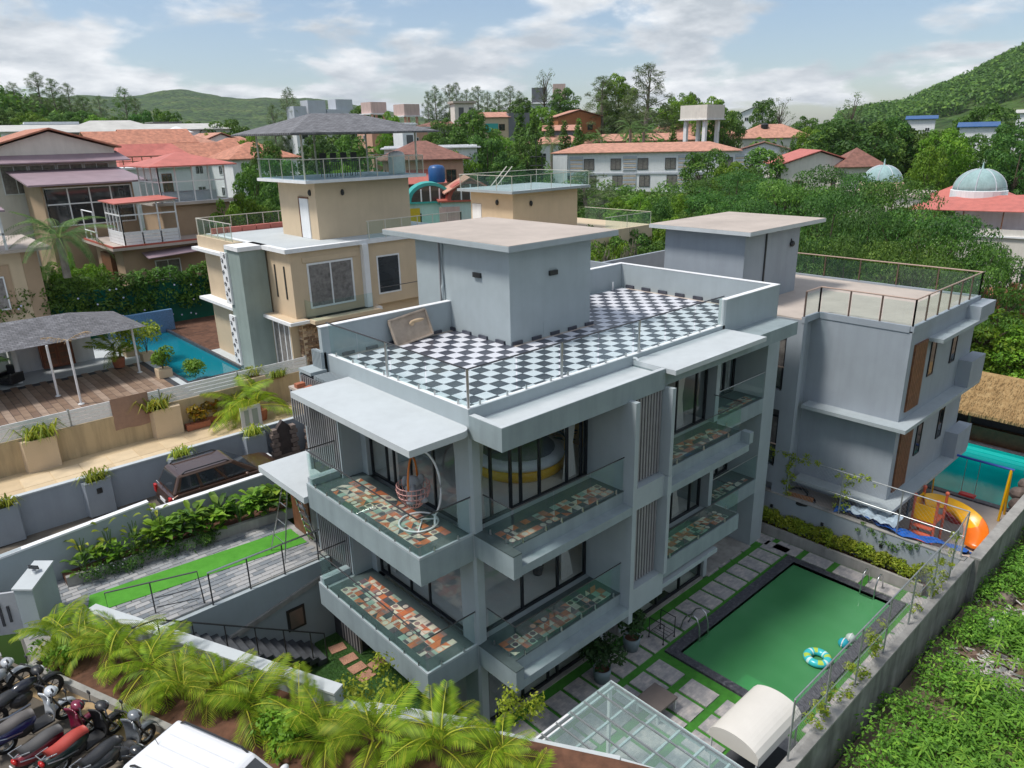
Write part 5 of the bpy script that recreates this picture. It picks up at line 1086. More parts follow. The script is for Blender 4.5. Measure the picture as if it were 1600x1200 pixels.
    MB().tube([(fx-0.32, 0.34, 1.04), (fx-0.26, 0.2, 1.03), (fx-0.25, 0, 0.98), (fx-0.26, -0.2, 1.03), (fx-0.32, -0.34, 1.04)], 0.016, 6).build('handlebar', M['darksteel'], t)
    MB().bar((fx-0.31, 0.3, 1.04), (fx-0.36, 0.42, 1.04), 0.022).bar((fx-0.31, -0.3, 1.04), (fx-0.36, -0.42, 1.04), 0.022).build('grips', M['rubber'], t)
    MB().ell((fx-0.2, 0, 0.98), (0.13, 0.17, 0.1), 12, 8).build('head_cowl', front, t, smooth=True); MB().ell((fx-0.1, 0, 0.97), (0.05, 0.1, 0.065), 10, 6).build('headlight', plain('lamp_glass', (0.6, 0.62, 0.64), 0.1), t, smooth=True)
    for s in (-1, 1): MB().tube([(fx-0.28, s*0.26, 1.04), (fx-0.26, s*0.3, 1.2)], 0.008, 4).ell((fx-0.26, s*0.31, 1.25), (0.02, 0.07, 0.05), 8, 6).build('mirror', M['plasticblk'], t)
    MB().ell((-0.95, 0, 0.6), (0.05, 0.1, 0.06), 10, 6).build('tail_light', plain('tail_red', (0.42, 0.012, 0.01), 0.2), t, smooth=True); MB().tube([(-0.7, 0.15, 0.74), (-0.98, 0.1, 0.8), (-0.98, -0.1, 0.8), (-0.7, -0.15, 0.74)], 0.015, 6).build('grab_rail', M['steel'], t)
    MB().box(-1.02, -1.0, -0.09, 0.09, 0.38, 0.5).build('number_plate', M['white'], t); MB().ell((-0.72, 0, 0.4), (0.28, 0.1, 0.12), 10, 6).build('rear_fender', M['plasticblk'], t, smooth=True)
    MB().bar((-0.1, 0.12, 0.25), (-0.2, 0.3, 0.03), 0.014).build('side_stand', M['darksteel'], t)
    t.location = loc; t.rotation_euler = (lean, 0, rotz); return t
def pt_(n, c, r=0.28): return plain(n, c, r, 0, 0.02, 1, 0, 0.5, 0.5)
SZ = 2.85; kx = lambda y: K[2][0]+(K[1][0]-K[2][0])*(y-K[2][1])/(K[1][1]-K[2][1])
def park(px, py, z=SZ+0.3, back=0.7, rot=0.15):
    p = at(px, py, z=z); return (p[0]-0.64*math.cos(rot), p[1]-0.64*math.sin(rot), SZ)
blk = M['plasticblk']
scooter('dark green scooter with a bright red seat, second from the white car', park(176, 1128, rot=0.35), 0.35, pt_('deep_green', (0.012, 0.03, 0.026)), plain('red_seat_vinyl', (0.40, 0.05, 0.035), 0.55), 0.12, blk)
scooter('maroon scooter with a grey seat and red headlight cowl', park(140, 1127, rot=0.3), 0.3, pt_('maroon', (0.20, 0.006, 0.018)), plain('grey_seat', (0.075, 0.073, 0.072), 0.6), 0.12, pt_('maroon2', (0.16, 0.004, 0.03)))
scooter('blue and white scooter with a grey seat beside the maroon one', park(100, 1105, rot=0.2), 0.2, pt_('navy', (0.01, 0.015, 0.10)), plain('grey_seat2', (0.11, 0.10, 0.095), 0.6), 0.12, pt_('silver_white', (0.5, 0.53, 0.56)))
scooter('black motorcycle with spoked front wheel pointing at the planter kerb', park(78, 1072, rot=0.25), 0.25, pt_('ink', (0.012, 0.013, 0.02)), blk, 0.12, blk, True)
scooter('grey scooter nearest the white car, its nose at the kerb', park(226, 1143, rot=0.35), 0.35, pt_('graphite', (0.08, 0.09, 0.10)), blk, 0.12, pt_('graphite2', (0.14, 0.155, 0.17)))
scooter('silver motorcycle at the top left end of the parked row', park(32, 1060, rot=0.2), 0.2, pt_('silver', (0.35, 0.37, 0.39)), blk, 0.12, pt_('silver2', (0.4, 0.42, 0.44)), True)
scooter('black scooter at the bottom edge beside the rear of the white car', park(228, 1198, rot=0.5), 0.5, pt_('black_gloss', (0.012, 0.014, 0.016)), blk, 0.12)
scooter('dark motorcycle behind the silver one at the frame edge', park(2, 1062, rot=0.15), 0.15, pt_('ink2', (0.02, 0.02, 0.03)), blk, 0.12, blk, True)
# ------------------------------------------------------------------ vegetation
M['bark'] = plain('bark', (0.10, 0.075, 0.055), 0.95, 0, 0.3, 4, 0.5); M['palebark'] = plain('pale_bark', (0.22, 0.19, 0.16), 0.9, 0, 0.25, 3, 0.4)
M['leafpot'] = leafmat('pot_leaf', (0.014, 0.047, 0.014), (0.047, 0.115, 0.034), (0.081, 0.162, 0.041))
M['leaf_a'] = leafmat('mango_leaf', (0.041, 0.101, 0.019), (0.115, 0.230, 0.032), (0.230, 0.365, 0.054))
M['leaf_b'] = leafmat('bright_leaf', (0.066, 0.156, 0.017), (0.180, 0.336, 0.026), (0.324, 0.480, 0.048))
M['leaf_c'] = leafmat('casuarina_needle', (0.081, 0.121, 0.054), (0.176, 0.243, 0.101), (0.284, 0.351, 0.162))
M['leaf_d'] = leafmat('deep_leaf', (0.029, 0.087, 0.020), (0.087, 0.203, 0.035), (0.189, 0.348, 0.043))
M['leaf_y'] = leafmat('yellow_leaf', (0.110, 0.176, 0.013), (0.330, 0.396, 0.033), (0.506, 0.506, 0.066))
M['palm'] = leafmat('areca_leaf', (0.10, 0.19, 0.012), (0.27, 0.40, 0.02), (0.50, 0.50, 0.05), 0.4)
M['palmdark'] = leafmat('date_palm_leaf', (0.054, 0.121, 0.034), (0.135, 0.243, 0.068), (0.243, 0.351, 0.108))
M['dry'] = leafmat('dry_twig', (0.12, 0.11, 0.08), (0.20, 0.18, 0.13), (0.24, 0.23, 0.18))
M['weed'] = leafmat('weed_leaf', (0.064, 0.160, 0.022), (0.176, 0.384, 0.042), (0.352, 0.576, 0.072))
def quadmesh(name, V, F, mat, tint):
    me = bpy.data.meshes.new(name); n = len(V); k = F.shape[1]
    me.vertices.add(n); me.vertices.foreach_set('co', V.astype(np.float32).ravel()); me.loops.add(F.size); me.loops.foreach_set('vertex_index', F.astype(np.int32).ravel())
    me.polygons.add(len(F)); me.polygons.foreach_set('loop_start', (np.arange(len(F))*k).astype(np.int32)); me.polygons.foreach_set('loop_total', np.full(len(F), k, dtype=np.int32))
    at_ = me.attributes.new('tint', 'FLOAT', 'POINT'); at_.data.foreach_set('value', tint.astype(np.float32)); me.materials.append(mat); me.update(calc_edges=True); me.validate(); return me
def leafarr(cl, n, size, seed, up=0.35, asp=0.5, droop=0.0, shell=0.75, clumptint=True):
    g = np.random.default_rng(seed); C0 = np.array([c[0] for c in cl], float); R0 = np.array([c[1] if hasattr(c[1], '__len__') else (c[1],)*3 for c in cl], float)
    w = (R0[:, 0]*R0[:, 1]); idx = g.choice(len(cl), n, p=w/w.sum())
    d = g.normal(size=(n, 3)); d /= np.linalg.norm(d, axis=1)[:, None]; flip = (d[:, 2] < -0.1) & (g.random(n) < 0.6); d[flip, 2] *= -1
    rad = shell+(1.08-shell)*g.random(n)**0.7; rad *= np.where(g.random(n) < 0.15, g.uniform(0.9, 1.25, n), 1); p = C0[idx]+d*R0[idx]*rad[:, None]
    nrm = d+g.normal(size=(n, 3))*0.55+np.array([0, 0, up]); nrm /= np.linalg.norm(nrm, axis=1)[:, None]
    t = np.cross(nrm, g.normal(size=(n, 3))); t /= np.linalg.norm(t, axis=1)[:, None]
    if droop: t = t*(1-droop)+np.array([0, 0, -1.0])*droop; t -= nrm*(t*nrm).sum(1)[:, None]; t /= np.linalg.norm(t, axis=1)[:, None]+1e-9
    b = np.cross(nrm, t); s = size*g.uniform(0.6, 1.35, n)[:, None]
    V = np.stack([p-t*s, p+b*s*asp, p+t*s, p-b*s*asp], 1).reshape(-1, 3); F = np.arange(4*n).reshape(n, 4)
    ti = g.random(n)*0.7+(g.random(len(cl))[idx]*0.3 if clumptint else 0.15); return V, F, np.repeat(ti, 4)
def leafcloud(name, cl, n, size, mat, seed=0, **k):
    V, F, ti = leafarr(cl, n, size, seed, **k); me = quadmesh(name, V, F, mat, ti); return link_mesh(name, me)
def tree_proto(kind, seed):
    """meshes of one tree about 10 m high: (trunk mesh, crown mesh)"""
    g = random.Random(seed); tr = MB(); cl = []; U = g.uniform; kw = {}
    if kind in ('broad', 'bright', 'deep'):
        h = 10; tr.tube([(0, 0, -3), (0, 0, 1.5), (U(-.3, .3), U(-.3, .3), 4.2)], [0.34, 0.27, 0.2], 7)
        for i in range(34):
            a = i*2.4+U(-.4, .4); v = (i+0.5)/34; rr_ = 4.2*math.sin(0.35+v*2.45)*U(0.55, 1.0); z = 3.0+6.2*v+U(-.5, .5); c = (rr_*math.cos(a), rr_*math.sin(a), z); s = U(0.8, 1.55)*(1.1-0.35*v); cl.append((c, (s, s, s*0.72)))
            if i % 3 == 0: tr.tube([(0, 0, 2.2+z*0.2), (c[0]*0.5, c[1]*0.5, z*0.75), c], [0.14, 0.09, 0.03], 5)
        n, size, mat = 8000, 0.19, {'broad': 'leaf_a', 'bright': 'leaf_b', 'deep': 'leaf_d'}[kind]
    elif kind == 'umbrella':
        tr.tube([(0, 0, -3), (0, 0, 1.5), (0.3, 0.1, 3.2)], [0.4, 0.32, 0.26], 7)
        for i in range(34):
            a = i*2.4; rr_ = 7.0*math.sqrt((i+0.5)/34)*U(0.8, 1.05); z = 6.6-0.055*rr_*rr_+U(-.9, .9); c = (rr_*math.cos(a), rr_*math.sin(a), z); s = U(1.0, 1.9); cl.append((c, (s, s, s*0.30)))
            if i % 2 == 0: tr.tube([(0.3, 0.1, 3.0), (c[0]*0.5, c[1]*0.5, z*0.72), (c[0], c[1], z-0.15)], [0.17, 0.1, 0.03], 5)
        n, size, mat, kw = 12000, 0.115, 'leaf_d', dict(up=1.0, asp=0.42)
    elif kind == 'feathery':
        tr.tube([(0, 0, -3), (0, 0, 4), (0.2, 0.1, 9), (0.3, 0, 12)], [0.26, 0.2, 0.1, 0.03], 6)
        for i in range(46):
            v = (i+0.5)/46; a = i*2.4; rr_ = (2.6*(1-v)**0.6+0.3)*U(0.4, 1.1)*(0.5+min(1, v*3)*0.5); z = 2.4+10.2*v; c = (rr_*math.cos(a), rr_*math.sin(a), z); s = U(0.45, 0.85)*(1.15-0.5*v); cl.append((c, (s, s, s*1.25)))
            if i % 2 == 0: tr.tube([(0.1*v, 0, z-1.2), (c[0], c[1], z)], [0.06, 0.02], 4)
        n, size, mat, kw = 5200, 0.26, 'leaf_c', dict(up=0.1, asp=0.10, droop=0.45, shell=0.3)
    elif kind == 'column':
        tr.tube([(0, 0, -2), (0, 0, 6)], [0.18, 0.06], 6)
        for i in range(30):
            v = (i+0.5)/30; a = i*2.4; rr_ = (1.0*(1-v)**0.6+0.1)*U(0.3, 0.9); cl.append(((rr_*math.cos(a), rr_*math.sin(a), 0.8+8.8*v), (0.55*(1.15-0.7*v), 0.55*(1.15-0.7*v), 0.9)))
        n, size, mat, kw = 3200, 0.22, 'leaf_a', dict(up=0.0, asp=0.3, droop=0.6)
    elif kind == 'sparse':
        tr.tube([(0, 0, -3), (0, 0, 3), (0.3, 0.2, 7)], [0.2, 0.15, 0.08], 6)
        for i in range(26):
            a = i*2.4; v = (i+0.5)/26; rr_ = U(0.8, 3.4)*(1-0.4*v); c = (rr_*math.cos(a), rr_*math.sin(a), 4+6.5*v+U(-.4, .4)); tr.tube([(0.15, 0.1, 3+4.0*v), (c[0]*.6, c[1]*.6, c[2]-0.7), c], [0.08, 0.05, 0.015], 4); cl.append((c, (U(0.5, 0.9),)*3))
        n, size, mat, kw = 900, 0.17, 'leaf_c', dict(shell=0.2, asp=0.3)
    elif kind == 'bush':
        tr.tube([(0, 0, -1), (0, 0, 0.8)], [0.08, 0.05], 5)
        for i in range(18): a = i*2.4; rr_ = U(0, 1.1); cl.append(((rr_*math.cos(a), rr_*math.sin(a), U(0.4, 1.5)), U(0.4, 0.75)))
        n, size, mat = 2200, 0.11, 'leaf_b'
    V, F, ti = leafarr(cl, n, size, seed, **kw); cm = quadmesh('crown', V, F, M[mat], ti)
    me = bpy.data.meshes.new('trunk'); me.from_pydata(tr.v, [], tr.f); me.materials.append(M['bark'] if kind != 'feathery' else M['palebark']); me.update(); return me, cm
PROTO = {}
def tree(kind, label, x, y, z, h, width=1.0, rot=None, group=None, cat='tree', name=None, mat=None):
    v = hash_(label) % 3; k = (kind, v)
    if k not in PROTO: PROTO[k] = tree_proto(kind, 11*v+len(kind)*7+3)
    H0 = {'umbrella': 7.6, 'feathery': 13, 'bush': 2.0}.get(kind, 10.2); s = h/H0
    t = thing(name or {'feathery': 'casuarina_tree', 'column': 'columnar_tree', 'bush': 'bush', 'umbrella': 'spreading_tree'}.get(kind, 'broadleaf_tree'), label, cat, (x, y, z), group)
    link_mesh('trunk', PROTO[k][0], t); o = link_mesh('crown', PROTO[k][1], t)
    if mat: o.material_slots[0].link = 'OBJECT'; o.material_slots[0].material = M[mat]
    t.scale = (s*width, s*width, s); t.rotation_euler = (0, 0, (hash_(label+'r') % 628)/100 if rot is None else rot); return t
def hash_(s):
    h = 7
    for c in s: h = (h*31+ord(c)) % 1000003
    return h
# palm fronds: a bent midrib with narrow leaflets, shared by all palms
def frond_mesh(L_, arch, n, ll, lw, mat, seed, vee=0.5, dry=0.0):
    g = random.Random(seed); V = []; F = []; T = []
    def rib(s): return Vector((L_*(s-0.16*arch*s*s), 0, L_*arch*(0.62*s-0.95*s*s)))
    for i in range(n):
        s = 0.12+0.88*i/(n-1); p = rib(s); d = (rib(min(1, s+0.02))-rib(s-0.02)).normalized(); side = Vector((0, 1, 0)); up = d.cross(side)*-1
        l_ = ll*math.sin(math.pi*(0.12+0.8*s))**0.7*g.uniform(0.85, 1.1)
        for sg in (-1, 1):
            dirv = (side*sg*0.86+d*0.62+up*vee*0.5).normalized(); dirv.z -= 0.10*g.random(); q = p+dirv*l_*0.55; e = p+dirv*l_-Vector((0, 0, l_*0.22)); wv = d*lw
            b = len(V); V += [p-wv*0.5, q-wv, e, q+wv]; F.append((b, b+1, b+2, b+3)); T += [g.random()*0.6+0.4*s]*4
    for i in range(9):
        s0, s1 = i/9, (i+1)/9; a, c = rib(s0), rib(s1); w = Vector((0, 0.02*(1.15-s0), 0)); b = len(V); V += [a-w, a+w, c+w, c-w]; F.append((b, b+1, b+2, b+3)); T += [0.97]*4
    return quadmesh('frond', np.array([tuple(v) for v in V]), np.array(F), M[mat], np.array(T))
FR = {'areca': [frond_mesh(1.5, a, 26, 0.46, 0.022, 'palm', i) for i, a in enumerate((0.55, 0.8, 1.05, 0.35))], 'date': [frond_mesh(2.6, a, 34, 0.42, 0.02, 'palmdark', 20+i) for i, a in enumerate((0.5, 0.8, 1.1))]}
def palm(label, x, y, z, kind='areca', nfr=12, scale=1.0, stem=0.5, seed=0, group=None, spread=0.25, mat=None, name='areca_palm'):
    t = thing(name, label, 'palm', (x, y, z), group); g = random.Random(seed); sm_ = MB(); heads = [(g.uniform(-spread, spread), g.uniform(-spread, spread)) for _ in range(3)] if kind == 'areca' else [(0, 0)]
    for hx, hy in heads: sm_.tube([(x+hx*0.5, y+hy*0.5, z-0.1), (x+hx, y+hy, z+stem)], [0.06*scale, 0.04*scale] if kind == 'areca' else [0.2*scale, 0.16*scale], 6)
    sm_.build('stem', plain('areca_stem', (0.20, 0.19, 0.05), 0.7) if kind == 'areca' else M['palebark'], t)
    for i in range(nfr):
        hx, hy = heads[i % len(heads)]; a = i*2.399+seed; el = R_(g.uniform(12, 58)) if i % 4 else R_(g.uniform(55, 80))
        if kind == 'date': el = R_(70-85*i/nfr)
        o = link_mesh('frond', FR[kind][i % len(FR[kind])], t, (hx, hy, stem), (0, 0, 0), None)
        o.rotation_euler = (g.uniform(-.25, .25), -el+0.35, a); s = scale*g.uniform(0.8, 1.15); o.scale = (s, s, s)
        if mat: o.material_slots[0].link = 'OBJECT'; o.material_slots[0].material = M[mat]
    return t

# ------------------------------------------------------------------ things in and around the villa
def curtain(label, x0, y0, x1, y1, z0, z1, tie=True, w0=None):
    # gathered cloth hanging between two plan points, tied at half height
    p = Vector((x0, y0)); q = Vector((x1, y1)); d = q-p; n = Vector((-d.y, d.x)).normalized(); nu, nv = 28, 14; b = MB(); vs = []
    for j in range(nv+1):
        v = j/nv; z = z0+(z1-z0)*v
        k = 1.0 if not tie else 0.42+0.58*min(1, abs(v-0.42)/0.42)**0.8
        for i in range(nu+1):
            u = i/nu; s = 0.5+(u-0.5)*k if tie != 'side' else u*k
            c = p+d*s+n*(0.035*math.sin(u*44)+0.012*math.sin(u*91))*(0.6+0.4*k); vs.append((c.x, c.y, z))
    b.add(vs, [(j*(nu+1)+i, j*(nu+1)+i+1, (j+1)*(nu+1)+i+1, (j+1)*(nu+1)+i) for j in range(nv) for i in range(nu)])
    o = b.build('curtain', M['curtain'], smooth=True); tag(o, label, 'curtain', 'curtains behind the villa windows'); return o
curtain('pale tied curtain left of the bed behind the top front window', 0.42, 0.52, 0.84, 0.52, F2+0.02, 8.7)
curtain('pale tied curtain beside the indoor plant behind the top front window', 3.75, 0.55, 4.3, 0.55, F2+0.02, 8.7)
curtain('pale curtain behind the swing chair next to the corner pillar', 0.34, 0.68, 0.34, 1.1, F2+0.02, 8.7)
curtain('pale bunched curtain at the far left end of the top balcony window', 0.36, 3.75, 0.36, 4.3, F2+0.02, 8.7, False)
curtain('pale narrow curtain at the far left end of the middle balcony window', 0.36, 4.35, 0.36, 4.7, F1+0.02, 5.55, False)
curtain('pale curtain beside the hanging pot behind the middle front window', 3.7, 0.55, 4.2, 0.55, F1+0.02, 5.55, 'side')
curtain('pale tied curtain in the top window of the right wing', 9.0, 0.55, 9.6, 0.55, F2+0.02, 8.7)
curtain('pale flared curtain in the middle window of the right wing', 9.1, 0.55, 9.65, 0.55, F1+0.02, 5.55, 'side')
curtain('pale tied curtain in the top recessed window by the end wall', 12.5, 1.5, 13.0, 1.5, F2+0.02, 8.6)
bed = thing('round_bed', 'round bed with yellow base and white bedding in top bedroom', 'bed', (3.6, 2.25, F2))
MB().lathe((3.6, 2.25, F2), [(1.28, 0), (1.4, 0.1), (1.42, 0.34), (1.36, 0.36)], 32).build('base', plain('yellow_vinyl', (0.62, 0.36, 0.01), 0.4), bed, smooth=True)
MB().lathe((3.6, 2.25, F2+0.36), [(1.36, 0), (1.4, 0.1), (1.34, 0.24), (1.1, 0.28), (0.01, 0.29)], 32).build('mattress', plain('white_bedding', (0.62, 0.64, 0.70), 0.9), bed, smooth=True)
MB().lathe((3.55, 2.2, F2+0.63), [(1.12, 0), (1.1, 0.03), (0.01, 0.04)], 24).build('blanket', plain('grey_blanket', (0.13, 0.14, 0.17), 0.9), bed, smooth=True)
for x, y in ((4.1, 2.9), (4.5, 2.3)): MB().ell((x, y, F2+0.76), (0.36, 0.25, 0.13), 12, 8).build('pillow', plain('white_linen', (0.7, 0.71, 0.75), 0.9), bed, smooth=True)
ip = thing('indoor_plant', 'leafy potted plant standing beside the curtain in the bedroom', 'plant', (4.55, 1.2, F2))
MB().lathe((4.55, 1.2, F2), [(0.16, 0), (0.2, 0.3), (0.17, 0.3), (0.16, 0.26)], 14).build('pot', M['plasticblk'], ip); MB().tube([(4.55, 1.2, F2+0.28), (4.57, 1.2, F2+0.9)], 0.05, 6).build('stem', plain('yellow_stem', (0.42, 0.27, 0.05), 0.7), ip)
M['leafindoor'] = leafmat('indoor_leaf', (0.02, 0.06, 0.015), (0.05, 0.12, 0.03)); b = MB(); rr = random.Random(1)
for i in range(26):
    a = i*2.4; h0 = F2+0.75+0.03*i; l_ = 0.35+0.1*rr.random(); c = Vector((4.56, 1.2, h0)); d = Vector((math.cos(a), math.sin(a), 0.5)); s = Vector((-math.sin(a), math.cos(a), 0))*0.09
    m = c+d*l_*0.5; e_ = c+d*l_*0.9-Vector((0, 0, 0.08)); b.add([c, m+s, e_, m-s], [(0,1,2,3)])
b.build('leaves', M['leafindoor'], ip)
tb_ = thing('side_table', 'small black side table beside the indoor plant', 'table', (4.2, 1.35, F2))
MB().lathe((4.2, 1.35, F2+0.5), [(0.26, 0), (0.26, 0.03)], 16).build('top', M['plasticblk'], tb_)
for k in range(3): MB().bar((4.2+0.2*math.cos(k*2.1), 1.35+0.2*math.sin(k*2.1), F2), (4.2+0.16*math.cos(k*2.1), 1.35+0.16*math.sin(k*2.1), F2+0.5), 0.018).build('leg', M['plasticblk'], tb_)
hp = thing('hanging_pot', 'small white pot with dark plant behind the middle front window', 'plant', (3.45, 1.3, F1+0.4))
MB().lathe((3.45, 1.3, F1+0.0), [(0.14, 0), (0.2, 0.36), (0.17, 0.36)], 14).build('pot', M['plasticblk'], hp); MB().lathe((3.45, 1.3, F1+0.37), [(0.17, 0), (0.16, 0.02)], 12).build('pebbles', M['white'], hp)
b = MB()
for i in range(30):
    a = i*2.4; l_ = 0.3; c = Vector((3.45, 1.3, F1+0.4+0.02*i)); d = Vector((math.cos(a), math.sin(a), 0.5)); s = Vector((-math.sin(a), math.cos(a), 0))*0.07; m = c+d*l_*.5; b.add([c, m+s, c+d*l_, m-s], [(0,1,2,3)])
b.build('leaves', M['leafindoor'], hp)
# hanging egg chair
hc = thing('hanging_chair', 'pink hanging egg chair on a curved white stand', 'chair', (-0.62, 1.35, F2))
cx_, cy_ = -0.62, 1.45
wmx = M['whitemetal']
MB().tube([(cx_+0.5*math.cos(t*math.pi/14), cy_+0.5*math.sin(t*math.pi/14), F2+0.05) for t in range(28)], 0.026, 8, True).build('base_ring', wmx, hc, smooth=True)
MB().bar((cx_-0.3, cy_-0.4, F2+0.05), (cx_+0.15, cy_+0.05, F2+0.05), 0.02).bar((cx_+0.45, cy_-0.2, F2+0.05), (cx_+0.1, cy_+0.1, F2+0.05), 0.02).build('cross_bar', wmx, hc)
arc = []
for t in range(19):
    a = -0.35*math.pi+t/18*math.pi*0.95
    arc.append((cx_+0.12+0.42*math.cos(a)*0.55+0.05, cy_-0.35-0.42*math.cos(a)*0.75+0.2, F2+1.0+0.98*math.sin(a)))
arc = [(cx_+0.2, cy_-0.42, F2+0.06)]+[(cx_+0.28*math.cos(a)+0.16, cy_-0.42*math.cos(a)-0.02, F2+1.02+1.0*math.sin(a)) for a in [(-0.30+0.95*t/16)*math.pi for t in range(17)]]
MB().tube(arc, 0.03, 8).build('arm', wmx, hc, smooth=True)
tipx, tipy, tipz = arc[-1]
sx, sy, sz = tipx, tipy+0.02, F2+0.85
MB().bar((tipx, tipy, tipz), (sx, sy, tipz-0.18), 0.014).build('chain', M['steel'], hc)
pk = plain('pink_cord', (0.62, 0.33, 0.30), 0.8); b = MB(); nn = 22
def egg(u, v):      # basket surface: open towards the camera side
    a = u*2*math.pi; r = 0.43*math.sin(0.35+v*1.45)
    return (sx+r*math.cos(a), sy+r*math.sin(a), sz-0.42+0.62*v)
for i in range(nn): b.tube([egg(i/nn, v/6) for v in range(7)], 0.012, 4)
for v in (0.05, 0.3, 0.55, 0.8, 1.0): b.tube([egg(i/nn, v) for i in range(nn)], 0.013, 4, True)
b.build('basket', pk, hc)
MB().tube([(sx+0.42*math.cos(a)*0.75, sy+0.42*math.cos(a)*0.6, sz+0.2+0.72*math.sin(a)) for a in [math.pi*t/14 for t in range(15)]], 0.028, 8).build('hoop', plain('orange_hoop', (0.72, 0.20, 0.03), 0.5), hc, smooth=True)
cu = thing('elephant_cushion', 'grey plush elephant cushion sitting in the pink egg chair', 'cushion', (sx, sy, sz-0.3))
gp_ = plain('grey_plush', (0.30, 0.31, 0.33), 0.95); MB().ell((sx+0.05, sy+0.05, sz+0.0), (0.22, 0.22, 0.28), 12, 8).ell((sx-0.05, sy-0.08, sz+0.3), 0.17, 12, 8).tube([(sx-0.12, sy-0.2, sz+0.28), (sx-0.2, sy-0.3, sz+0.12), (sx-0.16, sy-0.3, sz-0.05)], [0.06, 0.05, 0.035], 8).ell((sx-0.2, sy-0.18, sz-0.15), (0.15, 0.12, 0.1), 10, 6).ell((sx+0.08, sy-0.3, sz-0.15), (0.12, 0.16, 0.1), 10, 6).build('body', gp_, cu, smooth=True)
for s in (-1, 1): MB().ell((sx+0.16*s-0.0, sy-0.02-0.1*s, sz+0.32), (0.12, 0.05, 0.15), 10, 6).build('ear', gp_, cu, smooth=True)
# step ladder on the drive
ld = thing('step_ladder', 'tall aluminium step ladder standing on the drive by the house', 'ladder', (-1.3, 7.9, 2.92))
top = Vector((-1.28, 7.55, 5.35))
for (a, c_) in (((-1.85, 8.3, 2.93), (-0.15, 0.15, 0)), ((-1.85, 7.3, 2.93), (-0.12, -0.12, 0))): MB().bar(a, top+Vector(c_), 0.022).build('rear_leg', M['steel'], ld)
for (a, c_) in (((-0.62, 8.0, 2.93), (0.12, 0.15, 0)), ((-0.62, 7.35, 2.93), (0.12, -0.12, 0))): MB().bar(a, top+Vector(c_), 0.03).build('front_leg', M['steel'], ld)
for k in range(7):
    t = (k+1)/8; p = Vector((-0.62, 7.67, 2.93)).lerp(top+Vector((0.12, 0, 0)), t); MB().box(p.x-0.05, p.x+0.05, p.y-0.33+0.15*t, p.y+0.33-0.15*t, p.z-0.015, p.z+0.015).build('step', M['steel'], ld)
for k in range(3):
    t = (k+1)/4; p = Vector((-1.85, 7.8, 2.93)).lerp(top+Vector((-0.15, 0, 0)), t); MB().bar((p.x, p.y-0.45+0.3*t, p.z), (p.x, p.y+0.45-0.3*t, p.z), 0.015).build('brace', M['steel'], ld)
MB().box(top.x-0.16, top.x+0.16, top.y-0.2, top.y+0.2, top.z, top.z+0.03).build('top_cap', M['plasticblk'], ld)
# lidless box panel on the terrace, bricks on the shaft
pn = thing('leaning_panel', 'worn beige tray leaning against the terrace parapet', 'panel', (2.95, 6.4, F3+0.02))
b = MB(); b.M = Matrix.Translation((2.95, 6.28, F3+0.02)) @ Matrix.Rotation(R_(-18), 4, 'X') @ Matrix.Rotation(R_(-6), 4, 'Y'); b.box(-0.7, 0.7, -0.02, 0.02, 0.02, 0.85).box(-0.72, 0.72, -0.08, 0.04, 0, 0.06).box(-0.72, 0.72, -0.08, 0.04, 0.84, 0.9).box(-0.74, -0.68, -0.08, 0.04, 0.06, 0.84).box(0.68, 0.74, -0.08, 0.04, 0.06, 0.84); b.build('tray', plain('stained_board', (0.42, 0.34, 0.27), 0.8, 0, 0.25, 2.5), pn, bevel=0.008)
b = MB(); b.M = Matrix.Translation((2.98, 6.14, F3+0.72)); b.ell((0, 0, 0), (0.28, 0.05, 0.06), 10, 6).ell((-0.22, -0.02, -0.05), (0.1, 0.04, 0.09), 8, 6); b.build('peeling_sheet', plain('peeling_buff', (0.55, 0.40, 0.25), 0.8), pn, smooth=True)
for k, (x, y) in enumerate(((-0.8, 6.95), (-0.75, 6.45))):
    b = MB(); b.M = Matrix.Translation((x, y, 8.622)) @ Matrix.Rotation(0.3*k, 4, 'Z'); b.box(-0.14, 0.14, -0.1, 0.1, 0, 0.13); tag(b.build('brick', M['brick'], bevel=0.01), ['red brick lying farther back on the slatted shaft top', 'red brick lying nearer the canopy on the slatted shaft top'][k], 'brick')
tag(Bx(8.0, 8.95, 0.12+0.02, 0.5, 0.04, 0.055).build('door_mat', plain('brown_coir', (0.05, 0.035, 0.028), 0.95, 0, 0.3, 10)), 'dark brown door mat inside the ground floor entrance', 'mat')

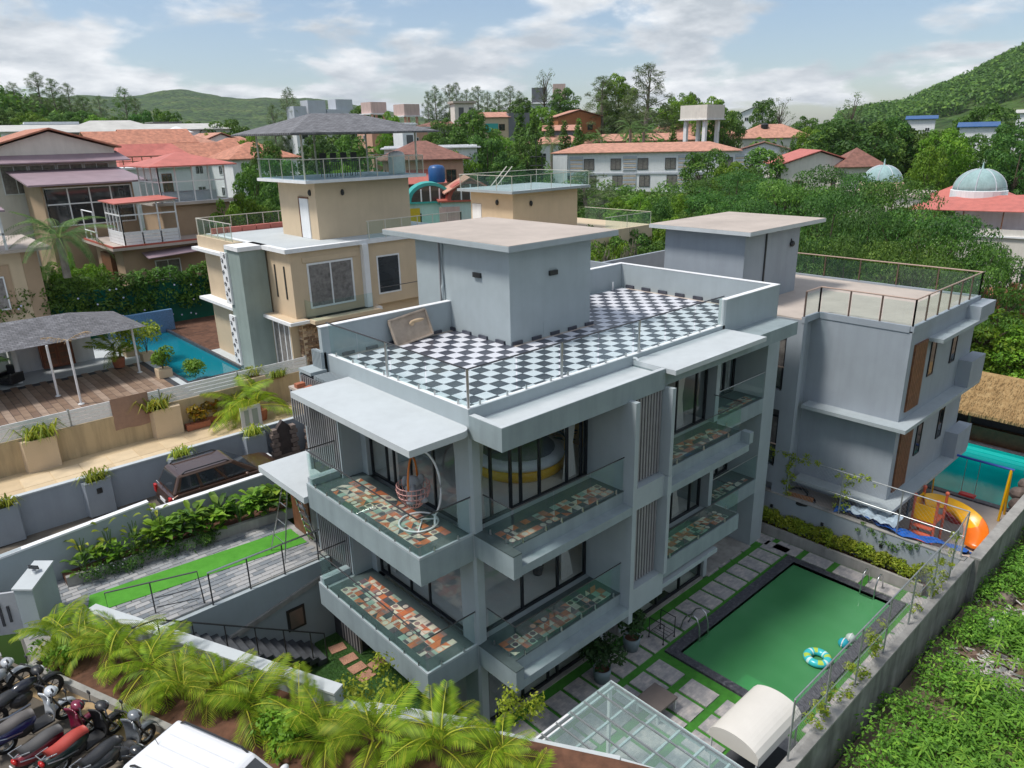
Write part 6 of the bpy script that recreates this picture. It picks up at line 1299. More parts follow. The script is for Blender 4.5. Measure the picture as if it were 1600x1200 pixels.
# ------------------------------------------------------------------ pool side
def pot_plant(x, y, z, label, r=0.26, crown=0.55, mat='leafpot', potmat=None, seed=0, hgt=0.95, cat='plant', group=None, sq=False):
    t = thing('potted_shrub', label, cat, (x, y, z), group)
    pm_ = potmat or plain('blue_grey_pot', (0.19, 0.25, 0.28), 0.6)
    if sq: MB().prism([(x-r, y-r), (x+r, y-r), (x+r, y+r), (x-r, y+r)], z, z+0.42).build('pot', pm_, t)
    else: MB().lathe((x, y, z), [(r*0.82, 0), (r, 0.3), (r*1.02, 0.46), (r*0.9, 0.46), (r*0.88, 0.38)], 18).build('pot', pm_, t, smooth=True)
    MB().lathe((x, y, z+0.36), [(r*0.85, 0), (r*0.84, 0.03)], 12).build('soil', M['soil'], t)
    rg_ = random.Random(seed); tr_ = MB()
    for k in range(4):
        a = k*1.7+seed; tr_.tube([(x, y, z+0.38), (x+0.08*math.cos(a), y+0.08*math.sin(a), z+0.38+hgt*0.4), (x+0.3*crown*math.cos(a), y+0.3*crown*math.sin(a), z+0.38+hgt*0.8)], [0.022, 0.016, 0.008], 5)
    tr_.build('stem', M['bark'], t)
    o = leafcloud('foliage', [((x+rg_.uniform(-.55, .55)*crown, y+rg_.uniform(-.55, .55)*crown, z+0.4+hgt*rg_.uniform(0.45, 1.0)), crown*0.5) for _ in range(9)], 900, 0.075, M[mat], seed)
    o.parent = t; o.location = (-x, -y, -z); return t
def pool_ladder(label, x, y, rot):
    t = thing('pool_ladder', label, 'ladder', (0, 0, 0), 'steel pool ladders')
    for s in (-0.24, 0.24):
        MB().tube([(s, 0.62, 0.0), (s, 0.55, 0.35), (s, 0.4, 0.62), (s, 0.22, 0.74), (s, 0.05, 0.66), (s, -0.06, 0.4), (s, -0.1, 0.0), (s, -0.1, -0.7)], 0.024, 8).build('handrail', M['steel'], t, smooth=True)
        MB().lathe((s, 0.62, 0.0), [(0.05, 0), (0.05, 0.02)], 10).build('flange', M['steel'], t)
    for k in range(3): MB().box(-0.24, 0.24, -0.15, -0.05, -0.16-0.22*k, -0.13-0.22*k).build('step', M['steel'], t)
    t.location = (x, y, 0.02); t.rotation_euler = (0, 0, rot); return t
pool_ladder('steel pool ladder on the house side near the luggage rack', 7.9, -1.75, 0)
pool_ladder('steel pool ladder at the far right corner of the pool', 14.02, -4.55, -math.pi/2)
ring = thing('swim_ring', 'blue and green patterned swim ring floating in the pool', 'swim ring', (9.5, -4.9, -0.1))
b = MB(); n, m = 28, 12; vs = []
for i in range(n):
    for j in range(m):
        a, c_ = 2*math.pi*i/n, 2*math.pi*j/m; r_ = 0.30+0.13*math.cos(c_); vs.append((9.5+r_*math.cos(a), -4.9+r_*math.sin(a), 0.0+0.12*math.sin(c_)))
for i in range(n):
    for j in range(m): b.k = 1 if (i % 7 in (2, 3)) and j in (1, 2, 3, 4) else (2 if i % 7 == 5 else 0); b.f.append((i*m+j, ((i+1) % n)*m+j, ((i+1) % n)*m+(j+1) % m, i*m+(j+1) % m)); b.m.append(b.k)
b.v = vs; b.build('ring', [plain('aqua_vinyl', (0.05, 0.50, 0.55), 0.25), plain('lime_vinyl', (0.45, 0.60, 0.08), 0.25), plain('pale_vinyl', (0.55, 0.75, 0.75), 0.25)], ring, smooth=True)
for k, (x, y, r_, c_, lb) in enumerate(((10.75, -5.15, 0.17, (0.03, 0.38, 0.48), 'blue beach ball floating near the pool edge'), (11.15, -5.2, 0.16, (0.45, 0.55, 0.50), 'pale beach ball floating just behind the blue one'))):
    t = thing('beach_ball', lb, 'ball', (x, y, -0.1)); MB().ell((x, y, 0.0), r_, 16, 10).build('ball', plain('ball_vinyl_%d' % k, c_, 0.25), t, smooth=True)
    b = MB(); b.tube([(x+r_*1.003*math.cos(a), y, r_*1.003*math.sin(a)) for a in [2*math.pi*i/24 for i in range(24)]], 0.02, 5, True); b.build('stripe', M['white'], t)
# luggage style steel rack
rk = thing('towel_rack', 'small black metal rack standing on the pavers', 'rack', (6.85, -0.95, 0))
for dx in (-0.3, 0.3):
    for dy in (-0.28, 0.28): MB().bar((6.85+dx, -0.95+dy, 0.02), (6.85+dx, -0.95+dy, 0.78), 0.016).build('post', M['plasticblk'], rk); MB().ell((6.85+dx, -0.95+dy, 0.03), 0.035, 8, 6).build('foot', M['plasticblk'], rk)
MB().bar((6.55, -1.23, 0.76), (6.55, -0.67, 0.76), 0.014).bar((7.15, -1.23, 0.76), (7.15, -0.67, 0.76), 0.014).bar((6.55, -1.23, 0.2), (7.15, -1.23, 0.2), 0.012).bar((6.55, -0.67, 0.2), (7.15, -0.67, 0.2), 0.012).build('rail', M['plasticblk'], rk)
for i in range(5): MB().bar((6.55+0.15*i, -1.23, 0.2), (6.55+0.15*i, -0.67, 0.2), 0.008).build('shelf_bar', M['plasticblk'], rk)
lt = thing('lounge_table', 'low grey brown topped table half under the glass pergola', 'table', (4.15, -2.75, 0))
b = MB(); b.box(3.7, 4.6, -3.15, -2.35, 0.36, 0.44); b.build('top', plain('taupe_laminate', (0.15, 0.125, 0.115), 0.5), lt, bevel=0.01)
for x in (3.75, 4.55):
    for y in (-3.1, -2.4): MB().box(x-0.03, x+0.03, y-0.03, y+0.03, 0.006, 0.36).build('leg', M['whitemetal'], lt)
# canopied day bed
db = thing('day_bed', 'pool side day bed under a curved cream fabric canopy', 'day bed', (4.3, -5.75, 0))
cv = plain('cream_canvas', (0.66, 0.63, 0.58), 0.9, 0, 0.04, 1.2)
b = MB(); ny, nx = 14, 10; vs = []
A_ = [(2.75, 5.0, -6.5, -5.25)]
x0, x1, y0, y1 = 2.95, 5.0, -6.45, -5.15
for i in range(nx+1):
    for j in range(ny+1):
        u, v = i/nx, j/ny; z = 1.82+0.32*math.sin(math.pi*min(1, max(0, v)))**0.55*(0.85+0.15*math.sin(math.pi*u))
        vs.append((x0+(x1-x0)*u, y0+(y1-y0)*v, z))
fs = [(i*(ny+1)+j, (i+1)*(ny+1)+j, (i+1)*(ny+1)+j+1, i*(ny+1)+j+1) for i in range(nx) for j in range(ny)]
b.add(vs, fs); lo = [(p[0], p[1], p[2]-0.05) for p in vs]; b.add(lo, [f[::-1] for f in fs])
b.add([(x0, y0+(y1-y0)*j/ny, vs[j][2]) for j in range(ny+1)]+[(x0, y0, 1.62), (x0, y1, 1.62)], [tuple(range(ny+1))+(ny+2, ny+1)])
b.add([(x0+(x1-x0)*i/nx, y0, 1.82) for i in (0, nx)]+[(x1, y0-0.02, 1.6), (x0, y0-0.02, 1.6)], [(0,1,2,3)]); b.build('canopy', cv, db, smooth=False)
for x, y in ((3.0, -6.4), (3.0, -5.2), (4.95, -6.4), (4.95, -5.2)): MB().tube([(x, y, 0.02), (x, y, 1.8)], 0.025, 8).build('post', M['whitemetal'], db)
MB().box(3.0, 4.95, -6.42, -5.18, 0.25, 0.42).build('bed_frame', plain('dark_wicker', (0.045, 0.045, 0.05), 0.8), db); MB().box(3.05, 4.9, -6.36, -5.24, 0.42, 0.56).build('mattress', plain('dark_cushion', (0.06, 0.062, 0.07), 0.9), db, bevel=0.04)
# glass pergola
pg = thing('glass_pergola', 'white framed glass pergola over the pool side terrace', 'pergola', (0.6, -4.6, 0))
pz = 2.55; rx0, rx1, ry0, ry1 = -1.35, 1.75, -7.0, -3.05
MB().prism([(-1.35, -3.2), (0.2, -3.2), (0.2, -3.0), (1.78, -3.0), (1.78, -6.75), (-0.2, -6.75)], pz+0.06, pz+0.075).build('glass_roof', glassmat('roof_glass', (0.86, 0.93, 0.92), 0.8, 0.16, (0.50, 0.60, 0.60)), pg)
for i in range(7): MB().box(-1.2+0.48*i, -1.165+0.48*i, -3.05-3.7, -3.05, pz+0.076, pz+0.11).build('rafter', M['galv'], pg)
for j in range(6): MB().box(-1.3, 1.76, -3.2-0.65*j, -3.15-0.65*j, pz, pz+0.058).build('batten', M['whitemetal'], pg)
MB().box(1.74, 1.8, -6.8, -3.0, pz-0.1, pz+0.06).box(-1.4, 1.74, -3.06, -3.0, pz-0.1, pz+0.06).build('edge_beam', M['whitemetal'], pg)
for x, y in ((1.7, -3.05), (1.7, -6.7), (-0.9, -3.05)): MB().box(x-0.04, x+0.04, y-0.04, y+0.04, 0, pz-0.05).build('post', M['whitemetal'], pg)
for k, (x, y) in enumerate(((0.6, -3.8), (1.2, -4.6))):
    t = thing('garden_chair', ['white garden chair under the near end of the glass pergola', 'white garden chair under the middle of the glass pergola'][k], 'chair', (x, y, 0)); MB().box(x-.22, x+.22, y-.22, y+.22, .42, .46).build('seat', M['whitemetal'], t); MB().box(x-.22, x+.22, y+.2, y+.24, .46, .9).build('backrest', M['whitemetal'], t)
    for a in (-.2, .2):
        for c_ in (-.2, .2): MB().bar((x+a, y+c_, 0.006), (x+a, y+c_, .42), .015).build('leg', M['whitemetal'], t)

# ------------------------------------------------------------------ side terrace clutter, play corner, thatched bar
tarp = MB(); rr = random.Random(6); nx, ny = 30, 8; vs = []
for i in range(nx+1):
    for j in range(ny+1):
        u, v = i/nx, j/ny; vs.append((15.72+1.15*v+0.1*math.sin(u*9), -2.3-4.5*u, 1.64+0.02+0.12*abs(math.sin(u*17+v*3))+0.1*abs(math.sin(v*8+u*5))-0.55*v*v*(1 if u > 0.05 else 0.2)))
tarp.add(vs, [(i*(ny+1)+j, (i+1)*(ny+1)+j, (i+1)*(ny+1)+j+1, i*(ny+1)+j+1) for i in range(nx) for j in range(ny)])
tag(tarp.build('blue_tarpaulin', plain('blue_tarp', (0.008, 0.10, 0.42), 0.45, 0, 0.25, 2), smooth=False), 'crumpled blue tarpaulin laid along the top of the garden wall', 'tarpaulin')
b = MB(); vs = []
for i in range(13):
    for j in range(7): u, v = i/12, j/6; vs.append((15.75+1.0*v, -2.75-1.7*u, 1.9+0.1*math.sin(u*11+v*2)*math.sin(v*7)+0.06*math.sin(u*23)))
b.add(vs, [(i*7+j, (i+1)*7+j, (i+1)*7+j+1, i*7+j+1) for i in range(12) for j in range(6)]); tag(b.build('white_sheet', plain('clear_sheet', (0.45, 0.55, 0.62), 0.3, 0, 0.2, 3)), 'pale plastic sheet bunched on top of the blue tarpaulin', 'sheet')
for k, (x, y, r_, lb) in enumerate(((16.3, -0.5, 0.55, 'coil of black hose lying on the raised side terrace'), (15.95, -1.1, 0.42, 'smaller coil of black hose at the terrace wall'), (16.6, 0.7, 0.4, 'loose coil of grey hose near the end wall'))):
    b = MB(); b.tube([(x+(r_+0.05*math.sin(t*1.3))*math.cos(t*0.42), y+(r_*0.8+0.04*math.sin(t*2.1))*math.sin(t*0.42), 1.53+0.0015*t) for t in range(60)], 0.018, 5); tag(b.build('hose_coil', M['rubber'] if k < 2 else plain('grey_hose', (0.12, 0.12, 0.12), 0.6), smooth=True), lb, 'hose')
b = MB(); b.M = Matrix.Translation((15.9, -0.62, 1.68)) @ Matrix.Rotation(R_(-82), 4, 'Z'); b.box(-0.75, 0.75, -0.09, 0.09, -0.05, 0.08); tag(b.build('timber_plank', plain('rusty_plank', (0.30, 0.13, 0.05), 0.85, 0, 0.3, 4)), 'rust brown plank lying along the top of the garden wall', 'plank')
for k in range(3):
    b = MB(); b.M = Matrix.Translation((16.1+0.15*k, 1.05+0.1*k, 1.53+0.035*k)) @ Matrix.Rotation(0.6+0.25*k, 4, 'Z'); b.box(-0.7, 0.7, -0.05, 0.05, 0, 0.03); tag(b.build('timber_batten', M['wood']), ['lowest wooden batten in the stack beside the villa end wall', 'middle wooden batten in the stack beside the villa end wall', 'topmost wooden batten in the stack beside the villa end wall'][k], 'batten')
sldY = plain('yellow_plastic', (0.80, 0.42, 0.0), 0.3); sldO = plain('orange_plastic', (0.75, 0.17, 0.01), 0.3); sldP = plain('coral_plastic', (0.60, 0.13, 0.07), 0.4)
sd = thing('play_slide', 'yellow and orange spiral play slide with coral platform', 'slide', (19.4, -5.3, 0.1))
SX, SY = 18.7, -4.75
b = MB(); vs = []; n = 22
for i in range(n+1):
    t = i/n; a = R_(120-215*t); R0 = 0.75; cxx, cyy = SX+0.65, SY-0.7; z = 1.35*(1-t)**0.8+0.25
    for (dr, dz) in ((-0.36, 0.3), (-0.3, 0.05), (0, 0), (0.3, 0.05), (0.38, 0.42)): vs.append((cxx+(R0+dr)*math.cos(a), cyy+(R0+dr)*math.sin(a), z+dz))
for i in range(n):
    for j in range(4): b.k = 1 if i > 15 else 0; b.add([], []); b.f.append((i*5+j, (i+1)*5+j, (i+1)*5+j+1, i*5+j+1)); b.m.append(1 if i > 15 else 0)
b.v = vs; o = b.build('chute', [sldY, sldO], sd, smooth=True); md = o.modifiers.new('thick', 'SOLIDIFY'); md.thickness = 0.04
MB().box(SX-0.5, SX+0.45, SY-0.35, SY+0.45, 1.2, 1.28).build('platform', sldP, sd); MB().box(SX-0.5, SX+0.4, SY+0.42, SY+0.48, 1.28, 2.0).box(SX-0.52, SX-0.46, SY-0.3, SY+0.42, 1.28, 1.9).build('side_panel', sldY, sd)
for x, y in ((-0.5, -0.35), (0.45, -0.35), (-0.5, 0.45), (0.45, 0.45)): MB().lathe((SX+x, SY+y, 0.1), [(0.05, 0), (0.05, 2.1)], 8).ell((SX+x, SY+y, 2.22), 0.08, 8, 6).build('post', sldP, sd)
for k in range(4): MB().box(SX-0.95+0.1*k, SX-0.7+0.1*k, SY-0.3, SY+0.35, 0.25+0.25*k, 0.3+0.25*k).build('step', sldP, sd)
b = MB(); SWX, SWY = 23.0, -5.6
for yy in (-6.2, -3.4): b.bar((22.6, yy, 0.1), (23.0, yy, 2.3), 0.05).bar((23.4, yy, 0.1), (23.0, yy, 2.3), 0.05)
sw_ = thing('swing_frame', 'yellow swing frame with a blue top bar by the turquoise pool', 'swing', (23.0, -4.8, 0.1)); b.build('legs', sldY, sw_); MB().bar((23.0, -6.3, 2.3), (23.0, -3.3, 2.3), 0.05).build('top_bar', plain('blue_bar', (0.01, 0.06, 0.35), 0.4), sw_)
MB().bar((23, -4.6, 2.3), (23, -4.6, 0.7), 0.012).bar((23, -5.1, 2.3), (23, -5.1, 0.7), 0.012).build('chain', M['steel'], sw_); MB().box(22.85, 23.15, -5.15, -4.55, 0.62, 0.7).build('swing_seat', plain('red_seat', (0.55, 0.03, 0.03), 0.4), sw_)
tag(MB().lathe((21.6, -5.0, 0.1), [(0.5, 0), (0.5, 0.25), (0.42, 0.25), (0.42, 0.1)], 12).build('sand_tub', plain('red_tub', (0.55, 0.04, 0.04), 0.4)), 'low red play tub on the ground behind the slide', 'tub')
p2 = thing('turquoise_pool', 'turquoise pool in front of the thatched bar', 'pool', (27, -3, 0)); MB().quad((24.0, -6.2, 0.13), (30.4, -6.2, 0.13), (30.4, 0.4, 0.13), (24.0, 0.4, 0.13)).build('water', plain('turquoise_water', (0.0, 0.36, 0.33), 0.08, 0, 0.15, 0.6, spec=0.6), p2)
for k in range(3): MB().box(28.6+0.5*k, 29.0+0.5*k, -5.8, 0.2, 0.11, 0.137).build('step', plain('turquoise_step_%d' % k, (0.02, 0.42+0.06*k, 0.40+0.05*k), 0.2), p2)
MB().box(23.7, 24.0, -6.3, 0.6, 0.09, 0.17).box(30.4, 30.8, -6.3, 0.6, 0.09, 0.17).build('coping', M['granite'], p2)
th = thing('thatched_bar', 'low poolside bar under a broad straw thatched roof', 'pavilion', (32, -3, 0))
straw = NT('straw_thatch'); o_ = straw.coord('Object', (1, 1, 1)); a_ = straw.noise(o_, 3.2, 8, 0.8); straw.bump(straw.noise(o_, 26, 4, 0.8), 1.0, 0.06); M['straw'] = straw.setp(straw.ramp(a_, [(0.3, (0.22, 0.13, 0.05)), (0.5, (0.42, 0.27, 0.12)), (0.7, (0.56, 0.40, 0.20))]), 0.95)
tx0, tx1, ty0, ty1 = 29.85, 34.0, -9, 3
b = MB(); b.add([(tx0, ty0, 1.95), (tx1, ty0, 1.95), (tx1, ty1, 1.95), (tx0, ty1, 1.95), (31.75, ty0+1.2, 3.6), (31.75, ty1-1.2, 3.6), (tx0, ty0, 1.78), (tx0, ty1, 1.78)], [(0,1,4), (1,2,5,4), (2,3,5), (3,0,4,5), (3,7,6,0)]); b.build('thatch', M['straw'], th)
fr = MB(); rr = random.Random(9)
for i in range(2200):
    y = rr.uniform(ty0, ty1); u = rr.random()**1.5*0.95; x = tx0+1.9*u-0.04; z = 1.95+1.65*u; l_ = rr.uniform(0.15, 0.32); w_ = rr.uniform(0.012, 0.03); fr.add([(x, y-w_, z+0.04), (x, y+w_, z+0.04), (x-l_*0.65, y+rr.uniform(-.06, .06), z-l_*0.62+0.03)], [(0,1,2)])
o = fr.build('straw_fringe', M['straw'], th); o['kind'] = 'stuff'
MB().box(31.6, 33.6, -8.6, 2.6, 0, 1.9).build('bar_wall', M['roomdark'], th); MB().box(30.9, 31.2, -8, 2, 0.1, 0.95).build('bar_counter', M['wood'], th)
for y in (-8.5, -5.5, -2.5, 0.5, 2.7): MB().lathe((30.75, y, 0), [(0.08, 0), (0.08, 2.2)], 8).build('post', M['wood'], th)
rockm = plain('brown_rock', (0.19, 0.145, 0.125), 0.9, 0, 0.35, 2.5, 0.8)
def rock(label, x, y, z, s, seed, group=None):
    rr = random.Random(seed); b = MB(); b.ell((0, 0, 0), (s, s*0.85, s*0.75), 9, 6); b.v = [tuple(c*(0.75+0.5*math.sin(i*12.9+seed*3.1)**2) for c in p) for i, p in enumerate(b.v)]; b.v = [(p[0]+x, p[1]+y, p[2]+z) for p in b.v]
    return tag(b.build('rock', rockm), label, 'rock', group)
ORD = ['first', 'second', 'third', 'fourth', 'fifth', 'sixth', 'seventh', 'eighth', 'ninth', 'tenth', 'eleventh', 'twelfth', 'thirteenth', 'fourteenth']
for k in range(14): rock('brown boulder number'.replace(' number', '')+' '+ORD[k]+' from the near end of the row lining the turquoise pool', 24.2+0.48*k, -6.45+0.15*(k % 2), 0.4+0.3*(k % 3), 0.38, k, 'boulders lining the turquoise pool')

# ------------------------------------------------------------------ neighbour's deck furniture, lane and path things
def sofa(label, x, y, rot, n):
    t = thing('sofa', label, 'sofa', (0, 0, 0)); lm = plain('black_leather', (0.018, 0.018, 0.022), 0.35); w = 0.62*n
    MB().box(-w/2, w/2, -0.4, 0.4, 0.1, 0.3).build('base', lm, t, bevel=0.03)
    for i in range(n): MB().box(-w/2+0.62*i+0.02, -w/2+0.62*(i+1)-0.02, -0.42, 0.25, 0.3, 0.46).build('seat_cushion', lm, t, bevel=0.05); MB().box(-w/2+0.62*i+0.02, -w/2+0.62*(i+1)-0.02, 0.22, 0.45, 0.46, 0.95).build('back_cushion', lm, t, bevel=0.06)
    for s in (-1, 1): MB().box(s*w/2-0.1+0.1*s, s*w/2+0.1+0.1*s, -0.42, 0.42, 0.1, 0.62).build('arm', lm, t, bevel=0.05)
    t.location = (x, y, DZ); t.rotation_euler = (0, 0, rot); return t
sofa('long black leather sofa against the garden room back wall', -8.0, 31.2, 0, 3); sofa('black leather armchair beside the garden room post', -5.2, 30.2, -0.9, 1); sofa('black leather armchair at the left edge of the garden room', -10.0, 29.3, 1.2, 1)
ct = thing('coffee_table', 'low coffee table with tan legs in front of the sofa', 'table', (-7.4, 29.4, DZ)); MB().box(-7.95, -6.85, 29.1, 29.7, DZ+0.36, DZ+0.4).build('top', M['plasticblk'], ct)
for s in (-1, 1): MB().bar((-7.4+0.5*s, 29.1, DZ+0.4), (-7.4+0.38*s, 29.1, DZ+0.02), 0.025).bar((-7.4+0.5*s, 29.7, DZ+0.4), (-7.4+0.38*s, 29.7, DZ+0.02), 0.025).build('legs', plain('tan_wood', (0.34, 0.22, 0.10), 0.6), ct)
cbx, cby = -2.7, 31.75
cb = thing('wooden_cabinet', 'carved reddish wooden cabinet against the white garden room wall', 'cabinet', (cbx, cby, DZ)); MB().box(cbx-0.75, cbx+0.75, cby-0.25, cby+0.22, DZ+0.1, DZ+1.75).build('body', plain('red_wood', (0.17, 0.05, 0.02), 0.5, 0, 0.3, 4), cb, bevel=0.01); MB().box(cbx-0.85, cbx+0.85, cby-0.3, cby+0.24, DZ+1.75, DZ+1.85).build('top', M['wood'], cb)
for i in (-1, 1):
    dr = MB().box(cbx+0.36*i-0.33, cbx+0.36*i+0.33, cby-0.28, cby-0.25, DZ+0.2, DZ+1.65).build('door', plain('red_wood2', (0.22, 0.07, 0.025), 0.5, 0, 0.3, 6), cb)
    for k in range(4): MB().box(cbx+0.36*i-0.26, cbx+0.36*i+0.26, cby-0.295, cby-0.28, DZ+0.27+0.34*k, DZ+0.53+0.34*k).build('panel', M['wood'], dr)
lp = thing('deck_lamp_post', 'slender white lamp post with two dry fronds on the timber deck', 'lamp post', (-3.4, 24.3, DZ)); MB().lathe((-3.4, 24.3, DZ), [(0.14, 0), (0.14, 0.03), (0.05, 0.04), (0.05, 3.05)], 10).build('post', M['whitemetal'], lp)
b = MB(); rr = random.Random(2)
for s in (-1, 1):
    for k in range(30): b.bar((-3.4+s*0.03*k, 24.3, DZ+3.05+0.25*math.sin(k/30*1.6)), (-3.4+s*(0.03*k+0.12), 24.3+rr.uniform(-.15, .15), DZ+3.0+0.25*math.sin(k/30*1.6)+rr.uniform(-.1, .12)), 0.012, 4)
b.build('dry_fronds', plain('dry_straw', (0.45, 0.33, 0.20), 0.9), lp)
tx = at(205, 640, y=19.1)[0]
tw = MB(); vs = []
for i in range(13):
    for j in range(11):
        u, v = i/12, j/10; vs.append((tx-0.72+1.44*u, 19.12-0.02*abs(math.sin(u*9))-0.03*v, 5.76-1.35*v+0.03*math.sin(u*7)*v))
tw.add(vs, [(i*11+j, (i+1)*11+j, (i+1)*11+j+1, i*11+j+1) for i in range(12) for j in range(10)]); tag(tw.build('brown_towel', plain('brown_towel_cloth', (0.30, 0.19, 0.14), 0.95, 0, 0.1, 5), smooth=True), 'brown towel hung over the white board fence', 'towel')
# stone shrine pieces by the lane
def shrine(label, x, y, z, s, mat):
    t = thing('carved_stele', label, 'statue', (x, y, z)); sk = plain('dark_carved_stone', (0.055, 0.042, 0.04), 0.9, 0, 0.4, 3, 0.6)
    MB().prism([(x-0.75*s, y-0.1), (x+0.75*s, y-0.1), (x+0.75*s, y+0.15), (x-0.75*s, y+0.15)], z, z+0.3*s).build('plinth', rockm, t)
    b = MB(); pr = [(-0.5, 0.3), (0.5, 0.3), (0.5, 1.3), (0.42, 1.6), (0.25, 1.85), (0.1, 2.0), (0, 2.12), (-0.1, 2.0), (-0.25, 1.85), (-0.42, 1.6), (-0.5, 1.3)]
    n = len(pr); b.add([(x+a*s, y-0.08, z+c*s) for a, c in pr]+[(x+a*s, y+0.12, z+c*s) for a, c in pr], [tuple(range(n)), tuple(range(2*n-1, n-1, -1))]+[(i, n+i, n+(i+1) % n, (i+1) % n) for i in range(n)]); b.build('slab', sk, t)
    b = MB()
    for sg in (-1, 1):
        for k in range(6): zz = 0.35+0.24*k; w_ = 0.62-0.04*k; b.box(x+sg*(0.5*s)-(0.12*s if k % 2 else 0.2*s), x+sg*(0.5*s)+(0.12*s if k % 2 else 0.2*s), y-0.16, y+0.1, z+zz*s, z+(zz+0.2)*s)
    b.build('carved_border', rockm, t)
q = at(447, 705, z=3.2); shrine('tall dark carved stone stele by the lane wall', 1.9, 14.85, 2.86, 0.82, None); shrine('smaller carved stone stele next to the tall one', 3.35, 14.9, 2.86, 0.66, None)
# low white gate on the path
q = at(395, 668, z=3.75)
lg = thing('path_gate', 'small blue grey gate between palms on the cream path', 'gate', tuple(q)); MB().box(q[0]-0.45, q[0]+0.45, q[1]-0.03, q[1]+0.03, 3.75, 4.75).build('gate_frame', M['palegrey'], lg); MB().box(q[0]-0.3, q[0]-0.1, q[1]-0.04, q[1]-0.03, 3.9, 4.6).box(q[0]+0.05, q[0]+0.3, q[1]-0.04, q[1]-0.03, 3.9, 4.6).build('gate_slot', M['sage'], lg)
# row of areca palms in the street planter
rr = random.Random(21)
PB = [((-8.15, 7.6), 1.15, 'areca palm at the gate pillar end of the planter row'), ((-7.55, 6.7), 1.1, 'areca palm second from the gate pillar in the planter'), ((-7.15, 5.6), 1.2, 'areca palm third from the gate pillar in the planter'), ((-6.65, 4.5), 1.2, 'areca palm fourth from the gate pillar in the planter'), ((-6.25, 3.5), 1.15, 'areca palm fifth from the gate pillar in the planter'), ((-5.75, 2.6), 1.2, 'areca palm in the middle of the planter row'), ((-5.3, 1.6), 1.25, 'tall areca palm leaning over the coping in mid row'), ((-4.75, 0.6), 1.15, 'areca palm just before the coping steps down'), ((-4.35, -0.45), 1.2, 'areca palm where the coping steps down'), ((-3.75, -1.3), 1.15, 'areca palm third from the lower end of the row'), ((-3.1, -2.3), 1.2, 'areca palm second from the lower end of the row'), ((-2.3, -3.3), 1.15, 'areca palm by the near corner of the glass pergola'), ((-2.6, -4.6), 1.0, 'areca palm at the bottom edge below the pergola')]
for i, ((x, y), s, lb) in enumerate(PB): palm(lb, x, y, 2.95, 'areca', 13, s*rr.uniform(0.64, 0.78), rr.uniform(0.25, 0.6), i, 'areca palms in the street planter')
# low filler under the palms
def filler(name, lb, cl, n, size, mat, seed, cat="shrub", group=None, **k):
    o = leafcloud(name, cl, n, size, M[mat], seed, **k); c = Vector(np.mean([q[0] for q in cl], 0).tolist()); c.z = min(q[0][2] for q in cl); o.data.transform(Matrix.Translation(-c)); o.location = c; tag(o, lb, cat, group); return o
filler('low_shrub', 'low leafy shrub at the gate end of the palm planter', [((-8.3+rr.uniform(-.4, .4), 6.9+rr.uniform(-.4, .4), 3.1+rr.uniform(0, .3)), 0.25) for _ in range(7)], 700, 0.06, 'leaf_b', 3)
filler('low_shrub', 'low shrub under the palms behind the white car', [((-5.2+rr.uniform(-.5, .3), 0.9+rr.uniform(-.8, .5), 3.1+rr.uniform(0, .3)), 0.28) for _ in range(9)], 900, 0.07, 'leaf_b', 4)
filler('wispy_shrub', 'wispy yellow green shrub between retaining wall and lawn', [((-3.0+rr.uniform(-.5, .8), 0.4+rr.uniform(-1.0, 0.7), 2.3+rr.uniform(0, 1.1)), 0.35) for _ in range(14)], 900, 0.055, 'leaf_y', 5, shell=0.1)
filler('wispy_shrub', 'small flowering shrub by the foot of the corner pillar', [((-0.6+rr.uniform(-.5, .6), -2.4+rr.uniform(-.5, .5), 2.4+rr.uniform(0, .7)), 0.28) for _ in range(9)], 600, 0.05, 'leaf_y', 6, shell=0.2)
# lawn blades
g = np.random.default_rng(5); n = 26000; px_ = g.uniform(-3.3, 0.0, n); py_ = g.uniform(-1.6, 6.6, n); ok = (px_ > -3.2+np.maximum(0, (0.5-py_))*0.62)&(px_ < -0.02)&((py_ < 5.4)|(px_ > -1.5)); px_, py_ = px_[ok], py_[ok]; n = len(px_)
a = g.uniform(0, 6.28, n); h_ = g.uniform(0.02, 0.055, n); w_ = 0.008; lx, ly = g.normal(0, 0.018, n), g.normal(0, 0.018, n)
V = np.stack([np.stack([px_-w_*np.cos(a), py_-w_*np.sin(a), np.full(n, -0.01)], 1), np.stack([px_+w_*np.cos(a), py_+w_*np.sin(a), np.full(n, -0.01)], 1), np.stack([px_+lx, py_+ly, h_], 1)], 1).reshape(-1, 3)
o = link_mesh('lawn_grass', quadmesh('lawn_grass', V, np.arange(3*n).reshape(n, 3), M['leaf_d'], np.repeat(g.random(n)*0.8, 3))); o['kind'] = 'stuff'
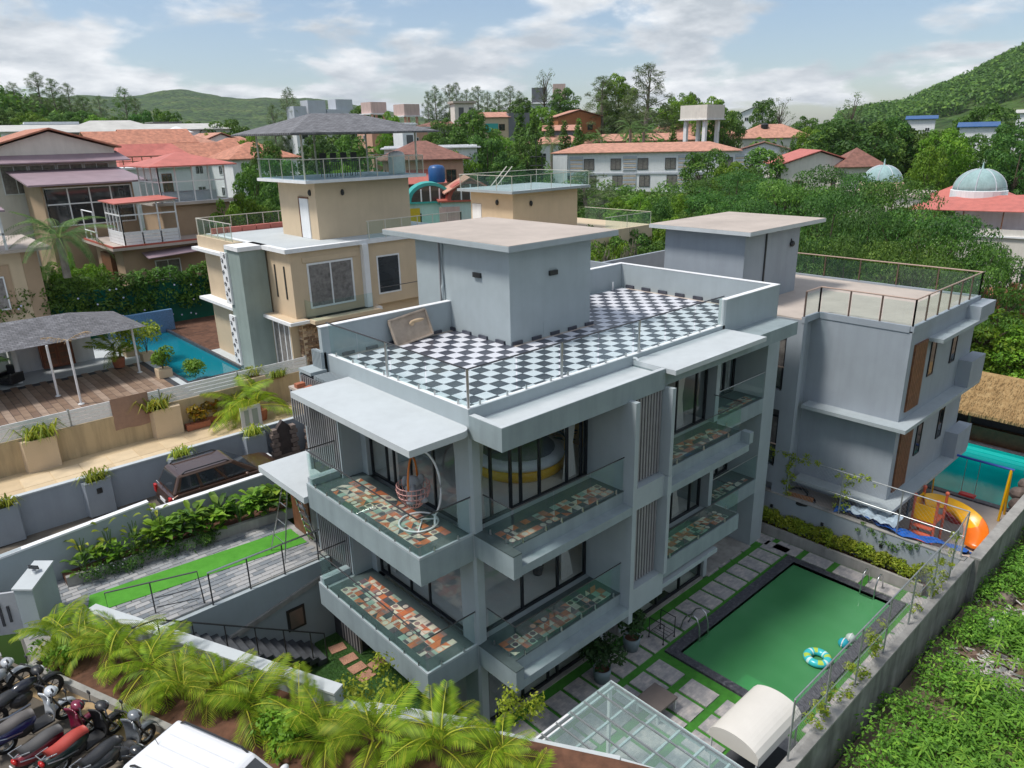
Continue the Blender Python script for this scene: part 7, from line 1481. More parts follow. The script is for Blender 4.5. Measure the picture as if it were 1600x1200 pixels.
# leafy canna plants along the drive
def canna(label, x, y, z, n, hgt, seed, mat='leaf_b', L_=0.5, W_=0.11, group=None, name='canna_plant'):
    g = random.Random(seed); V = []; T = []
    for i in range(n):
        a = g.uniform(0, 6.28); r0 = g.uniform(0, 0.28); h0 = hgt*g.uniform(0.15, 0.85); c = Vector((r0*math.cos(a), r0*math.sin(a), h0)); d = Vector((math.cos(a), math.sin(a), g.uniform(0.3, 1.3))).normalized(); s = Vector((-math.sin(a), math.cos(a), 0)); l_ = L_*g.uniform(0.7, 1.2); w = W_*g.uniform(0.7, 1.2); m1, m2, e = c+d*l_*0.35, c+d*l_*0.7-Vector((0, 0, l_*0.08)), c+d*l_-Vector((0, 0, l_*0.28))
        ti = g.random(); f = Vector((0, 0, 0.03))
        for q in ([c, m1+s*w+f, m2, m1], [c, m1, m2, m1-s*w+f], [m1+s*w+f, m2+s*w*0.8+f, e, m2], [m2, e, m2-s*w*0.8+f, m1-s*w+f]): V += q; T += [ti]*4
    me = quadmesh('leaves', np.array([tuple(v) for v in V]), np.arange(len(V)).reshape(-1, 4), M[mat], np.array(T)); t = thing(name, label, 'plant', (x, y, z), group); link_mesh('leaves', me, t)
    st = MB()
    for i in range(5): aa = i*1.3; st.tube([(x, y, z-0.05), (x+0.12*math.cos(aa), y+0.12*math.sin(aa), z+hgt*0.7)], [0.02, 0.012], 4)
    st.build('stem', plain('green_stem', (0.06, 0.12, 0.03), 0.7), t); return t
nn_ = ['first', 'second', 'third', 'fourth', 'fifth', 'sixth', 'seventh', 'eighth', 'ninth', 'tenth', 'eleventh', 'twelfth', 'thirteenth', 'fourteenth', 'fifteenth']
rr = random.Random(31)
for i in range(15):
    x = -6.7+0.47*i; canna(nn_[i]+' leafy plant from the gate in the raised bed by the drive', x, 11.0-0.06*i+rr.uniform(-.2, .2), 3.1, 26 if i < 5 else 44, (0.75 if i < 5 else 1.05)*rr.uniform(0.85, 1.15), 40+i, 'leaf_b' if i % 3 else 'leaf_a', 0.5 if i > 4 else 0.36, 0.12 if i > 4 else 0.08, 'leafy plants in the drive planter')
for i in range(4):
    x = -6.6+0.75*i; canna(['spathe', 'tall spathe', 'pale spathe', 'drooping spathe'][i]+' flowering stem '+['nearest the gate', 'next along', 'farther along', 'at mid bed'][i]+' above the drive planter', x, 11.0, 3.3, 8, 1.25, 60+i, 'leaf_y', 0.34, 0.07)
filler('trailing_shrub', 'dark trailing shrub with tiny white flowers over the drive planter kerb', [((-6.6+0.26*i+rr.uniform(-.1, .1), 10.55-0.03*i+rr.uniform(-.12, .18), 3.05+rr.uniform(-.05, .2)), 0.24) for i in range(13)], 3200, 0.035, 'leaf_d', 8)
filler('trailing_shrub', 'single round green shrub spilling over the drive planter kerb', [((-3.05+rr.uniform(-.3, .3), 10.15+rr.uniform(-.15, .15), 3.05+rr.uniform(0, .15)), 0.2) for _ in range(6)], 1200, 0.03, 'leaf_d', 9)
b = MB()
for i in range(28): b.ell((-6.6+rr.uniform(0, 3.2), 10.45+rr.uniform(-.15, .2), 3.3+rr.uniform(-.1, .05)), 0.022, 6, 4)
o = b.build('white_blossom', M['white']); o['kind'] = 'stuff'
# clipped hedge, creepers
for i in range(16):
    y = 1.15-0.44*i; filler('hedge_shrub', nn_[min(i, 14)]+' yellow green hedge shrub from the villa at the pool end' if i < 15 else 'last yellow green hedge shrub by the boundary wall at the pool end', [((15.42+rr.uniform(-.1, .1), y+rr.uniform(-.22, .22), 0.45+rr.uniform(0, .42)), 0.2) for _ in range(8)], 700, 0.05, 'leaf_y' if i > 1 else 'leaf_d', 100+i, 'shrub', 'clipped hedge shrubs at the pool end')
def creeper(lb, pts, n, seed, r=0.16, mat='leaf_y', size=0.05): return filler('creeper', lb, [((p[0]+rr.uniform(-.1, .1), p[1]+rr.uniform(-.1, .1), p[2]+rr.uniform(-.12, .12)), r) for p in pts], n, size, mat, seed, 'creeper', shell=0.1)
creeper('creeper climbing the fence end nearest the day bed', [(4.2+rr.uniform(0, 1.6), -6.8, 1.7+rr.random()*0.9) for _ in range(14)], 420, 1)
creeper('creeper sprawling on the fence beside the swim ring', [(6.2+rr.uniform(0, 3.0), -6.8, 1.65+rr.random()**2*1.3) for _ in range(22)], 700, 2)
creeper('creeper on the fence near the far pool ladder', [(11.0+rr.uniform(0, 3.6), -6.8, 1.65+rr.random()**2*1.5) for _ in range(24)], 800, 3)
creeper('creeper with long tendrils over the garden wall top', [(15.6, -4.6+rr.uniform(-1.2, 1.2), 1.65-rr.random()*0.5) for _ in range(22)], 650, 4, 0.12, 'leaf_a', 0.04)
creeper('light green creeper clump standing on the fence post at the wall', [(15.75+rr.uniform(-.1, .1), -2.5+rr.uniform(-.25, .3), 1.7+0.11*i) for i in range(15)]+[(15.75, -2.5-0.12*i, 3.35+rr.uniform(-.1, .1)) for i in range(10)], 520, 5, 0.13)
creeper('light green creeper spread along the fence top by the house', [(15.75+rr.uniform(-.1, .1), -0.45+rr.uniform(-.2, .2), 1.7+0.12*i) for i in range(15)]+[(15.75, 0.6-0.14*i, 3.4+rr.uniform(-.1, .12)) for i in range(16)], 760, 6, 0.15)
creeper('hanging creeper at the garden wall end beside the villa', [(15.58, 0.9+rr.uniform(-.4, .5), 1.7-0.1*i) for i in range(12)], 420, 7, 0.12, 'leaf_a', 0.04)
pot_plant(3.95, -0.9, 0.006, 'round potted shrub in blue grey pot nearest the pergola', 0.27, 0.62, seed=1, group=None); pot_plant(5.7, -0.62, 0.006, 'round potted shrub in blue grey pot by the slatted wall', 0.27, 0.58, seed=2)
# waste ground: undergrowth, rubble, rubbish
wl = struct('waste_ground', MB().prism([(-6, -30), (60, -30), (60, -7.2), (-6, -7.04)], -1.2, -0.12), plain('trodden_earth', (0.17, 0.125, 0.085), 0.95, 0, 0.35, 1.2, 0.6))
g = np.random.default_rng(77); cl = []
def dens(x, y): return math.sin(x*0.9+1.2)*math.cos(y*1.1+0.4)+0.5*math.sin(x*2.3-y*1.7)
for i in range(3600):
    x, y = g.uniform(-5, 26), -7.2-abs(g.normal(0, 1))*4.0-g.random()*0.6
    if math.hypot(x-12.7, y+8.9) < 1.15 or math.hypot(x-16.5, y+8.6) < 0.9 or math.hypot(x-8.2, y+8.0) < 0.45 or math.hypot(x-9.8, y+8.3) < 0.5: continue
    if y > -7.8 and dens(x, y) < -0.25: continue
    hh = 0.25+0.3*g.random()+0.35*max(0, dens(x*0.5, y*0.5)); cl.append(((x, y, -0.05+hh*0.45), (0.24+0.24*g.random(), 0.24+0.24*g.random(), hh)))
o = leafcloud('undergrowth', cl, 170000, 0.066, M['weed'], 12, up=0.7, asp=0.42); o['kind'] = 'stuff'
g2 = random.Random(5)
def starweed(n, area, seed):      # taller palmate weeds
    g = random.Random(seed); V = []; T = []
    for i in range(n):
        x, y = g.uniform(*area[0]), g.uniform(*area[1]); z = g.uniform(0.5, 1.0); ti = g.random()
        for k in range(g.randint(5, 7)):
            a = k*1.0+g.random()*0.3; l_ = g.uniform(0.2, 0.42); d = Vector((math.cos(a), math.sin(a), g.uniform(-0.25, 0.3))); s = Vector((-math.sin(a), math.cos(a), 0))*0.028; c = Vector((x, y, z)); V += [c, c+d*l_*0.5+s, c+d*l_-Vector((0, 0, 0.07)), c+d*l_*0.5-s]; T += [ti*0.7+0.3]*4
    return np.array([tuple(v) for v in V]), np.array(T)
V, T = starweed(1100, ((1.0, 15), (-16, -8.6)), 4); o = link_mesh('tall_weeds', quadmesh('tall_weeds', V, np.arange(len(V)).reshape(-1, 4), M['weed'], T)); o['kind'] = 'stuff'
rb = MB(); rr = random.Random(3)
for i in range(420):
    x, y = (12.7+rr.gauss(0, 0.75), -8.9+rr.gauss(0, 0.6)) if i < 300 else (17.0+rr.gauss(0, 1.6), -8.5+rr.gauss(0, 0.5)); s = rr.uniform(0.04, 0.16); rb.k = rr.choice([0, 0, 1, 2]); a = rr.random()*3; rb.M = Matrix.Translation((x, y, -0.1+rr.random()*0.08)) @ Matrix.Rotation(a, 4, (rr.random(), rr.random(), 1)); rb.box(-s, s, -s*0.6, s*0.6, -0.015, 0.02)
rb.M = None; o = rb.build('rubble', [plain('pale_rubble', (0.50, 0.47, 0.44), 0.9), plain('earth_rubble', (0.20, 0.13, 0.10), 0.95), plain('grey_rubble', (0.30, 0.29, 0.29), 0.9)]); o['kind'] = 'stuff'
b = MB(); b.ell((15.4, -8.35, 0.12), (0.5, 0.3, 0.22), 14, 8).ell((15.0, -8.2, 0.1), (0.3, 0.25, 0.2), 10, 8); b.v = [tuple(c+0.05*math.sin(i*7.3+k*2) for k, c in enumerate(p)) for i, p in enumerate(b.v)]; tag(b.build('white_sack', plain('white_sacking', (0.72, 0.72, 0.72), 0.8), smooth=False), 'crumpled white sack lying in the weeds by the wall', 'sack')
for x, y, s, k, lb in ((8.3, -8.1, 0.2, 1, 'pale stone in the weeds midway along the wall'), (4.9, -7.45, 0.2, 2, 'stone at the wall foot near the bottom edge'), (5.3, -7.7, 0.16, 3, 'smaller stone near the wall foot at the bottom'), (17.0, -7.9, 0.4, 4, 'grey block of masonry against the boundary wall'), (13.6, -10.7, 0.35, 5, 'reddish boulder at the right frame edge'), (12.9, -10.3, 0.25, 6, 'small reddish stone beside the boulder at the right edge')): rock(lb, x, y, 0.02, s, k)
# green hedge wall behind the deck
for k in range(9):
    x0 = -27+4.3*k; filler('creeper_hedge', nn_[k]+' stretch of the tall creeper hedge behind the garden room from the left', [((x0+rr.uniform(0, 4.3), 38.0+rr.uniform(-.5, .2), rr.uniform(5.3, 7.6)), (0.5, 0.4, 0.5)) for _ in range(42)], 4200, 0.10, 'leaf_a', 200+k, 'hedge', 'creeper hedge on the green net')
b = MB()
for i in range(46): b.ell((rr.uniform(-15, 10), 37.25, rr.uniform(4.6, 7.3)), 0.06, 6, 4)
o = b.build('pale_blossom', plain('pale_blue_petal', (0.6, 0.62, 0.8), 0.7)); o['kind'] = 'stuff'
# planter box plants and potted plants on the path
def spider(label, x, y, z, s, seed, mat='leaf_y', n=60):
    g = random.Random(seed); V = []; T = []
    for i in range(n):
        a = g.uniform(0, 6.28); d = Vector((math.cos(a), math.sin(a), 0)); sd_ = Vector((-math.sin(a), math.cos(a), 0))*0.02*s; c = Vector((g.uniform(-.3, .3)*s, g.uniform(-.1, .1)*s, 0)); l_ = s*g.uniform(0.35, 0.6); m = c+d*l_*0.5+Vector((0, 0, l_*0.7)); e = c+d*l_*1.1+Vector((0, 0, l_*0.05)); ti = g.random(); V += [c-sd_, c+sd_, m+sd_, m-sd_, m-sd_, m+sd_, e, e]; T += [ti]*8
    V = np.array([tuple(v) for v in V]); t = thing('spider_plant', label, 'plant', (x, y, z), 'spider plants in the wall planter boxes'); link_mesh('leaves', quadmesh('leaves', V, np.arange(len(V)).reshape(-1, 4), M[mat], np.array(T)), t)
    st = Bx(x-0.3*s, x+0.3*s, y-0.1, y+0.1, z-0.06, z).build('soil', M['soil'], t); return t
for px, py, y, z, s, lb in ((64, 690, 18.95, 4.95, 1.5, 'bushy variegated plant in the left box of the cream wall'), (245, 640, 18.95, 4.95, 1.5, 'bushy variegated plant next to the brown towel on the cream wall'), (147, 742, 15.1, 4.2, 0.95, 'spider plant in the lane wall box with the diamond lamp'), (281, 703, 15.1, 4.2, 0.9, 'spider plant in the lane wall box above the brown car'), (396, 668, 15.1, 4.2, 1.0, 'spider plant in the lane wall box near the steles'), (3, 785, 15.1, 4.2, 0.9, 'spider plant in the lane wall box at the left frame edge')): spider(lb, at(px, py, y=y)[0], y, z, s, hash_(lb) % 99)
for px, py, lb in ((310, 668, 'orange leaved croton in a long red trough on the left'), (335, 657, 'orange leaved croton in a long red trough on the right')):
    p = at(px, py, z=3.72); t = thing('croton_trough', lb, 'plant', tuple(p)); MB().box(p[0]-0.5, p[0]+0.5, p[1]-0.16, p[1]+0.16, 3.72, 3.98).build('trough', M['terracotta'], t)
    o = leafcloud('foliage', [((rr.uniform(-.35, .35), rr.uniform(-.1, .1), 0.5+rr.uniform(0, .35)), 0.2) for _ in range(8)], 320, 0.09, leafmat('croton_leaf', (0.10, 0.10, 0.01), (0.40, 0.26, 0.01), (0.45, 0.10, 0.02)), 5); o.parent = t; st = MB()
    for i in range(4): st.bar((p[0]-0.3+0.2*i, p[1], 3.96), (p[0]-0.3+0.2*i, p[1], 4.3), 0.015)
    st.build('stem', M['bark'], t)
for px, py, z, s, lb, pot in ((373, 652, 3.72, 1.3, 'tall potted palm left of the small grey gate', True), (408, 655, 3.72, 1.25, 'tall potted palm right of the small grey gate', True), (187, 573, DZ, 1.15, 'potted palm on the timber deck beside the wooden cabinet', True)):
    p = at(px, py, z=z); t = palm(lb, p[0], p[1], z+0.35, 'areca', 12, s, 0.35, hash_(lb) % 50); MB().lathe((p[0], p[1], z), [(0.26, 0), (0.34, 0.5), (0.3, 0.5)], 14).build('pot', M['terracotta'], t)
palm('dark leafed palm in a red pot in the back of the garden room', -5.9, 31.3, DZ+0.4, 'areca', 11, 1.0, 0.5, 5, mat='palmdark'); palm('dark palm behind the long black sofa', -9.0, 31.6, DZ+0.3, 'areca', 10, 0.9, 0.4, 6, mat='palmdark')
spider('variegated plant in the white box on the cream pier', at(397, 606, y=19.2)[0], 19.2, 5.35, 1.0, 4); spider('variegated plant in the white trough on the lower cream wall', at(437, 612, y=19.1)[0], 19.1, 5.05, 0.95, 6)
b = MB(); x_ = at(397, 606, y=19.2)[0]; b.box(x_-0.45, x_+0.45, 18.95, 19.45, 3.7, 5.1); b.box(x_-0.5, x_+0.5, 18.9, 19.5, 5.1, 5.3); tag(b.build('gate_pier', M['cream']), 'cream pier with a white planter box beside the path gate', 'pier')
for px, py, lb, s in ((257, 588, 'small frangipani in a cream square pot at the pool corner', 1.0), (232, 562, 'frangipani in a cream square pot near the end of the deck', 1.5), (205, 555, 'shrub in a pot behind the right hand roof post', 1.3)):
    p = at(px, py, z=DZ); pot_plant(p[0], p[1], DZ, lb, 0.33, 0.62*s, 'leaf_b' if s == 1.0 else 'leaf_y', M['cream'], hash_(lb) % 40, 0.95*s, sq=True)
p = at(308, 590, z=DZ); filler('round_bush', 'round clipped green bush by the blue pool', [((p[0]+rr.uniform(-.35, .35), p[1]+rr.uniform(-.3, .3), DZ+0.35+rr.uniform(0, .4)), 0.3) for _ in range(9)], 1500, 0.06, 'leaf_b', 15)
p = at(465, 600, z=DZ-0.03); filler('round_bush', 'small bush at the foot of the stone faced corner', [((p[0]+rr.uniform(-.3, .3), p[1]+rr.uniform(-.3, .3), DZ+0.3+rr.uniform(0, .3)), 0.28) for _ in range(7)], 900, 0.06, 'leaf_b', 16)
# ------------------------------------------------------------------ the settlement and trees behind
def T(kind, label, px, py, D, wid=1.0, hmin=2.5, hmax=22, group=None, mat=None):
    p = far(px, py, D); zt = float(terrain_z(p[0], p[1])); h = max(hmin, p[2]-zt); h = min(h, hmax)
    wid *= {'feathery': 1.1, 'sparse': 0.9, 'column': 1.1, 'umbrella': 0.72, 'bush': 0.6}.get(kind, 0.8 if D > 110 else 0.62)
    H = h/{'umbrella': 7.6, 'feathery': 13, 'bush': 2.0}.get(kind, 10.2)
    return tree(kind, label, p[0], p[1], p[2]-h, h, wid/H, group=group, mat=mat)
# left-hand houses
h1 = house('sunroom_house', 'brown house with a glazed white sunroom and red sheet roof', 190, 390, 56, 5.6, 6.6, 3.4, 0, 'tan', ('flat', 0, 'slabtop'), 1, 1, 0, (1.7, 1.4), 'wc', over=0.7, skip=())
def onto(t, mb, name, mat): return mb.build(name, M[mat] if isinstance(mat, str) else mat, t)
hh = 3.4
onto(h1, Bx(3.9, 9.0, 3.0, 7.5, hh, hh+2.4), 'wall', 'tan'); onto(h1, Bx(3.5, 9.4, 2.6, 7.9, hh+2.4, hh+2.6), 'ledge', 'slabtop')
# lower glazed terrace room
def glassbox(t, x0, x1, y0, y1, z0, z1, n, m, solid=0.0, fr=0.09, pane='window', roof=None):
    f = MB()
    for i in range(n+1): x = x0+(x1-x0)*i/n; f.box(x-fr/2, x+fr/2, y0-fr/2, y0+fr/2, z0, z1)
    for i in range(m+1): y = y0+(y1-y0)*i/m; f.box(x0-fr/2-0.002, x0+fr/2-0.002, y-fr/2, y+fr/2, z0, z1)
    for z in (z0+solid, (z0+solid+z1)/2+0.2, z1): f.box(x0, x1, y0-fr/2-0.003, y0+fr/2-0.003, z-fr/2, z+fr/2); f.box(x0-fr/2-0.004, x0+fr/2-0.004, y0, y1, z-fr/2, z+fr/2)
    w = f.build('sunroom_frame', M['whitemetal'], t)
    for i in range(n): MB().box(x0+(x1-x0)*i/n+fr/2, x0+(x1-x0)*(i+1)/n-fr/2, y0-0.006, y0+0.006, z0+solid+fr/2, z1-fr/2).build('pane', M[pane], w)
    for i in range(m): MB().box(x0-0.006, x0+0.006, y0+(y1-y0)*i/m+fr/2, y0+(y1-y0)*(i+1)/m-fr/2, z0+solid+fr/2, z1-fr/2).build('pane', M[pane], w)
    if solid:
        for k in range(4): MB().box(x0+0.01, x1-0.01, y0-0.045, y0+0.04, z0+solid*k/4+0.01, z0+solid*(k+1)/4-0.01).build('board', M['whitemetal'], w); MB().box(x0-0.045, x0+0.04, y0+0.05, y1-0.05, z0+solid*k/4+0.01, z0+solid*(k+1)/4-0.01).build('board', M['whitemetal'], w)
    return w
glassbox(h1, 0.3, 3.9, 0.0, 3.4, hh+0.2, hh+2.95, 3, 4, 0.85); onto(h1, MB().add([(0, -0.3, hh+2.95), (4.1, -0.3, hh+3.05), (4.1, 3.6, hh+3.1), (0, 3.6, hh+3.0), (0, -0.3, hh+3.02), (4.1, -0.3, hh+3.12), (4.1, 3.6, hh+3.17), (0, 3.6, hh+3.07)], [(0,3,2,1), (4,5,6,7), (0,1,5,4), (1,2,6,5), (2,3,7,6), (3,0,4,7)]), 'terrace_roof', 'roofred')
onto(h1, MB().box(-0.7, 5.6, -0.7, -0.6, hh+0.18, hh+0.3).box(-0.7, -0.6, -0.6, 6.6, hh+0.18, hh+0.3), 'terrace_edge', 'redtrim'); onto(h1, MB().tube([(-0.5, 6.4, hh+0.2), (-0.5, 6.4, hh+2.3), (-0.5, 3.5, hh+2.3), (-0.5, 3.5, hh+0.2)], 0.06, 4).tube([(-0.5, 6.4, hh+0.9), (-0.5, 3.5, hh+0.9)], 0.05, 4).tube([(-0.5, 5, hh+0.2), (-0.5, 5, hh+0.9)], 0.05, 4), 'terrace_frame', 'whitemetal')
glassbox(h1, 4.0, 8.8, 2.8, 7.3, hh+2.6, hh+5.1, 4, 3, 0.0); MB().hip(4.0, 8.8, 2.8, 7.4, hh+5.1, 0.9, 0.75, th=0.08).build('sunroom_roof', M['roofred'], h1)
onto(h1, MB().box(4.5, 8.3, 3.6, 5.0, hh+2.6, hh+3.25), 'sofa_back', M['palegrey']); onto(h1, MB().add([(1.2, -1.4, 2.75), (5.8, -1.4, 2.95), (5.8, 0, 3.2), (1.2, 0, 3.0), (1.2, -1.4, 2.8), (5.8, -1.4, 3.0), (5.8, 0, 3.25), (1.2, 0, 3.05)], [(0,3,2,1), (4,5,6,7), (0,1,5,4), (1,2,6,5), (2,3,7,6), (3,0,4,7)]), 'window_awning', 'roofmauve'); onto(h1, Bx(-0.3, 0.0, 2.0, 4.4, 0.6, 2.9), 'bay_window', 'wood')
h2 = house('corner_house', 'cream house with brown trimmed corner at the left frame edge', -165, 412, 50, 6.4, 7, 3.6, 0, 'cream', ('flat', 0, 'slabtop'), 1, 0, 0, over=0.7)
onto(h2, MB().box(5.6, 6.42, -0.05, 0.1, -3, 3.6), 'corner_trim', 'tan'); onto(h2, Bx(2.2, 4.9, -0.06, 0, 0.1, 2.9), 'window_surround', 'tan'); put_window(h2, (3.6, -0.08, 0.4), 0, 1.9, 1.9, 'wc')
onto(h2, MB().add([(-1, -1.2, 5.9), (5.2, -1.2, 5.9), (4.4, 3, 7.2), (-1, 3, 7.2), (-1, -1.2, 6.0), (5.2, -1.2, 6.0), (4.4, 3, 7.3), (-1, 3, 7.3)], [(0,3,2,1), (4,5,6,7), (0,1,5,4), (1,2,6,5), (2,3,7,6), (3,0,4,7)]), 'terrace_roof', 'roofmauve')
onto(h2, MB().box(4.9, 5.02, -0.5, -0.38, 3.78, 5.9).box(2.4, 2.52, -0.5, -0.38, 3.78, 5.9).box(0, 5, -0.5, -0.42, 4.6, 4.7).bar((2.5, -0.45, 5.3), (5, -0.45, 4.65), 0.04), 'terrace_frame', 'whitemetal')
h3 = house('mauve_roof_house', 'house with a row of curtained windows under a mauve roof', -25, 236, 70, 9.0, 8, 9.9, 0, 'offwhite', ('gabley', 1.5, 'roofterra'), 3, 0, 0, over=0.5)
for i in range(4): put_window(h3, (1.6+1.95*i, -0.02, 6.6), 0, 1.85, 2.2, 'wc')
onto(h3, MB().add([(-1.5, -1.3, 8.9), (9.8, -1.3, 8.9), (9.2, 0.4, 9.6), (-1.5, 0.4, 9.6), (-1.5, -1.3, 8.98), (9.8, -1.3, 8.98), (9.2, 0.4, 9.68), (-1.5, 0.4, 9.68)], [(0,3,2,1), (4,5,6,7), (0,1,5,4), (1,2,6,5), (2,3,7,6), (3,0,4,7)]), 'sheet_roof', 'roofmauve')
h4 = house('enclosed_terrace', 'dark enclosed terrace with white framed windows under a mauve sheet roof', 62, 291, 64, 6.2, 6, 3.2, 0, 'tan', ('mono', 0.9, 'roofmauve'), 1, 0, 0, over=0.9)
glassbox(h4, 0.2, 6.0, -0.06, 5.8, 0.3, 3.0, 4, 3, 0.0, pane='windark')
h5 = house('white_terrace_house', 'white house with a brown railed flat terrace and coral side roof', 132, 268, 84, 10, 9, 7, 0, 'white', ('flat', 0, 'white'), 2, 2, 1, (1.0, 1.9), 'dd', over=0.4)
onto(h5, MB().tube([(0, 0, 8.2), (9.5, 0, 8.2)], 0.06, 4).tube([(0, 0, 7.75), (9.5, 0, 7.75)], 0.04, 4), 'terrace_rail', 'wood')
for i in range(11): MB().box(0.9*i-0.04, 0.9*i+0.04, -0.04, 0.04, 7.18, 8.2).build('rail_post', M['wood'], h5)
MB().add([(4, 3, 7.2), (12.5, 1.0, 7.0), (12.5, 9, 7.2), (4, 9, 7.4), (5, 6, 9.4), (10.5, 6, 9.4)], [(0,1,5,4), (1,2,5), (2,3,4,5), (3,0,4)]).build('side_roof', M['roofred'], h5)
# rows of terracotta-roofed houses
ROW = [(150, 232, 112, 9, 8, 'gablex', 'white', 'roofterra', 'row house with an orange tiled gable and purple wall, left end'), (205, 226, 122, 9, 8, 'gablex', 'purple', 'roofterra', 'row house with purple walls under an orange roof'), (262, 236, 125, 10, 8, 'hip', 'white', 'roofbrick', 'row house with a pale orange hipped roof behind the round tree'), (300, 229, 135, 10, 9, 'gabley', 'white', 'roofbrick', 'white gabled row house in the middle of the orange roofs'), (332, 240, 118, 10, 8, 'hip', 'cream', 'roofterra', 'row house with a broad terracotta hip above the sunroom'), (362, 250, 104, 9, 8, 'hip', 'white', 'roofterra', 'nearest row house just right of the sunroom roof'), (282, 250, 110, 9, 7, 'gablex', 'white', 'roofterra', 'row house peeping over the sunroom roof on its left'), (240, 222, 150, 9, 7, 'hip', 'peach', 'roofbrick', 'distant peach row house left of the white turret'), (350, 233, 142, 8, 7, 'hip', 'white', 'roofbrick', 'distant row house beside the large round tree')]
for px, py, D, w, d, rf, wl_, rm, lb in ROW: house('row_house', lb, px, py, D, w, d, 5.5, 0, wl_, (rf, 2.0, rm), 2, 2, 1, (1.1, 1.2), 'wd', 'terracotta roofed row houses on the left')
house('long_shed', 'long low building with a pale flat sheet roof at far left', 0, 207, 150, 36, 10, 6, face(60), 'white', ('mono', 1.2, 'roofgrey'), 1, 6, 0, (1.4, 1.2), 'wd'); house('long_shed', 'long building with a cream hipped sheet roof right of the pale one', 95, 208, 140, 15, 9, 5, face(130), 'concrete', ('hip', 1.8, 'roofgrey'), 1, 4, 0, (1.3, 1.2), 'wd')
house('red_roof_shed', 'white building with a dark red sheet roof among the trees', 185, 203, 155, 14, 8, 5, face(190), 'white', ('mono', 0.9, 'roofbrown'), 1, 3, 0, (1.2, 1.2)); house('small_house', 'small white house with yellow side below the hill trees', 38, 196, 170, 9, 7, 5, face(50), 'white', ('flat', 0.6, 'slab'), 1, 1, 0, (1.0, 1.0)); house('garden_kiosk', 'tiny white turret with a hipped cap among orange roofs', 266, 208, 140, 3.4, 3.4, 5, 0, 'white', ('hip', 1.0, 'white'), 1, 1, 1, (0.8, 1.2), over=0.3)
house('tank_block', 'small grey concrete water tank block among the left trees', 242, 192, 165, 4.5, 4, 7, 0, 'concrete', ('flat', 0, 'concrete'), 1, 0, 0)
# grey white modern cubes
m1_ = house('modern_cube_house', 'white and grey modern cube house left of the shelter roof', 462, 199, 200, 9, 8, 8, 0, 'white', ('flat', 0.6, 'white'), 2, 2, 1, (1.6, 1.6), 'bd'); onto(m1_, MB().box(0.5, 4, 1, 5, 8.2, 13).box(5, 10, 2, 6, 8.2, 14.5), 'upper_block', 'palegrey')
m2_ = house('modern_cube_house', 'second white and grey modern cube house farther right', 512, 193, 205, 10, 8, 7, 0, 'white', ('flat', 0.6, 'white'), 2, 2, 1, (1.6, 1.6), 'bd'); onto(m2_, MB().box(1, 8, 1.5, 5, 7.2, 10.5).box(4, 9, 2, 6, 10.5, 13.0), 'upper_block', 'palegrey')
# pink towers with tank rooms
for px, py, D, lb in ((588, 196, 170, 'pink tower house with roof water tank, left of the pair'), (640, 200, 165, 'pink tower house with roof water tank, right of the pair')):
    t = house('tower_house', lb, px-8, py, D, 6, 6, 9, 0, 'peach', ('flat', 0.5, 'white'), 2, 1, 1, (1, 1.2)); MB().box(1, 1.4, 1, 1.4, 9, 11.5).box(4, 4.4, 1, 1.4, 9, 11.5).box(1, 1.4, 4, 4.4, 9, 11.5).box(4, 4.4, 4, 4.4, 9, 11.5).build('tank_legs', M['peach'], t); MB().box(0.7, 4.7, 0.7, 4.7, 11.5, 13.8).build('roof_tank', M['pink'], t); MB().box(0.3, 5.1, 0.3, 5.1, 11.3, 11.5).build('tank_slab', M['white'], t)
t = house('stair_tower', 'narrow white open stair tower rising behind the red roof', 628, 195, 120, 2.6, 2.6, 9, 0, 'white', ('flat', 0.3, 'white'), 1, 0, 0, over=0.2); MB().box(0.7, 1.9, -0.05, 0, 4.5, 7.5).build('opening', M['roomdark'], t)
# red roofed house and the two arched row houses
r1 = house('red_roof_house', 'peach house with a wide red hipped roof and coral awning', 606, 252, 96, 9.5, 8, 8, face(660)+0.12, 'peach', ('hip', 2.2, 'roofbrown'), 2, 3, 1, (1.3, 1.6), 'dd', over=0.9)
MB().add([(0, -2.2, 5.2), (7, -2.2, 5.2), (6.4, 0.3, 7.0), (0.6, 0.3, 7.0), (0, -2.2, 5.3), (7, -2.2, 5.3), (6.4, 0.3, 7.1), (0.6, 0.3, 7.1)], [(0,3,2,1), (4,5,6,7), (0,1,5,4), (1,2,6,5), (2,3,7,6), (3,0,4,7)]).build('awning', M['roofred'], r1); MB().box(0.5, 6.5, -1.9, -0.02, 0, 4.9).build('porch_wall', M['peach'], r1)
house('white_slab_block', 'white flat block half hidden behind the red hipped roof', 600, 234, 108, 13, 6, 8, face(660), 'white', ('flat', 0.4, 'white'), 1, 0, 0)
tag(MB().lathe((*far(683, 285, 90)[:2], far(683, 285, 90)[2]), [(0.9, 0), (1.0, 0.2), (1.0, 1.6), (0.8, 1.9), (0.3, 2.0)], 14).build('water_tank', M['bluetank'], smooth=True), 'blue plastic water tank beside the arched houses', 'tank')
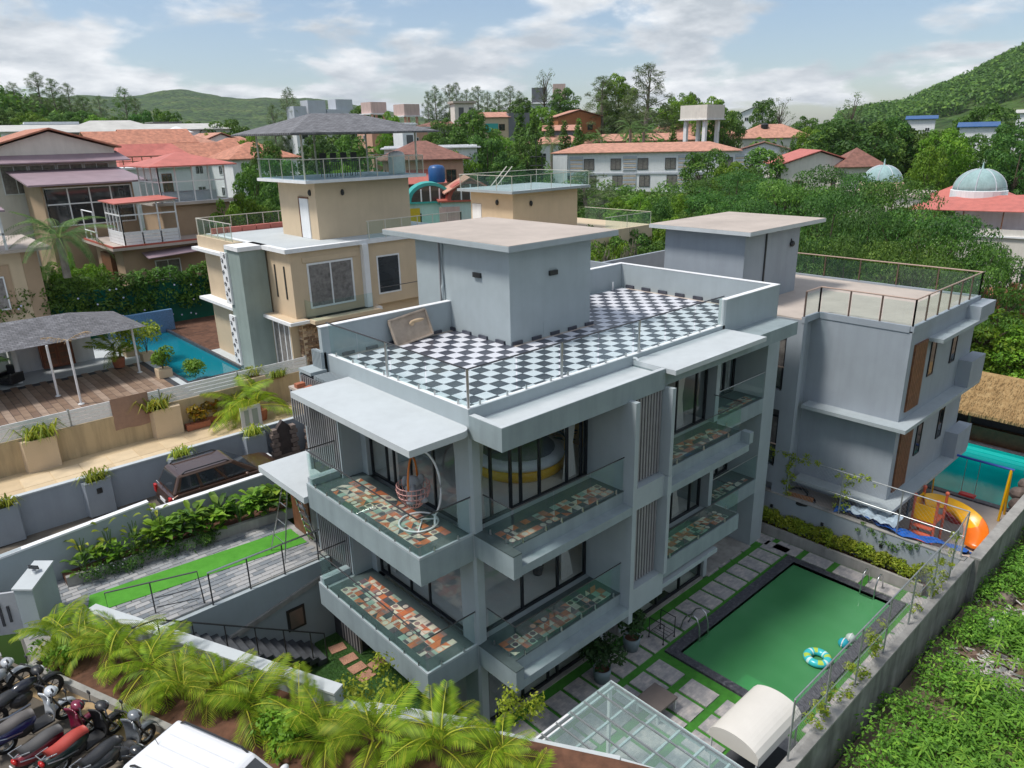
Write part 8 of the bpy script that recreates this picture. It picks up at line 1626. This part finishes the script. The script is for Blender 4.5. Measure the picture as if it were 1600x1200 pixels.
def arched(label, px, py, D, trim, wallm, yaw, side):
    t = house('arched_house', label, px, py, D, 6.2, 7, 6.5, yaw, wallm, ('flat', 0, trim), 2, 2, 0, (1.0, 1.2), 'bd', over=0.35, band=trim)
    n = 12; b = MB()
    for R1, m_, yy in ((2.5, trim, -0.25), (2.1, 'windark', -0.32)):
        q = MB(); pts = [(3.1+R1*math.cos(math.pi*k/n), yy, 6.68+R1*0.8*math.sin(math.pi*k/n)) for k in range(n+1)]; q.add(pts+[(p[0], yy+(3.0 if m_ == trim else 0.05), p[2]) for p in pts], [tuple(range(n+1)), tuple(range(2*n+1, n, -1))]+[(k, n+1+k, n+2+k, k+1) for k in range(n)]); q.build('arched_gable' if m_ == trim else 'arch_window', M[m_], t)
    for k in (-1.0, 0, 1.0): MB().box(3.1+k-0.07, 3.1+k+0.07, -0.37, -0.33, 6.7, 6.68+1.6*(1-(k/2.5)**2)).build('arch_mullion', M['white'], t)
    MB().box(-0.3, 1.9, -0.12, -0.02, 3.6, 6.0).build('side_bay', M[side], t); MB().box(-0.5, 6.7, -1.2, -0.01, 3.1, 3.3).build('balcony_slab', M[trim], t); return t
arched('teal trimmed house with an arched attic window and yellow bay', 628, 319, 82, 'teal', 'mint', face(655)+0.1, 'yellow'); a2_ = arched('red trimmed house with an arched attic window next to the teal one', 690, 316, 80, 'redtrim', 'mint', face(720)+0.1, 'pink')
MB().gable(0.5, 5.7, -0.4, 5, 7.3, 1.6, 0.2, 'y').build('gable_roof', M['roofbrick'], a2_)
# second cream house of the neighbour: cabin with roof rail
c2 = house('cream_cabin_house', 'second cream house with railed grey roof slab and two wall lamps', 801, 302, 52, 6.6, 4.6, 7.2, 0, 'cream', ('flat', 0, 'slab_edge'), 2, 0, 0, over=0.7)
for p in ((1.7, -0.06, 6.4), (-0.06, 1.6, 6.5)): MB().ell(p, (0.13, 0.13, 0.2), 8, 6).build('wall_lamp', M['plasticblk'], c2)
MB().box(-0.05, 0, 3.4, 4.4, 4.3, 6.3).build('door', M['white'], c2); OFF[c2.name] = (0, 0, 0)
railing(c2, [(-0.6, 5.1), (-0.6, -0.6), (7.2, -0.6), (7.2, 5.1), (-0.6, 5.1)], 7.38, 1.0, [(-0.6, 5), (-0.6, 3), (-0.6, 1), (-0.6, -0.6), (1.2, -0.6), (3.2, -0.6), (5.2, -0.6), (7.2, -0.6), (7.2, 2), (7.2, 5), (3.5, 5.1)], False, 'creammetal', 1.3)
MB().bar((1.5, 3.5, 7.4), (3.2, 3.5, 8.8), 0.04, 4).bar((1.5, 4.1, 7.4), (3.2, 4.1, 8.8), 0.04, 4).build('roof_ladder', M['creammetal'], c2); MB().box(-9, 12, -3, 9, -6, 4.2).build('lower_storey', M['cream'], c2)
railing(c2, [(-9, 8.8), (-9, -2.9), (-0.5, -2.9)], 4.2, 0.95, [(-9, 5), (-9, 1), (-9, -2.9), (-6, -2.9), (-3, -2.9)], False, 'creammetal', 2.0); railing(c2, [(6.5, -2.9), (11.9, -2.9), (11.9, 4)], 4.2, 0.95, [(9, -2.9), (11.9, -2.9)], False, 'creammetal', 2.0)
# the hill in the middle
u1 = house('unfinished_house', 'unfinished concrete house with an open stair block on the hill', 655, 199, 190, 14, 9, 6, face(690)+0.25, 'concrete', ('hip', 1.2, 'roofbrown'), 1, 4, 0, (1.6, 1.6), 'bd'); MB().box(9.5, 14.5, 1, 5, 6, 11.5).build('stair_block', M['offwhite'], u1); MB().box(10.5, 11.8, 0.95, 1.0, 7, 10.5).box(13.2, 14.2, 0.95, 1, 6.5, 10.5).build('opening', M['roomdark'], u1); MB().box(9, 15, 0.4, 5.6, 11.5, 12).build('stair_roof', M['slabtop'], u1)
g1 = house('cream_grey_house', 'cream and dark grey house with green balcony blinds', 752, 184, 195, 7, 9, 9, face(770)+0.2, 'cream', ('gablex', 1.3, 'roofbrick'), 2, 2, 0, (1.6, 1.6), 'dd'); MB().box(7, 12.5, -0.2, 8, -5, 10).build('grey_wing', M['greyhouse'], g1); MB().box(1.0, 4.2, -0.3, -0.05, 5.5, 7.6).build('green_blind', M['teal'], g1)
w1 = house('hilltop_house', 'white hilltop house with stepped roofs and a dark tower', 812, 163, 255, 16, 9, 7, face(830), 'white', ('flat', 0.4, 'white'), 2, 3, 0, (1.8, 1.4), 'dd'); MB().box(4, 9, 1, 6, 7, 12).build('tower', M['greyhouse'], w1); MB().box(11, 15, 1, 6, 7, 13).build('white_tower', M['pink'], w1); MB().gable(0, 4, 0, 6, 7, 1.6, 0.5, 'y').build('gable_roof', M['roofmauve'], w1)
house('orange_house', 'orange brick house with a shallow pale gable on the hill', 872, 183, 190, 11, 8, 9, face(895)+0.3, 'orange', ('gabley', 1.6, 'roofbrick'), 2, 2, 1, (1.4, 1.4), 'dd'); house('tin_roof_shed', 'small shed with a pink sheet roof below the orange house', 850, 205, 175, 8, 6, 5, face(870), 'greyhouse', ('mono', 1.2, 'roofbrick'), 1, 2, 0, (1.4, 1.4), 'wd')
lw = house('white_lodge', 'white two storey lodge at the left end of the long building', 832, 226, 160, 13, 8, 9, face(855)+0.2, 'white', ('hip', 1.6, 'roofbrick'), 2, 3, 1, (1.5, 1.4), 'wd'); 
sc1 = house('long_white_building', 'long white two storey building with a coral roof and louvred panels', 1006, 238, 140, 33, 10, 9.4, face(1006)-0.06, 'white', ('hip', 1.5, 'roofbrick'), 3, 0, 0, corner='m', over=0.6)
for i in range(7):
    for f, zz in ((0, 0.4), (1, 3.4), (2, 6.4)): put_window(sc1, (-14.8+4.9*i+(0.4 if f == 1 else 0), -0.03, zz), 0, 1.9, 2.0 if f else 1.0, 'bc')
    if i % 2 == 0:
        for f, zz in ((1, 3.3), (2, 6.2)):
            pnl = MB().box(-13.5+4.9*i, -11.0+4.9*i, -0.08, -0.02, zz, zz+2.6).build('louvre_panel', M['palegrey'], sc1)
            for k in range(7): MB().box(-13.4+4.9*i, -11.1+4.9*i, -0.14, -0.08, zz+0.15+0.35*k, zz+0.32+0.35*k).build('louvre', M['cream' if k % 2 else 'palegrey'], pnl)
MB().box(-16.6, 16.6, -0.12, -0.01, 5.6, 5.9).build('string_course', M['palegrey'], sc1); MB().box(-16.6, -13.9, -0.5, 0, -6, 9.2).build('end_bay', M['white'], sc1)
tag(MB().wall(far(868, 303, 120)[:2], far(1010, 303, 122)[:2], 0.5, 0.0, 5.3).build('dark_stone_wall', M['dirtywall']), 'dark stone retaining wall below the long white building', 'wall')
house('red_roof_hall', 'hall with a long red tiled roof behind the water tower', 1003, 213, 190, 22, 10, 5, face(1040), 'cream', ('hip', 2.6, 'roofbrick'), 1, 5, 0, (1.4, 1.6), 'wd'); house('red_roof_strip', 'low roof of pink tiles just behind the long white building', 915, 222, 165, 24, 7, 4, face(960), 'cream', ('hip', 1.4, 'roofbrick'), 1, 0, 0)
p = far(1095, 219, 160); wt_ = thing('water_tower', 'white water tower on four legs behind the long building', 'water tower', (p[0], p[1], p[2]))
for a in (-2.2, 2.2):
    for c_ in (-2.2, 2.2): MB().box(p[0]+a-0.35, p[0]+a+0.35, p[1]+c_-0.35, p[1]+c_+0.35, p[2]-6, p[2]+4.0).build('leg', M['white'], wt_)
MB().box(p[0]-3.1, p[0]+3.1, p[1]-3.1, p[1]+3.1, p[2]+4.0, p[2]+6.6).build('tank', M['offwhite'], wt_); MB().box(p[0]-3.3, p[0]+3.3, p[1]-3.3, p[1]+3.3, p[2]+3.8, p[2]+4.0).build('tank_slab', M['white'], wt_)
h9 = house('red_roof_lodge', 'lodge with a coral hipped roof carrying a black tank', 1160, 217, 185, 16, 11, 5, face(1200)+0.3, 'offwhite', ('hip', 3.0, 'roofbrick'), 1, 3, 1, (1.3, 1.4), 'wd'); MB().lathe((6, 4, 6.6), [(0.8, 0), (0.9, 1.4), (0.4, 1.8)], 12).build('black_tank', M['plasticblk'], h9)
house('white_cottage', 'white cottage with a grey gable under the trees right of the long building', 1150, 237, 150, 10, 8, 5, face(1170), 'white', ('gabley', 1.6, 'roofbrown'), 1, 2, 0, (1.2, 1.2), 'wd'); house('hilltop_villa', 'distant white villa on the skyline right of the water tower', 1157, 177, 260, 8, 7, 7, face(1170), 'white', ('gabley', 1.8, 'white'), 2, 2, 0, (1.2, 1.2), 'wd')
h8 = house('coral_bungalow', 'bungalow with coral roof and a brown pyramid turret', 1222, 258, 112, 10, 9, 5, face(1260)+0.3, 'offwhite', ('gabley', 1.8, 'roofred'), 1, 2, 0, (1.3, 1.4), 'dd'); MB().box(7.5, 13, -1.5, 4, -3, 4.6).build('turret', M['offwhite'], h8); MB().hip(7.5, 13, -1.5, 4, 4.6, 2.4, 0.6, th=0.1).build('turret_roof', M['roofbrown'], h8)
for px, py, D, lb, rf in ((1418, 187, 210, 'tiny white house with a blue roof in the right hand trees', 'bluetank'), (1500, 199, 170, 'white house with blue solar panels in the right hand trees', 'bluetank'), (1590, 177, 230, 'distant pale roof at the right frame edge', 'roofgrey')): house('hidden_house', lb, px, py, D, 6, 5, 4, face(px), 'white', ('mono', 0.8, rf), 1, 2, 0, (1.0, 0.9), 'wd')
# domed white building
dm = house('domed_building', 'large white building with two verdigris domes and red awning', 1300, 306, 74, 36, 13, 9.5, face(1480)-0.15, 'offwhite', ('flat', 0.9, 'white'), 3, 0, 0, over=0.25)
def dome(t, x, y, z, r):
    b = MB(); b.lathe((x, y, z), [(r*1.08, 0), (r*1.08, 1.2), (r, 1.25)], 20); b.build('drum', M['cream' if x < 8 else 'white'], t); b = MB(); n = 8; b.lathe((x, y, z+1.2), [(r*math.cos(k*math.pi/2/n), r*0.88*math.sin(k*math.pi/2/n)) for k in range(n)]+[(0.12, r*0.88), (0.1, r*0.88+0.3), (0.02, r*0.88+0.8)], 24); b.build('dome', M['dome'], t, smooth=True)
    rb_ = MB()
    for q in range(8): a = q*math.pi/4; rb_.tube([(x+r*1.005*math.cos(k*math.pi/2/n)*math.cos(a), y+r*1.005*math.cos(k*math.pi/2/n)*math.sin(a), z+1.2+r*0.885*math.sin(k*math.pi/2/n)) for k in range(n)], 0.06, 4)
    rb_.build('dome_rib', M['palegrey'], t)
MB().box(0.2, 9.5, 4, 12, 9.6, 13.4).build('roof_room', M['offwhite'], dm); MB().box(-0.2, 9.9, 3.6, 12.4, 13.4, 13.7).build('room_slab', M['slabtop'], dm); dome(dm, 3.9, 8, 13.7, 2.5); MB().box(13.5, 22, 5, 12, 9.6, 13.0).build('roof_room', M['white'], dm); dome(dm, 15.2, 8.0, 13.0, 2.9)
MB().add([(8.7, 0.5, 12.2), (24, 0.3, 12.4), (24, 7, 14.0), (11, 5.2, 13.3), (8.7, 0.5, 12.28), (24, 0.3, 12.48), (24, 7, 14.08), (11, 5.2, 13.38)], [(0,3,2,1), (4,5,6,7), (0,1,5,4), (1,2,6,5), (2,3,7,6), (3,0,4,7)]).build('awning', M['roofred'], dm)
for x in (8.9, 12, 15, 19, 23): MB().box(x-0.06, x+0.06, 0.6, 0.72, 9.6, 12.3).build('awning_post', M['wood'], dm)
MB().hip(9.5, 18, 8, 16, 13.0, 2.2, 0.4, th=0.1).build('coral_roof', M['roofred'], dm)
for i in range(5):
    x = 12.2+2.6*i; q = MB(); n = 10; pts = [(x-0.75, -0.04, 4.4), (x+0.75, -0.04, 4.4)]+[(x+0.75*math.cos(math.pi*k/n), -0.04, 6.0+0.9*math.sin(math.pi*k/n)) for k in range(n+1)]; q.add(pts, [tuple(range(len(pts)))]); q.build('arched_window', M['windark'], dm); MB().box(x-0.04, x+0.04, -0.1, -0.05, 4.4, 6.8).box(x-0.75, x+0.75, -0.1, -0.05, 5.9, 5.98).build('mullion', M['white'], dm)
for i in range(4):
    x = 13.0+3.4*i; MB().add([(x-1.5, -1.2, 3.0), (x+1.5, -1.2, 3.0), (x+1.1, 0, 3.7), (x-1.1, 0, 3.7)], [(0,1,2,3)]).build('window_hood', M['roofterra'], dm); put_window(dm, (x, -0.04, 1.0), 0, 1.9, 1.8, 'wd')
    MB().box(x-0.35, x+0.35, -0.06, -0.01, 7.9, 8.4).build('vent_grille', M['concrete'], dm)
dm.scale = (0.7, 0.7, 0.7)
bf = thing('brown_gate_fence', 'dark brown piered fence with railings at the right edge', 'fence', tuple(at(1560, 470, z=3)))
p0, p1 = at(1530, 500, z=2.0), at(1640, 470, z=2.0); p0, p1 = Vector(p0[:2]), Vector(p1[:2])
for k in range(6):
    c_ = p0.lerp(p1, k/5); MB().box(c_.x-0.3, c_.x+0.3, c_.y-0.3, c_.y+0.3, 0.5, 4.2).build('pier', M['wood'], bf)
    if k < 5:
        e_ = p0.lerp(p1, (k+1)/5); MB().wall(c_, e_, 0.06, 2.2, 2.3).wall(c_, e_, 0.06, 3.5, 3.6).wall(c_, e_, 0.25, 0.5, 1.6).build('rail', M['wood'], bf); b = MB()
        for q in range(1, 9): s_ = c_.lerp(e_, q/9); b.box(s_.x-0.02, s_.x+0.02, s_.y-0.02, s_.y+0.02, 1.6, 3.6)
        b.build('bars', M['plasticblk'], bf)
pc = thing('antenna_mast', 'thin dark lattice mast with brackets behind the second cream house', 'mast', tuple(far(838, 290, 110))); q = far(838, 290, 110); MB().tube([(q[0], q[1], q[2]-4), (q[0], q[1], q[2]+6.5)], 0.09, 4).tube([(q[0]+0.6, q[1]-.6, q[2]-4), (q[0]+0.6, q[1]-.6, q[2]+4.5)], 0.09, 4).bar((q[0]-0.6, q[1]+.6, q[2]+4), (q[0]+1, q[1]-1, q[2]+4), 0.07, 4).bar((q[0]-0.6, q[1]+.6, q[2]+2.8), (q[0]+1, q[1]-1, q[2]+2.8), 0.07, 4).build('mast', M['plasticblk'], pc)
# ---- trees
for i, (px, py, w) in enumerate(((-25, 140, 1.1), (18, 128, 1.0), (52, 112, 1.5), (78, 122, 1.2), (102, 128, 1.1), (128, 150, 1.3), (152, 148, 1.2), (190, 136, 1.5), (210, 150, 1.1))): T('feathery', nn_[i]+' dark casuarina from the left on the hill skyline', px, py, 245+5*(i % 3), w*1.1, mat='leaf_a' if i % 2 else None)
for i, (px, py, D, w, k) in enumerate(((5, 168, 215, 1.2, 'broad'), (45, 172, 205, 1.3, 'bright'), (85, 176, 210, 1.2, 'broad'), (120, 170, 225, 1.2, 'broad'), (150, 178, 205, 1.2, 'bright'), (182, 178, 215, 1.1, 'broad'), (215, 170, 215, 1.2, 'deep'), (238, 165, 220, 1.2, 'broad'), (262, 168, 200, 1.5, 'broad'), (290, 185, 195, 1.2, 'broad'), (20, 195, 175, 1.1, 'bright'), (110, 195, 178, 1.0, 'bright'), (165, 192, 178, 1.0, 'bright'), (205, 190, 172, 1.0, 'deep'))): T(k, ['rounded', 'billowing', 'low', 'lush', 'dense'][i % 5]+' tree '+nn_[i]+' in the wood under the left casuarinas', px, py, D, w)
LT = [('broad', 'big dome shaped tree above the orange row roofs', 350, 180, 155, 2.0), ('deep', 'dark tree left of the dome shaped one', 318, 190, 165, 1.3), ('broad', 'round tree in front of the terracotta row houses', 222, 222, 100, 1.1), ('broad', 'small round tree between two orange roofs', 278, 222, 120, 0.75), ('leaf', 'yellow bush tree beside the orange roofs', 330, 208, 140, 0.7),
 ('bright', 'bright tree at the right end of the orange row roofs', 385, 205, 118, 0.9), ('broad', 'tall tree right of the sunroom house', 412, 212, 92, 1.1), ('deep', 'dark tree behind the sunroom', 432, 235, 85, 1.1), ('broad', 'leafy tree between sunroom and shelter roof', 388, 245, 80, 0.9), ('bright', 'bright low tree right of the sunroom wall', 378, 296, 62, 0.7), ('broad', 'bushy tree over the cream roof railing', 412, 300, 64, 0.8), ('deep', 'dark bushy tree beneath the shelter roof', 440, 285, 70, 0.9), ('bright', 'pale bushy tree left of the cream roof terrace', 352, 310, 60, 0.6),
 ('feathery', 'airy olive tree behind the grey cube houses', 448, 138, 205, 1.6), ('feathery', 'short airy tree beside the grey cube houses', 425, 160, 205, 1.2), ('bright', 'small bright tree between the grey cube houses', 486, 168, 215, 0.8), ('broad', 'wide tree below the second cube house', 520, 200, 150, 1.5), ('deep', 'dark tree in front of the cube houses', 490, 205, 140, 1.2), ('broad', 'large dome tree left of the pink towers', 575, 156, 205, 2.0), ('broad', 'tree behind the shelter roof ridge', 545, 205, 120, 1.1), ('deep', 'shaded tree seen under the shelter roof', 500, 262, 95, 1.2), ('broad', 'leafy tree seen under the shelter roof on its right', 570, 262, 95, 1.1), ('bright', 'tree seen under the shelter roof at centre', 535, 255, 100, 1.0),
 ('bright', 'bright tree between the two pink towers', 610, 172, 150, 0.9), ('broad', 'olive tree below the unfinished house', 675, 203, 145, 1.0), ('deep', 'tree right of the narrow stair tower', 700, 205, 125, 0.9), ('broad', 'round tree just left of the cream and grey house', 728, 190, 165, 1.1), ('bright', 'light tree below the cream and grey house', 775, 205, 150, 1.0), ('broad', 'tree hiding the foot of the orange house', 925, 205, 165, 1.1), ('deep', 'dark tree above the red hipped roof', 655, 212, 130, 0.9), ('broad', 'tree filling the gap right of the pink towers', 690, 180, 175, 1.2), ('broad', 'low tree beneath the hilltop house', 815, 150, 235, 1.2),
 ('broad', 'tall lush tree in front of the unfinished house', 738, 164, 128, 1.3), ('deep', 'broad dark tree left of the columnar ones', 760, 205, 110, 1.4), ('bright', 'light green tree over the second cream house', 715, 232, 105, 1.1), ('deep', 'dark tree above the cream cabin railing', 790, 240, 105, 1.1), ('column', 'tall columnar tree in the middle of the hill', 812, 164, 140, 1.6), ('column', 'columnar tree right of the tallest one', 835, 172, 142, 1.3), ('broad', 'tree at the foot of the columnar pair', 822, 205, 128, 1.0), ('column', 'slim columnar tree left of the orange house', 860, 180, 165, 1.4), ('column', 'columnar tree in front of the orange house', 904, 186, 150, 1.6), ('column', 'shorter columnar tree by the orange house', 882, 188, 152, 1.4), ('broad', 'round tree on top of the hill by the white house', 880, 134, 235, 1.5), ('sparse', 'nearly bare tree on the hilltop skyline', 851, 112, 250, 1.6), ('bright', 'bright tree left of the orange house', 850, 165, 200, 1.2),
 ('feathery', 'tall airy casuarina left of the big pair', 942, 118, 195, 2.2), ('bright', 'yellow green tree in the tall hilltop clump', 965, 112, 200, 1.5), ('feathery', 'dark dense casuarina right of the tall clump', 1012, 98, 185, 2.6), ('feathery', 'airy casuarina behind the tall clump', 980, 130, 205, 2.0), ('bright', 'bright tree right of the dark casuarina', 1052, 150, 195, 1.3), ('bright', 'bright tree left of the water tower', 1075, 145, 205, 1.3), ('broad', 'small tree on the skyline above the water tower', 1082, 140, 210, 0.9), ('bright', 'bright tree right of the water tower', 1118, 148, 180, 1.4), ('broad', 'tree beside the water tower legs', 1135, 165, 165, 1.2), ('column', 'dark conical tree in front of the red tiled hall', 1052, 196, 150, 1.5),
 ('feathery', 'grey green tree in front of the long white building', 918, 264, 88, 1.5), ('deep', 'small dark tree at the left end of the long white building', 895, 285, 90, 0.7), ('broad', 'leafy tree before the right end of the long white building', 1105, 228, 108, 1.3), ('bright', 'light tree right of the long white building', 1142, 250, 100, 1.1), ('broad', 'tree between cottage and coral bungalow', 1190, 225, 112, 1.2), ('broad', 'darker tree before the white cottage', 1170, 255, 95, 1.0), ('feathery', 'thin tree beside the white cottage', 1225, 228, 130, 0.8), ('column', 'small columnar tree left of the coral bungalow', 1240, 212, 150, 1.0),
 ('broad', 'skyline tree above the red lodge', 1195, 150, 240, 1.2), ('sparse', 'thin skyline tree right of the distant villa', 1222, 160, 245, 1.6), ('broad', 'skyline tree in the gap before the right hill', 1262, 178, 240, 1.4), ('broad', 'low skyline tree left of the sparse one', 1300, 182, 235, 1.4), ('sparse', 'sparse olive tree on the skyline before the right hill', 1335, 154, 220, 1.8),
 ('bright', 'yellow topped tree left of the great dark tree', 1268, 196, 160, 1.0), ('deep', 'great dark spreading tree behind the coral bungalow', 1322, 186, 135, 2.0), ('broad', 'large tree right of the great dark one', 1362, 185, 140, 1.6), ('deep', 'tree behind the left dome', 1400, 178, 150, 1.5), ('broad', 'tree in the middle of the right hand wood', 1440, 195, 150, 1.4), ('bright', 'bright round tree between the two domes', 1480, 196, 130, 1.2), ('bright', 'pale leaved tree right behind the left dome', 1462, 222, 105, 0.9), ('broad', 'tree left of the right dome', 1515, 205, 140, 1.2), ('broad', 'tall tree on the right below the hill', 1548, 156, 190, 1.7), ('deep', 'tree at the right edge below the hill', 1592, 190, 160, 1.3), ('broad', 'wood edge tree above the solar panels', 1510, 180, 200, 1.4), ('broad', 'wood edge tree left of the blue roof', 1390, 182, 190, 1.3), ('deep', 'dark tree by the right frame edge', 1600, 205, 130, 1.2)]
for k, lb, px, py, D, w in LT: T('bright' if k == 'leaf' else k, lb, px, py, D, w, mat='leaf_y' if k == 'leaf' else None)
for i, (px, py) in enumerate(((668, 142), (680, 134), (700, 130), (712, 128), (728, 138), (745, 134), (762, 142), (778, 140), (795, 134), (812, 142))): T('feathery', nn_[i]+' slender casuarina from the left along the central skyline', px, py, 235+4*(i % 3), 1.0+0.25*(i % 3), group='slender casuarinas on the central skyline')
for px, py, D, s, lb in ((862, 212, 150, 2.0, 'fan of palm leaves left of the long white building'), (985, 188, 152, 2.2, 'palm behind the long roof, left of a pair'), (1006, 192, 152, 2.2, 'palm behind the long roof, right of a pair'), (940, 205, 155, 1.6, 'low palm behind the left end of the long roof')):
    p = far(px, py+14, D); zt = float(terrain_z(p[0], p[1])); st_ = max(1.0, p[2]-zt); palm(lb, p[0], p[1], zt, 'date', 13, s*0.8, st_/1.0, hash_(lb) % 30, name='palm_tree')
p = far(92, 372, 50); palm('bushy date palm between the two brown houses', p[0], p[1], p[2]-2.2, 'date', 26, 1.15, 2.2, 3, name='date_palm')
for i, (px, py, D, w) in enumerate(((70, 408, 56, 0.55), (105, 392, 56, 0.5), (128, 412, 55, 0.45), (62, 430, 54, 0.5), (146, 408, 56, 0.4), (88, 424, 54, 0.5))): T('bush' if i % 2 else 'bright', nn_[i]+' green shrub between the two brown houses', px, py, D, w*1.1, hmin=1.2)
# green slope behind the villa
rr = random.Random(44); SL = [(880, 345, 62), (905, 322, 72), (935, 318, 76), (960, 322, 70), (985, 330, 66), (1010, 322, 70), (1035, 308, 76), (1060, 300, 80), (925, 350, 58), (955, 355, 55), (990, 350, 58), (1020, 345, 60), (1050, 335, 64), (1075, 325, 66), (900, 372, 52), (940, 378, 50), (980, 375, 51), (1015, 372, 53), (1090, 300, 78), (1000, 300, 84), (965, 305, 84), (1110, 315, 70)]
for i, (px, py, D) in enumerate(SL): T(['bright', 'broad', 'deep', 'bright'][i % 4], ['bright', 'leafy', 'dark', 'pale'][i % 4]+' rounded bush '+nn_[i % 15]+(' up' if i < 15 else ' higher up')+' on the green slope behind the villa', px, py, D, 0.62+0.2*rr.random(), hmin=1.8, group='bushes on the green slope')
for i in range(3): T('bush', ['dry grey bush beside the cabin roof', 'dry grey bush at the villa parapet', 'dry brown bush behind the chequered terrace'][i], (950, 985, 925)[i], (385, 395, 400)[i], 46, 0.9, hmin=1.5, mat='dry')
# umbrella trees behind the second grey house
UM = [(1105, 282, 84, 1.0), (1150, 272, 80, 1.0), (1195, 285, 74, 1.0), (1240, 270, 70, 1.0), (1290, 265, 72, 1.1), (1345, 268, 66, 1.1), (1395, 285, 60, 1.0), (1440, 310, 56, 0.9), (1485, 345, 52, 0.9), (1530, 368, 50, 0.75), (1300, 310, 55, 0.9), (1360, 335, 50, 0.8), (1420, 362, 47, 0.75), (1270, 345, 47, 0.7), (1180, 315, 62, 0.9), (1330, 380, 44, 0.6)]
for i, (px, py, D, w) in enumerate(UM): T('umbrella', 'feathery spreading tree '+(nn_[i] if i < 15 else 'nearest')+' in the belt behind the second grey house', px, py, D, w, hmin=4, group='spreading trees behind the second grey house', mat=None if i % 3 else 'leaf_a')
T('bright', 'bright green bushy tree right of the second grey house', 1560, 480, 49, 0.95); T('bright', 'bright green bushy tree at the right edge above the thatched bar', 1625, 500, 48, 0.9); T('broad', 'dark bushy tree beside the thatched roof', 1540, 535, 51, 0.6)
# far-off woods as masses
def wood(name, pts, n, size, mat, seed, rads):
    g = np.random.default_rng(seed); cl = []
    for (p0, p1, D0, D1, cnt) in pts:
        for _ in range(cnt):
            px = g.uniform(p0, p1); D = g.uniform(D0, D1); az = YAW-math.atan((px-800)/1137.3); x, y = CAM[0]+D*math.cos(az), CAM[1]+D*math.sin(az); z = float(terrain_z(x, y)); r_ = g.uniform(*rads); cl.append(((x, y, z+r_*0.9), (r_, r_, r_*0.9)))
    o = leafcloud(name, cl, n, size, M[mat], seed); o['kind'] = 'stuff'; return o
wood('distant_wood', [(-200, 460, 180, 420, 330), (430, 1700, 160, 420, 420)], 60000, 0.75, 'leaf_a', 3, (2.2, 4.6))
wood('hillside_wood', [(1290, 1800, 820, 1250, 1500)], 60000, 2.1, 'leaf_a', 8, (5, 9))
wood('scrub', [(250, 460, 66, 110, 60), (430, 900, 90, 160, 130), (860, 1130, 52, 130, 130), (1100, 1640, 60, 150, 150)], 52000, 0.24, 'leaf_a', 4, (0.9, 2.2))
# air: one closed box of thin even haze round everything
hz_ = MB().box(-5000, 5000, -5000, 5000, -14, 620).build('haze', plain('haze_air', (1, 1, 1)), None); hz_['kind'] = 'stuff'
m = bpy.data.materials.new('air'); m.use_nodes = True; t_ = m.node_tree
for n_ in list(t_.nodes):
    if n_.type == 'BSDF_PRINCIPLED': t_.nodes.remove(n_)
pvn = t_.nodes.new('ShaderNodeVolumePrincipled'); pvn.inputs['Color'].default_value = (0.82, 0.90, 1.0, 1); pvn.inputs['Density'].default_value = 0.00006; pvn.inputs['Anisotropy'].default_value = 0.2
t_.links.new(pvn.outputs[0], [n_ for n_ in t_.nodes if n_.type == 'OUTPUT_MATERIAL'][0].inputs['Volume'])
hz_.data.materials.clear(); hz_.data.materials.append(m)
